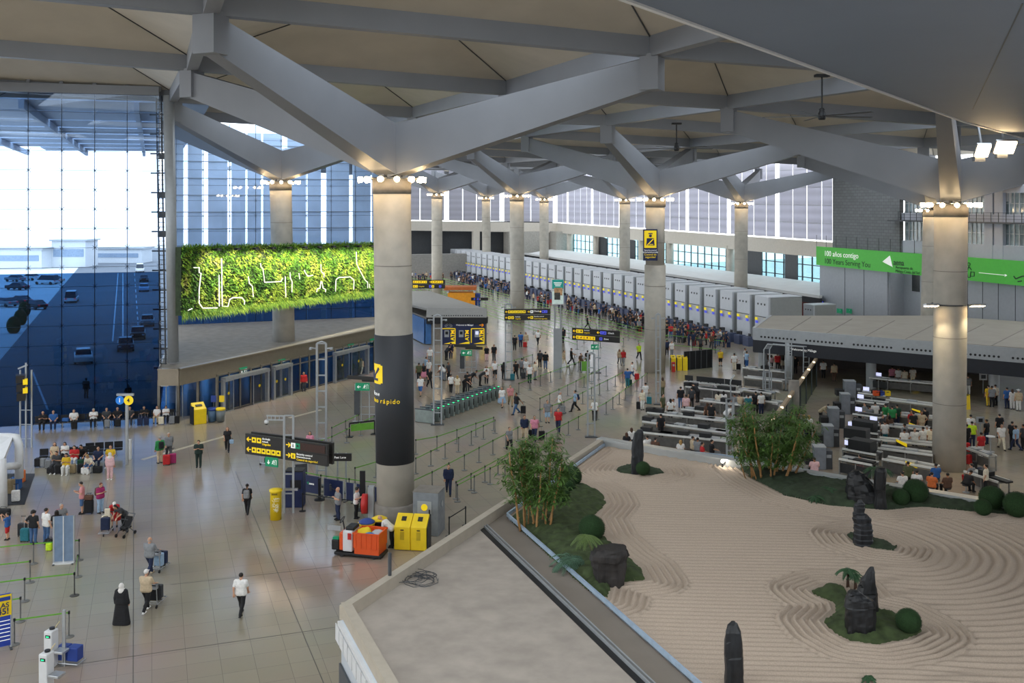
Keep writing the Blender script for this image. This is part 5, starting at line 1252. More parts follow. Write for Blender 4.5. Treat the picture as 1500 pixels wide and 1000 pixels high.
# ---------------------------------------------------------------- the crowd between the gates and the garden
Z1 = lambda x, y: (600+x/4.547, 480+y/4.547)
Z2 = lambda x, y: (800+x/5, 440+y/5)
crowd = [  # zoom, x, y, pose, face, top, bottom, label, extras
 (Z1, 62, 355, 'stand', 200, 'olive', 'black', 'person in olive jacket left of the ticket gates', {}), (Z1, 93, 352, 'stand', 40, 'black', 'pink', 'person in black top and pink skirt left of the ticket gates', dict(btype='skirt', fem=True, hair='hair_long')),
 (Z1, 73, 452, 'walk', 350, 'white', 'blue', 'person in white shirt and blue shorts left of the ticket gates', dict(btype='shorts')), (Z1, 132, 400, 'walk', 30, 'black', 'black', 'person in black walking before the tall twin mast', {}), (Z1, 128, 330, 'stand', 330, 'white', 'navy', 'person in white behind the tall twin mast', {}),
 (Z1, 112, 310, 'stand', 120, 'lightblue', 'black', 'person in light blue in the group left of the twin mast', {}), (Z1, 135, 240, 'stand', 10, 'white', 'grey', 'person in white farthest back in the group left of the twin mast', {}),
 (Z1, 213, 345, 'stand', 160, 'black', 'jeans', 'person in black top and jeans right of the twin mast', {}), (Z1, 233, 352, 'lean', 250, 'white', 'grey', 'person in white bending right of the twin mast', {}), (Z1, 258, 350, 'stand', 60, 'darkgrey', 'black', 'person in dark grey right of the twin mast', {}),
 (Z1, 275, 432, 'walk', 180, 'white', 'black', 'woman in white top and black trousers nearing the gates', dict(fem=True, hair='hair_tail')), (Z1, 318, 440, 'stand', 180, 'cream', 'beige', 'blond person in cream nearing the gates', dict(hc='blond', hair='hair_long', fem=True)),
 (Z1, 362, 428, 'lean', 70, 'black', 'black', 'person in black bending over luggage at the gates', {}), (Z1, 385, 420, 'stand', 200, 'black', 'darkgrey', 'person in black standing at the gates', {}), (Z1, 405, 395, 'lean', 110, 'black', 'black', 'second person in black leaning at the gates', {}),
 (Z1, 470, 385, 'lean', 80, 'darkgrey', 'black', 'person in dark grey leaning behind the gate row', {}), (Z1, 512, 370, 'stand', 10, 'white', 'black', 'dark haired woman in white behind the gate row', dict(fem=True, hair='hair_long')), (Z1, 275, 205, 'stand', 180, 'navy', 'navy', 'person in navy at the left cash machine', {}), (Z1, 245, 215, 'lean', 140, 'black', 'black', 'person in black bending by the cash machines', {}),
 (Z1, 513, 222, 'stand', 10, 'black', 'rose', 'person in black top and pale pink trousers right of the cash machines', dict(fem=True)), (Z1, 562, 218, 'stand', 340, 'black', 'darkgrey', 'person in black with bag right of the cash machines', {}), (Z1, 568, 338, 'walk', 10, 'white', 'black', 'man in white shirt and black shorts by the right end of the gates', dict(btype='shorts')),
 (Z1, 627, 342, 'stand', 170, 'black', 'black', 'person all in black left of the second twin mast', dict(fem=True, hair='hair_long')), (Z1, 708, 342, 'walk', 200, 'black', 'black', 'person all in black right of the second twin mast', {}), (Z1, 748, 320, 'stand', 190, 'grey', 'darkgrey', 'person in grey in the group right of the second twin mast', {}),
 (Z1, 776, 325, 'stand', 330, 'white', 'grey', 'person in white in the group right of the second twin mast', {}), (Z1, 800, 366, 'stand', 20, 'white', 'dgreen', 'man in white shirt nearest in the group right of the second mast', {}), (Z1, 835, 345, 'stand', 60, 'cream', 'grey', 'person in cream by the green panel in the queue', {}),
 (Z1, 905, 272, 'stand', 180, 'black', 'jeans', 'man in black top and jeans in the bright reflection', {}), (Z1, 868, 262, 'stand', 200, 'darkgrey', 'black', 'person in dark grey left of the man in black and jeans', {}), (Z1, 980, 292, 'walk', 30, 'grey', 'grey', 'person in grey walking in mid hall', {}), (Z1, 1027, 262, 'walk', 60, 'beige', 'cream', 'person in beige walking in mid hall', {}),
 (Z1, 1077, 245, 'push', 90, 'black', 'black', 'person in black pushing a trolley in mid hall', {}), (Z1, 1142, 282, 'stand', 40, 'brown', 'darkgrey', 'person in brown beside the green queue panel', {}), (Z1, 1185, 262, 'stand', 200, 'black', 'black', 'person in black beside the green queue panel', {}),
 (Z1, 615, 527, 'walk', 350, 'white', 'lightblue', 'woman in white dress with bag at the near end of the gates', dict(btype='skirt', fem=True, hair='hair_long')), (Z1, 671, 520, 'walk', 10, 'check', 'khaki', 'man in checked shirt with backpack leaving the gates', {}), (Z1, 711, 576, 'pull', 300, 'black', 'jeans', 'man in black tee and jeans pulling a black suitcase', {}),
 (Z1, 765, 745, 'walk', 5, 'navy', 'beige', 'man in navy jacket and beige trousers nearest before the bamboo', dict(ttype='shirt')), (Z1, 832, 748, 'pull', 355, 'pink', 'navy', 'man in pink polo pulling black suitcases', {}), (Z1, 665, 822, 'walk', 20, 'grey', 'black', 'woman in grey top and black trousers left of the bamboo', dict(fem=True, hair='hair_tail')),
 (Z1, 918, 632, 'stand', 10, 'grey', 'lightblue', 'man in grey tee and denim shorts in the queue lane', dict(btype='shorts')), (Z1, 1000, 568, 'pull', 80, 'white', 'grey', 'man in white shirt pulling a grey suitcase', dict(hc='grey')), (Z1, 990, 692, 'walk', 355, 'red', 'navy', 'person in red tee with yellow strap walking toward the garden', {}),
 (Z1, 1103, 558, 'walk', 270, 'lightblue', 'black', 'man in light blue shirt with dark backpack walking right', {}), (Z1, 1232, 617, 'stand', 180, 'white', 'black', 'woman in white top and black skirt at the garden corner mast', dict(fem=True)),
 (Z1, 700, 150, 'stand', 180, 'black', 'black', 'person in black behind the second twin mast', {}), (Z1, 740, 128, 'stand', 170, 'blue', 'navy', 'person in blue beside a red suitcase', {}), (Z1, 775, 128, 'stand', 20, 'beige', 'cream', 'person in beige right of the red suitcase', {}), (Z1, 855, 112, 'walk', 340, 'white', 'black', 'person in white and black under the hanging sign', {}), (Z1, 1022, 102, 'walk', 160, 'black', 'black', 'person in black alone left of the hanging black sign', {}),
 (Z2, 125, 300, 'walkb', 180, 'black', 'black', 'person in black walking left of the second hanging sign', {}), (Z2, 302, 205, 'push', 90, 'black', 'black', 'person in black with a trolley above the second hanging sign', {}), (Z2, 537, 472, 'walk', 10, 'beige', 'grey', 'woman in beige left of the one in red', dict(fem=True, hair='hair_long')), (Z2, 566, 474, 'walk', 350, 'red', 'grey', 'woman in red in mid hall left of the security column', dict(fem=True, hair='hair_long', hc='brown')),
 (Z2, 680, 432, 'walk', 20, 'neon', 'black', 'worker in neon yellow vest and black trousers', {}), (Z2, 596, 635, 'stand', 180, 'blue', 'teal', 'man in blue shirt and teal trousers with suitcase', {}), (Z2, 632, 582, 'pull', 250, 'white', 'jeans', 'man in white shirt pulling dark and red cases', {}),
 (Z2, 727, 752, 'stand', 200, 'white', 'white', 'person in white beside the security column foot', {}), (Z2, 704, 800, 'stand', 20, 'cream', 'white', 'woman in cream with yellow bag and black suitcase', dict(fem=True, hair='hair_long')), (Z2, 852, 700, 'stand', 200, 'khaki', 'olive', 'brown haired person at the end of the first tray lane', dict(hair='hair_long', hc='brown', fem=True)),
 (Z2, 1277, 480, 'stand', 10, 'yellow', 'black', 'person in yellow shirt and black shorts near the three yellow bins', dict(btype='shorts')), (Z2, 1378, 512, 'stand', 180, 'white', 'cream', 'person in white and cream with a black suitcase', {}), (Z2, 1458, 470, 'stand', 60, 'white', 'navy', 'person in white at the counter rail', {}), (Z2, 1470, 495, 'stand', 120, 'lightblue', 'blue', 'person in light blue leaning at the counter rail', {}),
 (Z2, 1130, 372, 'stand', 20, 'darkgrey', 'black', 'person in dark clothes right of the belt queue', {}), (Z2, 465, 145, 'stand', 30, 'brown', 'black', 'person in brown right of the trolley group far off', {}), (Z2, 515, 150, 'stand', 200, 'black', 'black', 'person in black right of the trolley group far off', {}), (Z2, 535, 205, 'push', 100, 'darkgrey', 'black', 'person pushing a dark trolley far off', {}), (Z2, 636, 205, 'stand', 0, 'black', 'grey', 'person in black beside a green trolley', {}),
 (Z2, 685, 215, 'stand', 190, 'dgreen', 'black', 'person in dark green left of the security column', {}), (Z2, 885, 400, 'stand', 180, 'navy', 'black', 'person in navy behind the yellow bins', {}), (Z2, 920, 412, 'stand', 20, 'white', 'grey', 'person in white behind the yellow bins', {})]
for z, x, y, ps, fc, a, b, lab, ex in crowd:
    ex = dict(ex); ex.setdefault('skin', random.choice([0, 0, 1])); o = pp(*z(x, y), ps, fc, a, b, lab, **ex)
    if 'trolley' in lab: trolley(o, 'luggage trolley of the '+lab.replace('pushing a ', 'with ').replace('beside a ', 'by ').replace(' with a trolley', '').replace(' with trolley', ''))
    if 'dark backpack' in lab: backpack(o, 'navy', 'navy backpack on the man in light blue')
    if 'with backpack leaving' in lab: backpack(o, 'darkgrey', 'dark backpack on the man in checked shirt')
for z, x, y, c, lab in ((Z1, 757, 572, 'black', 'black suitcase pulled by the man in black tee and jeans'), (Z1, 812, 738, 'black', 'black suitcase left of the man in pink polo'), (Z1, 880, 745, 'black', 'black suitcase right of the man in pink polo'), (Z1, 1020, 572, 'grey', 'grey suitcase pulled by the man in white shirt'), (Z1, 768, 130, 'red', 'red suitcase in mid hall under the hanging sign'),
   (Z2, 665, 583, 'red', 'red and dark suitcase pulled by the man in white'), (Z2, 612, 628, 'dgreen', 'dark green suitcase beside the man in blue and teal'), (Z2, 680, 798, 'black', 'black suitcase beside the woman in cream'), (Z2, 1410, 508, 'black', 'black suitcase beside the person in cream'), (Z1, 685, 350, 'teal', 'teal suitcase by the second twin mast'), (Z1, 758, 340, 'darkgrey', 'dark grey suitcase in the group right of the second mast'), (Z2, 755, 760, 'teal', 'teal suitcase by the security column')):
    luggage(F(*z(x, y)), random.uniform(-30, 30), c, lab, .95)
# ================================================================ SIGNS AND FIXTURES
def arrow(g, c, r, u, s, way):
    n = r.cross(u); 
    d = {'l': -r, 'r': r, 'd': -u}[way]; p = u if way != 'd' else r
    g.bar(c-d*s*.5, c+d*s*.5, s*.2, .015, n); g.bar(c+d*s*.5, c+d*s*.05+p*s*.4, s*.2, .015, n); g.bar(c+d*s*.5, c+d*s*.05-p*s*.4, s*.2, .015, n)
def board(parent, a, b, h, items, name='sign_board', th=.16):
    """sign board between a (left) and b (right, both at mid height), carrying squares, arrows and words"""
    r = (b-a).normalized(); u = K_; n = r.cross(u).normalized(); W_ = (b-a).length
    o = MB().box((a+b)/2, (W_, th, h), r, n*-1, u).build(name, M_signb, parent)
    f = lambda x, y: a+r*x*W_+u*y*h+n*(th/2+.012)
    g = {}
    for it in items:
        k = it[0]
        if k == 'arrow': g.setdefault('y', MB()); arrow(g['y'], f(it[1], it[2]), r, u, it[3]*h, it[4])
        elif k == 'sq': m_ = it[4] if len(it) > 4 else 'y'; g.setdefault(m_, MB()).box(f(it[1], it[2]), (it[3]*h, .02, it[3]*h), r, n, u); gd_ = g.setdefault('k', MB()); c = f(it[1], it[2])+n*.014; q = it[3]*h; 
        if k == 'sq':
            v = int(it[1]*97) % 4
            if v == 0: gd_.bar(c-u*q*.28, c+u*q*.28, q*.14, .01, n)
            elif v == 1: gd_.bar(c-r*q*.3-u*q*.2, c+r*q*.3+u*q*.2, q*.16, .01, n); gd_.bar(c-r*q*.1+u*q*.1, c+r*q*.2-u*q*.25, q*.1, .01, n)
            elif v == 2: gd_.box(c, (q*.45, .012, q*.3), r, n, u); gd_.bar(c+u*q*.15, c+u*q*.28, q*.2, .01, n)
            else: gd_.ball(c+u*q*.2, q*.1, 8, 5); gd_.bar(c+u*q*.08, c-u*q*.3, q*.22, .01, n)
        if k == 'txt': text(it[3], it[4]*h, {'w': M_signw, 'y': M_yelg, 'b': M_scrw}[it[5]], o, f(it[1], it[2]), r, u)
        if k == 'led': g.setdefault('led', MB()).box(f(it[1], it[2]), (it[3]*W_, .02, it[4]*h), r, n, u)
    for k, mb in g.items(): mb.build({'y': 'yellow_square', 'w': 'white_square', 'g': 'green_square', 'b': 'blue_square', 'k': 'pictogram', 'led': 'led_panel'}[k], {'y': M_yelg, 'w': M_signw, 'g': M_green, 'b': M_screen, 'k': M_signb, 'led': mat('brown led panel', '#3d241c', .5, var=.4, scale=40)}[k], o)
    return o
def truss(parent, base, w_, h, r, m=M_lgrey, rad=.05, n=None):
    q = MB()
    for s in (-.5, .5): q.bar(base+r*w_*s, base+r*w_*s+K_*h, rad*2, rad*2, r)
    q.build('mast_pole', m, parent)
    q = MB(); n = n or int(h/.9)
    for k in range(1, n+1): q.bar(base-r*w_/2+K_*h*k/n, base+r*w_/2+K_*h*k/n, rad*1.2, rad*1.2)
    q.build('rung', m, parent)
def dome_camera(parent, p):
    MB().ball(p, .13, 12, 8).build('camera_dome', M_white, parent, True); MB().ball(p-K_*.07, .1, 12, 8).build('camera_lens', M_black, parent, True)
RX = V((1, 0, 0))
# --- large wayfinding gantry
f = F(423, 751); t = thing('sign_gantry', 'large black wayfinding sign with yellow arrows on a twin pole mast', 'sign', f)
rg = (P(482, 652, 53.4)-P(362, 636, 55.6)); rg.z = 0; rg.normalize()
truss(t, V(), .5, 5.35, RX, rad=.055); q = MB()
for z in (5.1, 5.32): q.bar((-.2, 0, z), (-1.25, .1, z), .07, .07)
for k in range(5): q.bar((-.3-.22*k, 0, 5.1), (-.3-.22*k, 0, 5.32), .04, .04)
q.build('camera_arm', M_lgrey, t); dome_camera(t, V((-1.25, .1, 4.98)))
MB().box((.1, 0, 1.3), (.8, .14, .12)).build('cross_clamp', M_alu, t)
for back in (0, .5):
    nb_ = rg.cross(K_).normalized(); 
    for (xa, xb, ya, yb, hh, it) in ((362, 419, 641.5, 649, .57, [('arrow', .1, 0, .5, 'l'), ('sq', .23, 0, .5), ('sq', .36, 0, .5), ('txt', .44, .22, 'Arrivals', .3, 'w'), ('txt', .44, -.05, 'Ankunft', .22, 'w'), ('txt', .44, -.3, 'Llegadas', .3, 'y')]),
            (420, 482, 649.5, 658.5, .57, [('arrow', .08, 0, .5, 'r'), ('sq', .2, 0, .5, 'w'), ('sq', .31, 0, .5, 'g'), ('led', .66, 0, .58, .7)]),
            (362, 419, 656, 664, .57, [('arrow', .1, 0, .5, 'l')]+[('sq', .23+.125*k, 0, .5) for k in range(6)]),
            (420, 482, 664.5, 674.5, .57, [('arrow', .08, 0, .5, 'r'), ('sq', .2, 0, .5), ('txt', .28, .24, 'Security control', .28, 'w'), ('txt', .28, -.02, 'Sicherheitskontrolle', .2, 'w'), ('txt', .28, -.28, 'Control de seguridad', .28, 'y')])):
        za = 55.6-(xa-362)/120*2.2; zb = 55.6-(xb-362)/120*2.2
        a, b = P(xa, ya, za)-f, P(xb, yb, zb)-f; off = -nb_*(back-.08)
        board(t, a+off, b+off, hh, it if not back else [])
e = P(398, 676.5, 54.4)-f; MB().box(e, (.82, .08, .5), rg, rg.cross(K_)).build('exit_panel', M_green, t); running_man(t, e, rg, .36, M_signw, 'down')
# --- plain twin masts
for x, yf, yt, w_, lab in ((471, 712, 503, .55, 'tall twin pole mast just behind the large black wayfinding sign'), (641, 622, 463, .6, 'tall twin pole mast at the left end of the ticket gates'), (745, 556, 446, .6, 'twin pole mast carrying the black hanging sign in mid hall'),
        (866, 640, 518, .5, 'twin pole mast at the far left corner of the zen garden'), (964, 592, 461, .35, 'slim twin pole mast in front of the security column')):
    f = F(x, yf); h = CAMZ-(yt-HY)/FPX*f.y; t = thing('twin_mast', lab, 'mast', f); truss(t, V(), w_, h, RX, rad=.06)
    q = MB()
    for s in (-1, 1): q.bar((s*w_/2, 0, h-.3), (s*(w_/2+.3), -.1, h-.25), .08, .08); q.box((s*(w_/2+.35), -.12, h-.28), (.14, .3, .12))
    q.tube([(-w_/2, 0, h), (0, 0, h+.12), (w_/2, 0, h)], .06, 8); q.build('fixing_head', M_lgrey, t)
    MB().box((0, 0, .03), (w_+.4, .5, .06)).build('base_plate', M_dgrey, t)
    if x == 745:
        a, b = P(739, 456.5, f.y-.4)-f, P(806, 456, f.y-1)-f
        board(t, a, b, .52, [('arrow', .05, 0, .4, 'l')]+[('sq', .11+.065*k, 0, .5) for k in range(6)]+[('arrow', .53, 0, .4, 'r'), ('sq', .6, 0, .5, 'w'), ('txt', .64, .1, 'Check-in', .4, 'w'), ('arrow', .78, 0, .4, 'r'), ('sq', .85, 0, .5, 'b'), ('sq', .91, 0, .5, 'b')])
        board(t, a-K_*.56, b-K_*.56, .52, [('arrow', .05, 0, .4, 'l'), ('sq', .11, 0, .5), ('sq', .18, 0, .5), ('txt', .24, .15, 'Arrivals', .3, 'w'), ('txt', .24, -.2, 'Llegadas', .3, 'y'), ('arrow', .53, 0, .4, 'r'), ('sq', .6, 0, .5), ('txt', .65, .2, 'Security control', .28, 'w'), ('txt', .65, -.2, 'Control de seguridad', .28, 'y')])
# --- further hanging signs on single posts
def post_sign(xl, xr, yt, yb, yf, lab, rows, exitp=None, slope=0):
    xm = (xl+xr)/2; f = F(xm, yf); t = thing('hanging_sign', lab, 'sign', f); d = f.y
    h = (yb-yt)/FPX*d/len(rows)*.94
    for k, it in enumerate(rows):
        y = yt+(yb-yt)*(k+.5)/len(rows)
        board(t, P(xl, y-slope/2, d-.1)-f, P(xr, y+slope/2, d-.1)-f, h, it)
    tz = CAMZ-(yb-HY)/FPX*d; tp = CAMZ-(yt-HY)/FPX*d
    q = MB()
    for s in (-.25, .25): q.bar((s, .05, 0), (s, .05, tp), .09, .09)
    q.build('post', M_lgrey, t); MB().box((0, .05, .03), (1, .5, .06)).build('base_plate', M_dgrey, t)
    if exitp:
        c = P(exitp[0], exitp[1], d-.12)-f; MB().box(c, (.8, .08, .5)).build('exit_panel', M_green, t); running_man(t, c, RX, .34, M_signw)
rw1 = [('arrow', .05, 0, .5, 'l'), ('sq', .12, 0, .6), ('sq', .19, 0, .6), ('txt', .25, .2, 'Arrivals', .3, 'w'), ('txt', .25, -.2, 'Llegadas', .3, 'y'), ('arrow', .55, 0, .5, 'l'), ('sq', .62, 0, .55, 'b'), ('sq', .68, 0, .55, 'b'), ('txt', .75, 0, 'Check-in', .4, 'w')]
rw2 = [('arrow', .05, 0, .5, 'l')]+[('sq', .12+.065*k, 0, .6) for k in range(6)]+[('sq', .6, 0, .5, 'b'), ('txt', .66, 0, 'Zona', .4, 'w')]
rw3 = [('sq', .06+.07*k, 0, .6) for k in range(6)]+[('arrow', .55, 0, .5, 'r')]+[('sq', .62+.07*k, 0, .6) for k in range(5)]
post_sign(838, 908, 482, 500, 546, 'black hanging sign with yellow squares left of the security column', [rw1, rw2], (871.5, 508), 5)
post_sign(604, 652, 409.5, 422.5, 462, 'far black hanging sign right behind the wrapped column', [rw3, [('sq', .06, 0, .6), ('sq', .13, 0, .6), ('txt', .2, 0, 'Llegadas', .4, 'y'), ('sq', .55, 0, .6, 'b'), ('sq', .63, 0, .6), ('sq', .85, 0, .55, 'b')]])
post_sign(690, 715, 435.5, 440, 470, 'small far black sign right of the cash machine block', [[('sq', .2, 0, .5, 'b'), ('sq', .4, 0, .6, 'b'), ('txt', .5, 0, 'A', .6, 'w')]])
post_sign(486, 515, 663.5, 675, 722, 'small black sign on a slim pole above the navy barrier panels', [[('txt', .14, 0, 'Fast Lane', .42, 'w')]])
def directory(x, yt, yf, lab, w_=1.6):
    f = F(x, yf); d = f.y; H_ = CAMZ-(yt-HY)/FPX*d; t = thing('directory_frame', lab, 'sign', f)
    q = MB()
    for s in (-.5, -.2, .2, .5): q.bar((s*w_, 0, 0), (s*w_, 0, H_-.6), .07, .07)
    for z in (.5, 1.1): q.bar((-.5*w_, 0, z), (.5*w_, 0, z), .05, .05)
    q.bar((-.6*w_, -.3, .03), (.6*w_, -.3, .03), .1, .06); q.build('frame', M_lgrey, t)
    for k, (a, b) in enumerate((((-.9, .3), (.5, -.5)), ((-.2, .5), (.9, .1)))):
        MB().bar((a[0]*w_, a[1], H_-.1-.25*k), (b[0]*w_, b[1], H_-.1-.25*k), .1, .28).build('sign_blade', M_signb, t)
    c = V((-.1*w_, -.35, H_-.75)); MB().box(c, (1.1, .08, .6)).build('exit_panel', M_green, t); running_man(t, c, RX, .46, M_signw)
    MB().box((-.38*w_, -.2, H_*.42), (.45, .05, H_*.55)).build('notice_panel', M_dgrey, t); return t
directory(535, 551, 616, 'frame with green exit sign and black blades left of the wrapped column'); directory(686, 505, 545, 'frame with green exit sign in front of the cash machines')
# --- left edge sign seen edge on, info post
f = F(38, 655); t = thing('sign_tower', 'tall black stacked sign on three thin poles before the blue glass', 'sign', f)
q = MB()
for x in (-.4, 0, .4): q.bar((x, 0, 0), (x, 0, 5.4 if x else 5.9), .09, .09)
for z in (.6, 1.6, 2.6): q.bar((-.4, 0, z), (.4, 0, z), .05, .05)
q.build('mast_pole', M_lgrey, t)
for k in range(3):
    c = V((-.28+.03*k, -.25, 4.85-.62*k)); MB().box(c, (.55, .9, .5), V((1, .5, 0)).normalized(), V((-.5, 1, 0)).normalized()).build('sign_board', M_signb, t)
q = MB(); 
for z in (4.65, 4.05): q.box((.12, -.35, z), (.3, .5, .36), V((1, .5, 0)).normalized(), V((-.5, 1, 0)).normalized())
q.build('yellow_square', M_yelg, t); q = MB(); q.bar((-.5, -.1, 5.5), (.1, 0, 5.75), .1, .1); q.build('camera_arm', M_lgrey, t)
f = F(186, 680); t = thing('info_post', 'slim grey post topped by blue i disc and yellow disc', 'sign', f)
MB().bar((0, 0, 0), (0, 0, 4.5), .16, .16).build('post', M_lgrey, t); MB().box((-.1, -.02, 4.55), (1.1, .16, .14)).build('top_bar', M_lgrey, t)
MB().tube([(-.42, -.06, 4.2), (-.42, -.14, 4.2)], .27, 20).build('blue_disc', mat('info blue', '#1e78d2', .5, emit=.3), t); MB().tube([(.16, -.1, 4.2), (.16, -.18, 4.2)], .3, 20).build('yellow_disc', M_yelg, t)
text('i', .4, M_signw, t, (-.42, -.16, 4.2), RX, K_, align='CENTER', bold=.02); text('4', .36, M_signb, t, (.16, -.2, 4.2), RX, K_, align='CENTER', bold=.02)
f = F(190, 672); o = MB().box((0, 0, .65), (.22, .2, 1.3)).build('white_bollard', M_white); o.location = f; tag(o, 'white upright pillar just right of the info post', 'bollard')
# --- charcoal wrap and signs on columns
foot, top, tips, ct = TREES['A']; ax = top-foot
def axp(z): return ax*((z-foot.z)/ax.z)
zt_, zb_ = CAMZ-(492-HY)/FPX*51.8, CAMZ-(682-HY)/FPX*51.8
MB().tube([axp(zb_), axp(zt_)], 1.03, 44).build('charcoal_wrap', M_slate, ct, True)
MB().lathe([(1.14, 0), (1.14, 1.05), (1.02, 1.12)], (0, 0, 0), 40).build('plinth', M_concd, ct, True)
def on_col(ct, z, ang, rad, pts, m, name):   # polygon wrapped on a column: pts (arc metres, height)
    vs = []; 
    for s, h in pts:
        a = ang+s/rad; c = axp(z+h); vs.append(c+V((math.sin(a)*rad, -math.cos(a)*rad, 0)))
    mb = MB(); n = len(vs); inn = [v+ (axp(z)-v)*.01 for v in vs]
    return mb.add(vs, [tuple(range(n))]).build(name, m, ct)
zc = CAMZ-(549-HY)/FPX*51.8; a0 = R(-57)
for k in range(6): on_col(ct, zc, a0, 1.045, [(-.55+.183*k, -.55 if 0 < k < 5 else -.5), (-.55+.183*(k+1), -.55 if 0 < k+1 < 6 else -.5), (-.55+.183*(k+1), .55 if 0 < k+1 < 6 else .5), (-.55+.183*k, .55 if 0 < k < 5 else .5)], M_yelg, 'yellow_sign_face') if k == 0 else None
yl = MB()
def cp(s, h, rad=1.05): a = a0+s/rad; return axp(zc+h)+V((math.sin(a)*rad, -math.cos(a)*rad, 0))
for k in range(8):
    s0, s1 = -.52+.13*k, -.52+.13*(k+1); e_ = .06 if k in (0, 7) else 0
    yl.add([cp(s0, -.52+e_), cp(s1, -.52+e_), cp(s1, .52-e_), cp(s0, .52-e_)], [(0, 1, 2, 3)])
yl.build('yellow_sign_face', M_yelg, ct)
q = MB(); q.bar(cp(.28, .32, 1.07), cp(-.2, -.25, 1.07), .14, .02, V((-1, -1, 0))); q.bar(cp(-.24, -.3, 1.07), cp(.2, -.3, 1.07), .13, .02, V((-1, -1, 0))); q.bar(cp(-.24, -.3, 1.07), cp(-.24, .16, 1.07), .13, .02, V((-1, -1, 0))); q.build('arrow', M_navy, ct)
for s_, dz, m_, sz in (('Fast lane', -1.05, M_signw, .3), ('Acceso rápido', -1.4, M_yelg, .34)):
    w_ = -1.15
    for ch_ in s_:
        wd = {'i': .1, 'l': .1, 't': .15, ' ': .12, 'F': .24, 'A': .3, 'r': .16, 's': .19}.get(ch_, .22)*sz/.34*1.0
        if ch_ != ' ':
            a = a0+(w_+wd/2)/1.05; rr = V((math.cos(a), math.sin(a), 0)); text(ch_, sz, m_, ct, cp(w_+wd/2, dz, 1.055), rr, K_, align='CENTER')
        w_ += wd
foot, top, tips, ct = TREES['C']; d = foot.y-1.3
c0, c1 = P(942, 358.5, d)-foot, P(963, 358.5, d)-foot; W_ = (c1-c0).x; H_ = 46/FPX*d; cm = (c0+c1)/2
sg = MB().box(cm, (W_, .14, H_)).build('security_sign', M_navy, ct)
MB().box(cm+V((0, -.09, H_*.18)), (W_*.84, .04, H_*.55)).build('yellow_sign_face', M_yelg, sg)
q = MB(); b_ = cm+V((0, -.13, H_*.18)); u_ = H_*.55
q.ball(b_+K_*u_*.2, .15, 10, 8); q.box(b_+K_*u_*.33, (.42, .02, .1)); q.hexa([b_+V((x, y, z)) for z, hw in ((-u_*.36, .42), (u_*.06, .36)) for x, y in ((-hw, 0), (hw, 0), (hw, .02), (-hw, .02))]); q.build('pictogram', M_navy, sg)
q = MB(); q.bar(b_+V((-.32, -.02, -u_*.34)), b_+V((.3, -.02, u_*.02)), .09, .02, V((0, 1, 0))); q.bar(b_+V((-.1, -.02, -u_*.3)), b_+V((.28, -.02, -u_*.3)), .07, .02, V((0, 1, 0))); q.build('sash', M_yelg, sg)
for s_, k, m_ in (('Security control', -.17, M_signw), ('Sicherheitskontrolle', -.235, M_signw), ('Control de', -.31, M_yelg), ('seguridad', -.39, M_yelg)):
    text(s_, H_*.085 if k < -.25 else H_*.06, m_, sg, cm+V((0, -.1, H_*k)), RX, K_, align='CENTER')
# floodlights on the large right column and near the soffit
foot, top, tips, ct = TREES['R']
q = MB(); hz = CAMZ-(449-HY)/FPX*62
for s in (-1, 1): q.bar((s*.9, -.4, hz), (s*1.5, -.9, hz), .08, .08)
q.tube([(1.02*math.cos(a), 1.02*math.sin(a), hz) for a in [i*.3927 for i in range(17)]], .05, 6); q.build('bracket_ring', M_dgrey, ct)
for s in (-1, 1):
    c = V((s*1.45-.1, -1.0, hz+.05)); az = V((s*.15, -.25, -1)).normalized(); ay = V((0, 1, -.25)).normalized()
    MB().box(c, (.85, .5, .14), az=az, ay=ay).build('flood_housing', M_alu, ct); MB().box(c+az*.08, (.75, .42, .03), az=az, ay=ay).build('flood_lens', M_flood, ct)
    l = bpy.data.lights.new('column_flood', 'SPOT'); l.energy = 500; l.color = (1, .85, .55); l.spot_size = R(110); l.shadow_soft_size = .2
    lo_ = bpy.data.objects.new('bulb', l); COL.objects.link(lo_); lo_.parent = ct; lo_.location = c+az*.15; lo_.rotation_euler = (R(-20), 0, 0)
for x, y, w_, lab in ((1440, 221, 1.0, 'smaller lit floodlight hanging under the grey soffit'), (1473, 216, 1.5, 'larger lit floodlight hanging under the grey soffit')):
    c = P(x, y, 56); t = thing('soffit_floodlight', lab, 'lamp', c); ay = V((0, 1, .9)).normalized()
    az = V((0, -.8, -.6)); ay = V((0, .6, -.8)); MB().box((0, 0, 0), (w_*.7, .75, .1), ay=ay, az=az).build('flood_lens', M_flood, t); MB().box(-az*.1, (w_*.8, .85, .16), ay=ay, az=az).build('flood_housing', M_alu, t)
    MB().bar(-az*.15, (0, .6, 1.5), .1, .1).bar((-.3, .5, -.45), (.3, .5, -.45), .3, .25).build('bracket', M_alu, t)
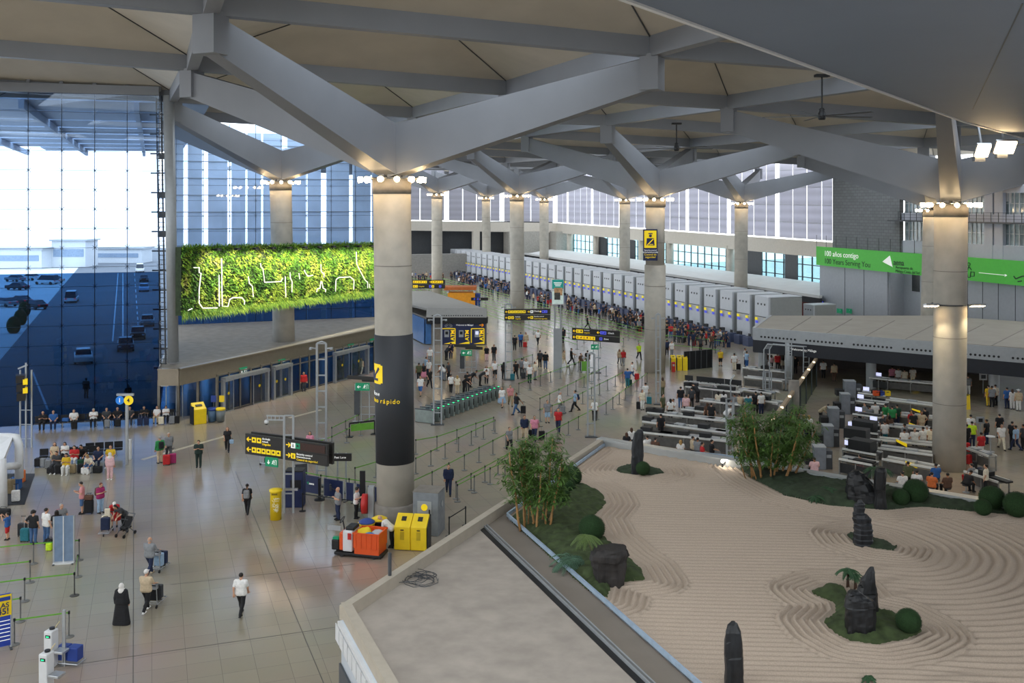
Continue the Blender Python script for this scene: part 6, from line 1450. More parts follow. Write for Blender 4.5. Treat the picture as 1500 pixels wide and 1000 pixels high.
# ceiling fans
for x, yt, yb, d, lab in ((1204, 112, 168, 58, 'large black ceiling fan hanging left of the grey soffit'), (991, 182, 216, 84, 'smaller looking ceiling fan in the middle of the roof')):
    c = P(x, yb, d); L_ = (yb-yt)/FPX*d; t = thing('ceiling_fan', lab, 'fan', c)
    MB().tube([(0, 0, .2), (0, 0, L_)], .05, 10).build('down_rod', M_black, t); MB().lathe([(.18, -.3), (.22, -.2), (.22, .05), (.14, .25), (.18, .3), (.1, .4)]).build('motor', M_black, t, True); MB().box((0, 0, L_+.05), (.8, .5, .15)).build('mount', M_black, t)
    for k in range(5):
        a = 2*math.pi*k/5+.3; r = V((math.cos(a), math.sin(a), 0)); b_ = MB(); s = r.cross(K_)
        b_.hexa([r*.2-s*.1-K_*.1, r*.2+s*.1-K_*.06, r*3.4+s*.13-K_*.06, r*3.4-s*.13-K_*.1, r*.2-s*.1-K_*.07, r*.2+s*.1-K_*.03, r*3.4+s*.13-K_*.03, r*3.4-s*.13-K_*.07]); b_.build('blade', M_dgrey, t)
# ================================================================ STANCHIONS
def stan_proto(mp, name):
    t = thing(name, '', 'stanchion', (0, 0, -50)); MB().lathe([(.19, 0), (.19, .02), (.05, .05)], n=16).build('base', mp, t); MB().tube([(0, 0, .03), (0, 0, .94)], .032, 8).build('pole', mp, t); MB().lathe([(.042, .9), (.042, 1.0), (.03, 1.02)], n=10).build('head', M_black, t); return t
M_post = mat('dull steel post', '#6f6f6c', .6, .1)
SP = {'g': stan_proto(M_post, 'stanchion'), 'k': stan_proto(M_black, 'stanchion')}; SK = {k: kids_of(v) for k, v in SP.items()}
BELT = {}
def belt_line(pts, kind, label, group, step=2.1, end=True, dbl=False, z=.92, raw=False):
    P3 = [p if raw else F(p[0], p[1], z) for p in pts]; posts = []
    for a, b in zip(P3, P3[1:]):
        n = max(1, round((b-a).length/step)); posts += [a+(b-a)*k/n for k in range(n)]
    posts.append(P3[-1])
    for k, p in enumerate(posts):
        p = V((p.x, p.y, 0))
        for c_, *_r in TREES.values():
            q_ = p-V((c_.x, c_.y, 0))
            if q_.length < 1.45: p = V((c_.x, c_.y, 0))+q_.normalized()*1.45
        s = dup(SP[kind], p, 0, label, group, None, SK[kind])
        if k+1 < len(posts):
            d_ = V((posts[k+1].x, posts[k+1].y, 0))-p; b = MB().bar(K_*.95, d_+K_*.95, .012, .055)
            if dbl: b.bar(K_*.55, d_+K_*.55, .012, .055)
            b.build('belt', M_belt if kind == 'g' else M_beltb, s)
GQ = 'green belt posts of the queue lanes'
LQ = 'grey post with green belt in the middle queue lanes before the garden'
for pts in ([(600, 707), (633, 692), (741, 636), (775, 618)], [(668, 707), (690, 695), (765, 654), (888, 590), (948, 547)], [(609, 672), (725, 616)], [(609, 645), (640, 640), (723, 612)], [(791, 584), (888, 537)], [(791, 600), (826, 589), (912, 546)], [(670, 711), (780, 655)], [(694, 546), (780, 520)], [(760, 562), (860, 526)], [(622, 722), (600, 735)]):
    belt_line(pts, 'g', LQ, GQ)
LL = 'grey post with green belt in the lanes left of the wrapped column'
for pts in ([(430, 689), (470, 697), (554, 708)], [(486, 627), (525, 608)], [(520, 686), (551, 677)], [(452, 652), (486, 640), (548, 610)]): belt_line(pts, 'g', LL, 'green belt posts left of the wrapped column')
for pts, lab in (([(-10, 803), (49, 797), (116, 792)], 'in the topmost green belt row at lower left'), ([(-12, 829), (44, 823)], 'in the second green belt row at lower left'), ([(-20, 856), (36, 849), (109, 841)], 'in the third green belt row at lower left'), ([(-10, 884), (30, 877)], 'in the fourth short green belt row at lower left'), ([(21, 909), (101, 898)], 'in the lowest green belt row at lower left'), ([(114, 815), (109, 841)], 'closing the green belt rows at their right end')):
    belt_line(pts, 'g', 'steel post '+lab, 'green belt posts at lower left', 2.2)
belt_line([(443, 724), (545, 738)], 'k', 'black belt post before the navy barrier panels', 'black belt posts', 2.5); belt_line([(658, 759), (682, 744)], 'k', 'black belt post beside the grey cabinet at the wrapped column', 'black belt posts right', 1.6)
belt_line([(1045, 485), (1048, 505)], 'k', 'black belt post right of the three yellow bins', 'black posts far', 2.5)
for pts in ([(930, 487), (1000, 493), (1062, 500)], [(930, 478), (1000, 484), (1066, 490)], [(935, 500), (1056, 513)]): belt_line(pts, 'g', 'far post with green belt right of the security column', 'far green belt posts', 4)
c0 = V((28.7, 119, 0))
for off in (9, 12, 15, 18, 21):
    belt_line([c0+J_*4-I_*off, c0+J_*112-I_*off], 'g', 'far post with green belt in the lanes before the check-in counters', 'far green belt posts at check-in', 4.6, raw=True, dbl=True)
# ================================================================ CHECK-IN ROW
M_portal = mat('white check-in portal', '#c6cad0', .45, var=.03); M_pside = mat('grey portal side', '#9fa2a2', .6, var=.04); M_desk = mat('slate blue desk front', '#4a5470', .5, var=.06)
ck = thing('check_in_counter', '', 'check-in counter', (0, 0, -50))
MB().box((0, 4.4, 2.82), (2.9, 4.6, 5.64)).build('portal', M_pside, ck, bevel=.12)
q = MB(); q.box((0, 2.0, 2.87), (2.9, .3, 5.74)); q.box((0, 4.3, 5.7), (2.9, 4.8, .12)); q.build('front_panel', M_portal, ck, bevel=.1)
for k in range(3): MB().tube([(-.7+.7*k, 1.84, 4.8), (-.7+.7*k, 1.8, 4.8)], .13, 12).build('round_lamp', M_dgrey, ck)
for x in (-.95, .95):
    MB().box((x, -.6, .55), (1.2, .9, 1.1)).build('desk', M_desk, ck); MB().box((x, -.45, 1.28), (.5, .06, .34)).build('monitor', M_black, ck)
    MB().box((x+.2, 1.6, 3.0), (.46, .08, .3)).build('yellow_screen', M_scry, ck); MB().box((x+.3, 1.6, 2.62), (.46, .08, .3)).build('blue_screen', M_screen, ck)
MB().bar((-1.5, 1.7, 3.3), (1.5, 1.7, 3.3), .08, .08).build('screen_rail', M_dgrey, ck); MB().box((0, .9, .2), (3.2, 1.6, .4)).build('weighing_belt', M_dgrey, ck); MB().box((1.1, .6, .8), (.5, .5, .9)).build('chair', M_black, ck)
MB().box((0, 5, 1.6), (3.6, .2, 3.2)).build('rear_screen', M_pside, ck)
CKK = kids_of(ck)
for k in range(37):
    p = c0+J_*(k*3.95+.5); o = dup(ck, p, ANG-R(90), 'white check-in counter with yellow and blue screens in the long far row', 'check-in counters', None, CKK)
    if k == 0: o['label'] = 'nearest check-in counter of the long row, beside the grey roofed block'
o = dup(ck, V((36.6, 126, 0)), ANG-R(90), 'single white check-in portal set apart in front of the maroon wall', None, .72, CKK)
rs = random.Random(21); colr = ['black', 'darkgrey', 'navy', 'white', 'grey', 'brown', 'black', 'red', 'beige', 'blue', 'black', 'navy', 'darkgrey']; used = []
for k in range(165):
    for q_ in range(30):
        t_ = rs.uniform(0, 116) if k < 120 else rs.uniform(-1, 24); off = rs.choice([2.6, 3.2, 4, 5, 6, 7.2]); p = c0+J_*t_-I_*off
        if all((p-u_).length > .7 for u_ in used): break
    used.append(p); c = rs.choice(colr)
    fem = rs.random() < .5
    person(p, rs.choice(['stand', 'stand', 'phone', 'walk', 'cross']), rs.choice([0, 60, 180, 250, 110, 300]), c, rs.choice(['black', 'jeans', 'darkgrey', 'navy']), 'far traveller in %s top in the crowd before the check-in counters' % {'darkgrey': 'dark grey'}.get(c, c), 'hair_long' if fem else 'hair_short', rs.choice(['dark', 'brown', 'dark', 'blond']), fem=fem, skin=rs.choice([0, 0, 1]), group='check-in crowd in '+c)
    if rs.random() < .25:
        c2 = rs.choice(['black', 'navy', 'darkgrey', 'red']); luggage(p+V((.5, -.3, 0)), rs.uniform(0, 90), c2, 'far %s suitcase in the crowd before the check-in counters' % {'darkgrey': 'dark grey'}.get(c2, c2), .95, 'check-in suitcases in '+c2)
for k in range(16):
    p = V((-26, 238, 0))+V((rs.uniform(-2, 12), rs.uniform(-26, -15), 0)); c = rs.choice(colr); person(p, 'stand', rs.uniform(0, 360), c, 'black', 'distant person in %s top at the dark far end of the hall' % {'darkgrey': 'dark grey'}.get(c, c), group='far end people in '+c)
# ================================================================ CASH MACHINE BLOCK
f = F(680, 504.5); d = f.y; t = thing('cash_machine_block', 'grey roofed block with navy front and three cash machines', 'kiosk', f)
bx = lambda x, y, dd=0: P(x, y, d+dd)-f
M_kr = mat('grey kiosk roof', '#8f8d88', .7, var=.05)
L0, L1 = bx(625, 504), bx(713, 504); L0.z = L1.z = 0; bk = J_*26
q = MB(); q.prism([(L0.x, L0.y), (L1.x, L1.y), ((L1+bk).x, (L1+bk).y), ((L0+bk).x-4, (L0+bk).y)], 4.1, 4.3); q.build('roof', M_kr, t)
rr = (L1-L0).normalized(); n = rr.cross(K_)
q = MB(); q.hexa([L0+K_*3.3+n*.6, L1+K_*3.3+n*.6, L1+K_*4.35, L0+K_*4.35, L0+K_*3.35+n*.65, L1+K_*3.35+n*.65, L1+K_*4.4, L0+K_*4.4]); q.build('sloped_fascia', M_kr, t)
q = MB(); q.bar(L0+K_*2.95+n*.4, L1+K_*2.95+n*.4, .3, .75); q.bar(L1+K_*2.95, L1+bk+K_*2.95, .3, .75); q.build('dark_fascia', M_black, t)
q = MB()
for k in range(22):
    p = L0+(L1-L0)*(.1+.86*k/22)+K_*3.55+n*.5; q.box(p, (.14, .12, .12), rr, n)
q.build('vent_hole', M_black, t)
q = MB(); q.prism([(L0.x, L0.y), (L1.x, L1.y), ((L1+bk).x, (L1+bk).y), ((L0+bk).x, (L0+bk).y)], 0, 3.2); q.build('wall', mat('grey kiosk wall', '#8b857d', .7), t)
q = MB(); q.box((L0+K_*1.6+n*.1+rr*.2), (.7, .2, 3), rr, n); q.bar(L0-rr*.3+K_*1.6, L0-rr*.3+bk+K_*1.6, .1, 3.0); q.build('blue_side_wall', mat('steel blue cladding', '#3f6fa8', .5), t)
a0_, b0_ = bx(647, 504), bx(711, 504); a0_.z = b0_.z = 0; Wn = (b0_-a0_).length
q = MB(); q.box((a0_+b0_)/2+K_*1.4+n*.12, (Wn, .2, 2.75), rr, n); q.build('navy_front', M_navy, t)
fn = lambda u, z, o=.24: a0_+rr*u*Wn+K_*z+n*o
q = MB()
for u0, u1 in ((.0, .31), (.68, .97)):
    for a_, b_ in (((u0, 1.95), (u1, 1.95)), ((u0, .25), (u0, 1.95)), ((u1, .1), (u1, 1.95))): q.bar(fn(*a_), fn(*b_), .1, .06, n)
for u0 in (.0, .34, .68): q.add([fn(u0+.05, .12), fn(u0+.3, .12), fn(u0+.3, .42)], [(0, 1, 2)])
q.build('yellow_trim', M_yelg, t)
for u in (.06, .39, .75):
    e = MB().box(fn(u+.06, 1.35, .3), (.55, .16, .8), rr, n).build('cash_machine', M_lgrey, t); MB().box(fn(u+.06, 1.45, .39), (.34, .03, .36), rr, n).build('display', M_black if u < .7 else M_scrw, e)
for u in (.255, .585, .915): text('ATM', .62, M_yelg, t, fn(u, .85, .24), K_, -rr, align='CENTER', bold=.03) if False else text('ATM', .62, M_yelg, t, fn(u, 1.15, .24), K_, -rr, align='CENTER', bold=.03)
text('Welcome to Málaga!', .25, M_signw, t, fn(.33, 2.38), rr, K_, bold=.01)
q = MB(); arrow(q, fn(.91, 2.38), rr, K_, .5, 'r'); q.build('arrow', mat('orange arrow', '#f0a020', .5, emit=.3), t)
q = MB(); 
for a_, b_ in (((.07, 2.3), (.16, 2.6)), ((.16, 2.6), (.25, 2.3)), ((.07, 2.12), (.16, 2.42)), ((.16, 2.42), (.25, 2.12)), ((.1, 2.1), (.22, 2.1))): q.bar(fn(*a_), fn(*b_), .07, .02, n)
q.build('roof_emblem', M_lgrey, t)
# orange food stall behind it
f = F(676, 452); t = thing('food_stall', 'small orange fronted stall with lit roof beyond the cash machine block', 'stall', f)
MB().box((0, 1, 1.3), (4.4, 3, 2.6)).build('stall_body', mat('amber stall front', '#d08a1c', .5, emit=.15), t); MB().box((-.2, 1, 3.3), (5.2, 3.6, .5)).build('canopy', mat('orange canopy', '#b5622c', .5), t); MB().box((-2.2, 1, 2.9), (.3, 3, .6)).box((2.1, 1, 2.9), (.3, 3, .6)).build('stall_post', M_white, t); MB().box((2.6, 1, 1.2), (.8, 2, 2.4)).build('blue_panel', M_blue, t)
# teal poster totem
f = F(817, 545); d = f.y; t = thing('poster_totem', 'tall totem with teal poster on a grey pillar in mid hall', 'poster', f)
a, b = P(808.5, 409, d)-f, P(825.5, 446, d)-f; cx_, cz = (a+b)/2, 0
MB().box(cx_, (b.x-a.x, .2, a.z-b.z), RX).build('poster_case', M_white, t)
fy = cx_.y-.12; W_ = b.x-a.x; H_ = a.z-b.z
MB().box((cx_.x, fy, a.z-H_*.19), (W_*.96, .03, H_*.36)).build('teal_panel', mat('poster teal', '#1f9a8d', .5, emit=.25), t); MB().box((cx_.x, fy, a.z-H_*.72), (W_*.96, .03, H_*.5)).build('pale_panel', mat('poster pale', '#cfe0d8', .5, emit=.25), t)
MB().box((cx_.x+.05, fy-.02, a.z-H_*.48), (W_*.7, .03, H_*.3)).build('poster_photo', mat('poster photo', '#b08a62', .5, var=.6, scale=2.5, emit=.2), t); MB().box((cx_.x-.05, fy-.04, a.z-H_*.66), (W_*.5, .03, H_*.28)).build('poster_figure', mat('poster figure', '#45443f', .5, var=.7, scale=3), t)
for k in range(3): MB().box((cx_.x, fy-.03, a.z-H_*(.13+.06*k)), (W_*(.7-.12*k), .02, H_*.03)).build('poster_line', M_signw, t)
q = MB()
for s in (-.3, .3): q.bar((s, .1, 0), (s, .1, b.z), .14, .14)
q.build('post', M_lgrey, t); MB().box((0, .1, 2.2), (.85, .4, 4.4)).build('pillar', M_lgrey, t)
# ticket gates
ga0, ga1 = F(632, 620), F(728, 584); gdir = (ga1-ga0).normalized(); gr = math.atan2(gdir.y, gdir.x)
gp = thing('ticket_gate', '', 'gate', (0, 0, -50)); MB().box((0, .6, .5), (.2, 1.7, 1.0)).build('cabinet', mat('gate grey green', '#8b9692', .3, .2), gp, bevel=.05); MB().box((0, .6, 1.02), (.22, 1.75, .05)).build('gate_top', M_dgrey, gp); MB().box((0, -.15, 1.07), (.09, .12, .06)).build('green_lamp', M_gled, gp); MB().box((.4, .6, .75), (.55, .03, .75)).build('glass_flap', G_cl, gp); MB().box((0, -.27, .6), (.1, .03, .5)).build('reader', M_black, gp)
GK = kids_of(gp)
for k in range(15):
    u = k/14; lab = 'ticket gate with green lamp in the middle of the gate row'
    if k == 0: lab = 'first ticket gate at the left end, by the twin mast'
    if k == 14: lab = 'last ticket gate at the right end of the row'
    dup(gp, ga0.lerp(ga1, u), gr, lab, 'ticket gates' if 0 < k < 14 else None, None, GK)
f = F(690, 612); 
# navy barrier panels left of the column
na, nb2 = F(440, 736), F(552, 754); 
def upright(x0, x1, y0t, y0b, y1t, y1b, m, name, lab, cat, grp=None, th=.06):
    a = F(x0, y0b); b = F(x1, y1b); t = thing(name, lab, cat, (a+b)/2, 0, grp); r = (b-a); W_ = r.length; r.normalize()
    h = (CAMZ-(y0t-HY)/FPX*a.y+CAMZ-(y1t-HY)/FPX*b.y)/2
    p = MB().box((0, 0, h/2+.06), (W_*.97, th, h-.12), r, K_.cross(r)).build('panel', m, t); q = MB()
    for s in (-.5, .5): q.bar(r*W_*s*.94, r*W_*s*.94+K_*h, .07, .07)
    q.build('post', M_lgrey, t); q = MB()
    for s in (-.45, .45): q.box(r*W_*s+K_*.02, (.08, .5, .04), r, K_.cross(r))
    q.build('foot', M_dgrey, t); return t, r, W_, h
for k, (x0, x1, y0, y1) in enumerate(((442, 470, 722, 727), (474, 504, 728, 733), (507, 519, 734, 736), (522, 536, 736, 739), (539, 553, 739, 742))):
    t, r, W_, h = upright(x0, x1, y0-28, y0, y1-28, y1, M_navy, 'barrier_panel', 'navy barrier panel, %s in the row left of the wrapped column' % ('leftmost', 'second', 'third', 'fourth', 'rightmost')[k], 'barrier', None)
    nn = r.cross(K_)
    if k == 0:
        q = MB(); q.add([r*-.3+K_*h*.62+nn*.05, r*-.16+K_*h*.52+nn*.05, r*-.16+K_*h*.7+nn*.05], [(0, 1, 2)]); q.build('logo', M_gled if False else M_green, t); text('aena', .2, M_signw, t, r*-.12+K_*h*.6+nn*.05, r, K_)
    if k == 1: q = MB(); q.ball(r*-.2+K_*h*.72+nn*.04, .07, 8, 6); q.bar(r*-.2+K_*h*.65+nn*.04, r*-.2+K_*h*.4+nn*.04, .16, .02, nn); q.bar(r*-.1+K_*h*.55+nn*.04, r*.1+K_*h*.5+nn*.04, .06, .02, nn); q.build('pictogram', M_dgrey, t)
f = F(426, 746); t = thing('navy_cabinet', 'tall navy cabinet behind the foot of the large sign mast', 'cabinet', f+V((.1, .7, 0)))
rbox('cabinet_body', (0, 0, 1.0), (1.0, .8, 2.0), M_navy, t, .04); rbox('cabinet_top', (0, 0, 2.03), (1.04, .84, .06), M_black, t, .02); MB().box((.1, -.42, 1.3), (.6, .02, .5)).build('notice', M_black, t)
f = F(468, 732); o = thing('black_totem', 'slim black upright post with base in front of the navy panels', 'post', f); MB().bar((0, 0, 0), (0, 0, 1.25), .3, .1).build('blade', M_black, o); MB().lathe([(.3, 0), (.3, .04), (.1, .07)], n=18).build('base', M_black, o)
f = F(556, 745); o = thing('black_totem', 'tall narrow black panel against the left side of the wrapped column', 'post', f+V((-.9, -.3, 0))); MB().box((0, 0, 1.1), (.3, .12, 2.2)).build('blade', M_black, o); MB().box((0, 0, .03), (.5, .5, .06)).build('base', M_dgrey, o)
# low green queue panel and grey board
f = F(537, 648); t = thing('queue_barrier', 'low black framed green panel left of the wrapped column', 'barrier', F(530, 640)); q = MB(); q.bar((-.9, 0, 0), (-.9, 0, 1.0), .08, .08); q.bar((.8, .9, 0), (.8, .9, 1.0), .08, .08); q.bar((-.9, 0, 1), (.8, .9, 1), .06, .12); q.build('frame', M_black, t); MB().bar((-.8, .05, .65), (.75, .85, .65), .03, .5).build('panel', M_belt, t); q = MB(); q.box((-.9, 0, .02), (.5, .5, .04)); q.box((.8, .9, .02), (.5, .5, .04)); q.build('foot', M_black, t)
t, *_ = upright(431, 451, 678, 700, 681, 698, M_dgrey, 'queue_board', 'grey board with green strip behind the large black sign', 'barrier'); 
t, *_ = upright(851, 864, 529, 545, 529, 545, M_belt, 'queue_board', 'green board in the queue left of the garden mast', 'barrier')
# ================================================================ CLEANING CART, BINS AND CABINET BY THE COLUMN
f = F(529, 812); t = thing('cleaning_cart', 'motor cleaning cart with orange open crate and white front', 'cart', f, R(-14))
rbox('chassis', (0, 0, .14), (2.4, 1.0, .14), M_black, t, .03)
q = MB(); q.box((.48, 0, .62), (1.3, 1.05, .06)); 
for s in (-1, 1): q.box((.48, s*.52, .86), (1.3, .05, .72)); q.box((.48+s*.63, 0, .86), (.05, 1.05, .72))
for k in range(5):
    for s in (-1, 1): q.box((-.05+.26*k, s*.55, .86), (.05, .04, .72))
for s in (-1, 1): q.bar((-.2, s*.56, 1.2), (1.16, s*.56, 1.2), .06, .07)
q.box((.48, 0, .4), (1.25, 1.0, .4)); q.build('orange_crate', M_orange, t)
rbox('white_body', (-.52, 0, .75), (.5, .95, 1.0), M_white, t, .06); rbox('orange_nose', (-.86, 0, .7), (.22, .85, .85), M_orange, t, .06); rbox('seat', (-.45, 0, 1.32), (.45, .7, .16), M_black, t, .04)
MB().box((-.4, -.49, 1.0), (.18, .03, .3)).build('red_sticker', M_red, t)
q = MB(); q.tube([(-.85, 0, 1.1), (-.95, 0, 1.6)], .035, 8); q.tube([(-.98+.2*math.cos(a)*.4, .2*math.sin(a), 1.62+.2*math.cos(a)*.8) for a in [i*.5236 for i in range(13)]], .022, 6); q.build('steering_column', M_black, t)
for x, y in ((-.8, -.45), (-.8, .45), (.85, -.42), (.85, .42)): MB().tube([(x, y-.06, .12), (x, y+.06, .12)], .12, 14).build('wheel', M_black, t)
rbox('caddy', (-1.25, 0, .45), (.4, .5, .5), M_black, t, .05); MB().box((-1.25, -.1, .74), (.3, .2, .12)).build('green_bottle', M_green, t); MB().box((-1.45, .1, 1.15), (.7, .05, .22)).build('mirror', M_lgrey, t)
cw = lambda x, y, z: t.location+Matrix.Rotation(R(-14), 3, 'Z')@V((x, y, z))
def sack(p, r, m, lab, sd):
    mb = MB(); mb.ball((0, 0, r*.7), (r, r*.9, r*.75), 18, 12); rs = random.Random(sd); mb.v = [tuple(c*(1+.18*mnoise.noise(Vector(v)*4+Vector((sd, 0, 0)))) for c in v) for v in mb.v]; o = mb.build('bin_bag', m, None, True); o.location = p; return tag(o, lab, 'bag')
sack(cw(.1, .1, .66), .42, M_yel, 'yellow full bin bag at the left of the orange crate', 1); sack(cw(.55, -.2, .66), .34, mat('blue bag', '#3f86c9', .4), 'blue bin bag in the middle of the orange crate', 2); sack(cw(.75, .2, .66), .36, mat('clear bag', '#c6c8cc', .3), 'pale grey bin bag at the right of the orange crate', 3); sack(cw(.35, -.3, .66), .26, mat('mauve bag', '#7d7890', .5), 'dull mauve bag low in the orange crate', 4)
for p, m, m2, lab in ((cw(-.1, .95, 0), M_yel, M_blue, 'yellow round bin with blue lid behind the cleaning cart'), (cw(.35, 1.5, 0), M_black, M_yel, 'dark bin with yellow side panel behind the cleaning cart')):
    e = thing('waste_bin', lab, 'bin', p); MB().lathe([(.36, 0), (.4, 1.2), (.44, 1.25)], n=24).build('drum', m, e, True); MB().lathe([(.4, 1.25), (.4, 1.32), (.2, 1.42)], n=24).build('lid', m2, e, True)
f = F(601, 806); t = thing('recycling_bin', 'double yellow slope topped recycling bin beside the wrapped column', 'bin', f+V((.05, .3, 0)), R(-8))
for s in (-.5, .5):
    b = MB(); x0, x1 = s*.82-.4, s*.82+.4
    b.hexa([(x0, -.35, .02), (x1, -.35, .02), (x1, .4, .02), (x0, .4, .02), (x0, -.35, 1.15), (x1, -.35, 1.15), (x1, .4, 1.62), (x0, .4, 1.62)]); b.build('yellow_body', M_yel, t, bevel=.03)
    up = V((0, .75, .47)).normalized(); MB().box(V((s*.82, .08, 1.43)), (.24, .26, .03), ay=up, az=V((0, -.47, .75)).normalized()).build('slot', M_black, t); MB().box((s*.82, -.36, 1.0), (.16, .03, .05)).build('finger_grip', M_black, t); MB().box((s*.82, -.36, .72), (.2, .02, .4)).build('notice', mat('faded notice', '#c9ab18', .5), t)
MB().hexa([(.83, -.33, .02), (.88, -.33, .02), (.88, .4, .02), (.83, .4, .02), (.83, -.33, 1.12), (.88, -.33, 1.12), (.88, .4, 1.6), (.83, .4, 1.6)]).build('black_side', M_black, t)
f = F(622, 787); t = thing('utility_cabinet', 'grey metal utility cabinet behind the double yellow bin', 'cabinet', f+V((.15, .9, 0)), R(-12))
rbox('cabinet_body', (0, 0, 1.1), (1.35, 1.25, 2.2), mat('cabinet grey', '#878d93', .45, .2), t, .02); MB().box((0, 0, 2.21), (1.38, 1.28, .03)).build('cabinet_top', M_concd, t); MB().box((-.05, -.64, 1.25), (.75, .04, 1.0)).build('notice_plate', M_lgrey, t); MB().tube([(-.05, -.66, 1.45), (-.05, -.69, 1.45)], .17, 16).build('yellow_disc', M_yelg, t); MB().box((.22, -.67, 1.2), (.06, .04, .3)).build('handle', M_black, t); MB().tube([(.69, 0, 1.5), (.72, 0, 1.5)], .16, 14).build('side_port', M_lgrey, t)
f = F(534, 765); t = thing('hose_reel', 'red round fire hose reel on a grey post left of the wrapped column', 'hose reel', f)
MB().tube([(-.12, 0, 1.0), (.18, 0, 1.0)], .52, 28).build('drum', M_red, t, True); MB().tube([(-.14, 0, 1.0), (-.16, 0, 1.0)], .3, 24).build('drum_face', mat('red face', '#d8473f', .4), t); MB().box((.35, .1, .95), (.3, .4, 1.9)).build('cabinet_post', M_lgrey, t)
f = F(404, 760); t = thing('cylinder_bin', 'bright yellow cylinder bin at the foot of the large black sign', 'bin', f)
MB().lathe([(.3, 0), (.3, 1.45), (.34, 1.5), (.35, 1.6), (.1, 1.66)], n=32).build('drum', M_yel, t, True); MB().box((0, -.3, 1.42), (.3, .06, .1)).build('slot', mat('dark yellow slot', '#8a7410', .6), t)
q = MB(); rs = random.Random(6)
for k in range(26):
    a = rs.uniform(-.6, .6); z = rs.uniform(.5, 1.2); q.tube([V((.305*math.sin(a+i*.15), -.305*math.cos(a+i*.15), z+rs.uniform(-.07, .07))) for i in range(4)], .012, 4)
q.build('white_graphic', mat('white print', '#eee9c9', .5), t)
f = F(291, 620); t = thing('slope_bin', 'yellow and black slope topped bin before the ledge', 'bin', f, R(38)); MB().hexa([(-.5, -.35, 0), (.5, -.35, 0), (.5, .35, 0), (-.5, .35, 0), (-.5, -.35, 1.15), (.5, -.35, 1.15), (.5, .35, 1.6), (-.5, .35, 1.6)]).build('yellow_front', M_yel, t, bevel=.03); MB().box((-.53, 0, .7), (.06, .72, 1.35)).build('black_side', M_black, t); MB().box((0, -.02, 1.4), (.5, .2, .04), ay=V((0, .84, .54)), az=V((0, -.54, .84))).build('slot', M_black, t)
for x, m, lab in ((311, M_blue, 'blue lidded bag bin right of the yellow slope bin'), (323, M_yel, 'yellow lidded bag bin right of the blue one')):
    t = thing('bag_bin', lab, 'bin', F(x, 618)); MB().lathe([(.3, .08), (.36, .95)], n=20).build('bag_body', mat('grey bag', '#6d7476', .5) if x > 315 else mat('blue grey bag', '#44607c', .5), t, True); MB().lathe([(.38, .95), (.38, 1.08), (.3, 1.12)], n=20).build('lid', m, t, True); MB().bar((0, .36, 0), (0, .36, 1.9), .06, .06).build('pole', M_dgrey, t); MB().box((0, .33, 1.75), (.4, .05, .5)).build('notice', m, t)
t = thing('notice_board', 'three white notice sheets on thin stands at the glass corner', 'notice', F(256, 612)); q = MB(); z_ = [(-.9, 3.0, .75, 1.0), (-.1, 3.2, .6, .5), (.6, 3.25, .6, .5)]
for x, z, w_, h in z_: MB().box((x, 0, z), (w_, .05, h)).build('sheet', M_white, t)
for x in (-.7, .1, .6): q.bar((x, .05, 0), (x, .05, 2.9), .05, .05)
q.build('stand', M_lgrey, t)
# --- things at the lower left
t, r, W_, h = upright(78, 109, 756, 826, 755, 824, mat('grey blue panel', '#7489a3', .5), 'standing_panel', 'grey blue double roll-up panel standing at lower left', 'display panel'); q = MB(); q.bar(V((0, -.05, .05)), V((0, -.05, h)), .04, .04); q.build('centre_strip', M_white, t); MB().box((0, 0, .04), (W_, .3, .08), r, K_.cross(r)).build('base', M_white, t)
t, r, W_, h = upright(-14, 17, 872, 955, 869, 948, mat('poster blue', '#2440a0', .5), 'roll_up_poster', 'yellow and blue roll-up poster cut by the left edge', 'poster'); nn = r.cross(K_)
MB().box(K_*h*.8+nn*.05, (W_*.97, .02, h*.38), r, nn).build('yellow_header', M_yel, t); text('LAS', .26, M_navy, t, K_*h*.8+nn*.07+r*.06, r, K_, align='CENTER', bold=.01); text('45!', .32, M_navy, t, K_*h*.69+nn*.07+r*.06, r, K_, align='CENTER', bold=.02); MB().box(K_*h*.92+nn*.07+r*.06, (.5, .02, .14), r, nn).build('brand_pill', M_blue, t)
q = MB()
for k in range(6): q.bar(r*-.25+K_*h*(.52-.07*k)+nn*.05, r*.3+K_*h*(.52-.07*k)+nn*.05, .025, .01, nn)
q.build('text_line', M_signw, t)
for x, y, lab in ((75, 976, 'white bag drop pillar with green display, upper of two'), (68, 1012, 'white bag drop pillar with green display, cut by the bottom edge')):
    t = thing('bag_tag_pillar', lab, 'kiosk', F(x, y), R(-14)); rbox('pillar', (0, 0, .68), (.34, .4, 1.36), M_white, t, .04); MB().box((.02, -.21, 1.18), (.2, .02, .1)).build('display', M_black, t); MB().box((.02, -.225, 1.18), (.1, .02, .04)).build('green_digits', M_gled, t); MB().tube([(.05, .1, 1.36), (.2, .2, 1.6)], .02, 6).build('arm', mat('cream arm', '#c9b98c', .5), t); rbox('tray', (.42, .0, .62), (.42, .4, .1), M_alu, t, .02); MB().tube([(.0, .05, 1.36), (.0, .05, 1.42)], .1, 14).build('sensor', M_black, t)
f = F(97, 973); t = thing('bag_sizer', 'blue bag sizer basket with a tall metal sign post', 'bag sizer', f, R(-10)); q = MB()
q.box((-.15, .1, .42), (.42, .4, .5)); q.box((.3, .1, .42), (.42, .4, .5)); q.build('blue_basket', M_blue, t, bevel=.03); q = MB(); q.bar((.02, -.12, 0), (.02, -.12, 1.9), .05, .05); q.bar((-.06, -.12, 0), (-.06, -.12, 2.0), .04, .04); q.tube([(-.45, -.15, .1), (.55, -.15, .1), (.55, .35, .1)], .025, 6); q.build('frame', M_alu, t); MB().box((-.02, -.1, 1.3), (.1, .08, 1.5)).build('sign_blade', M_lgrey, t)
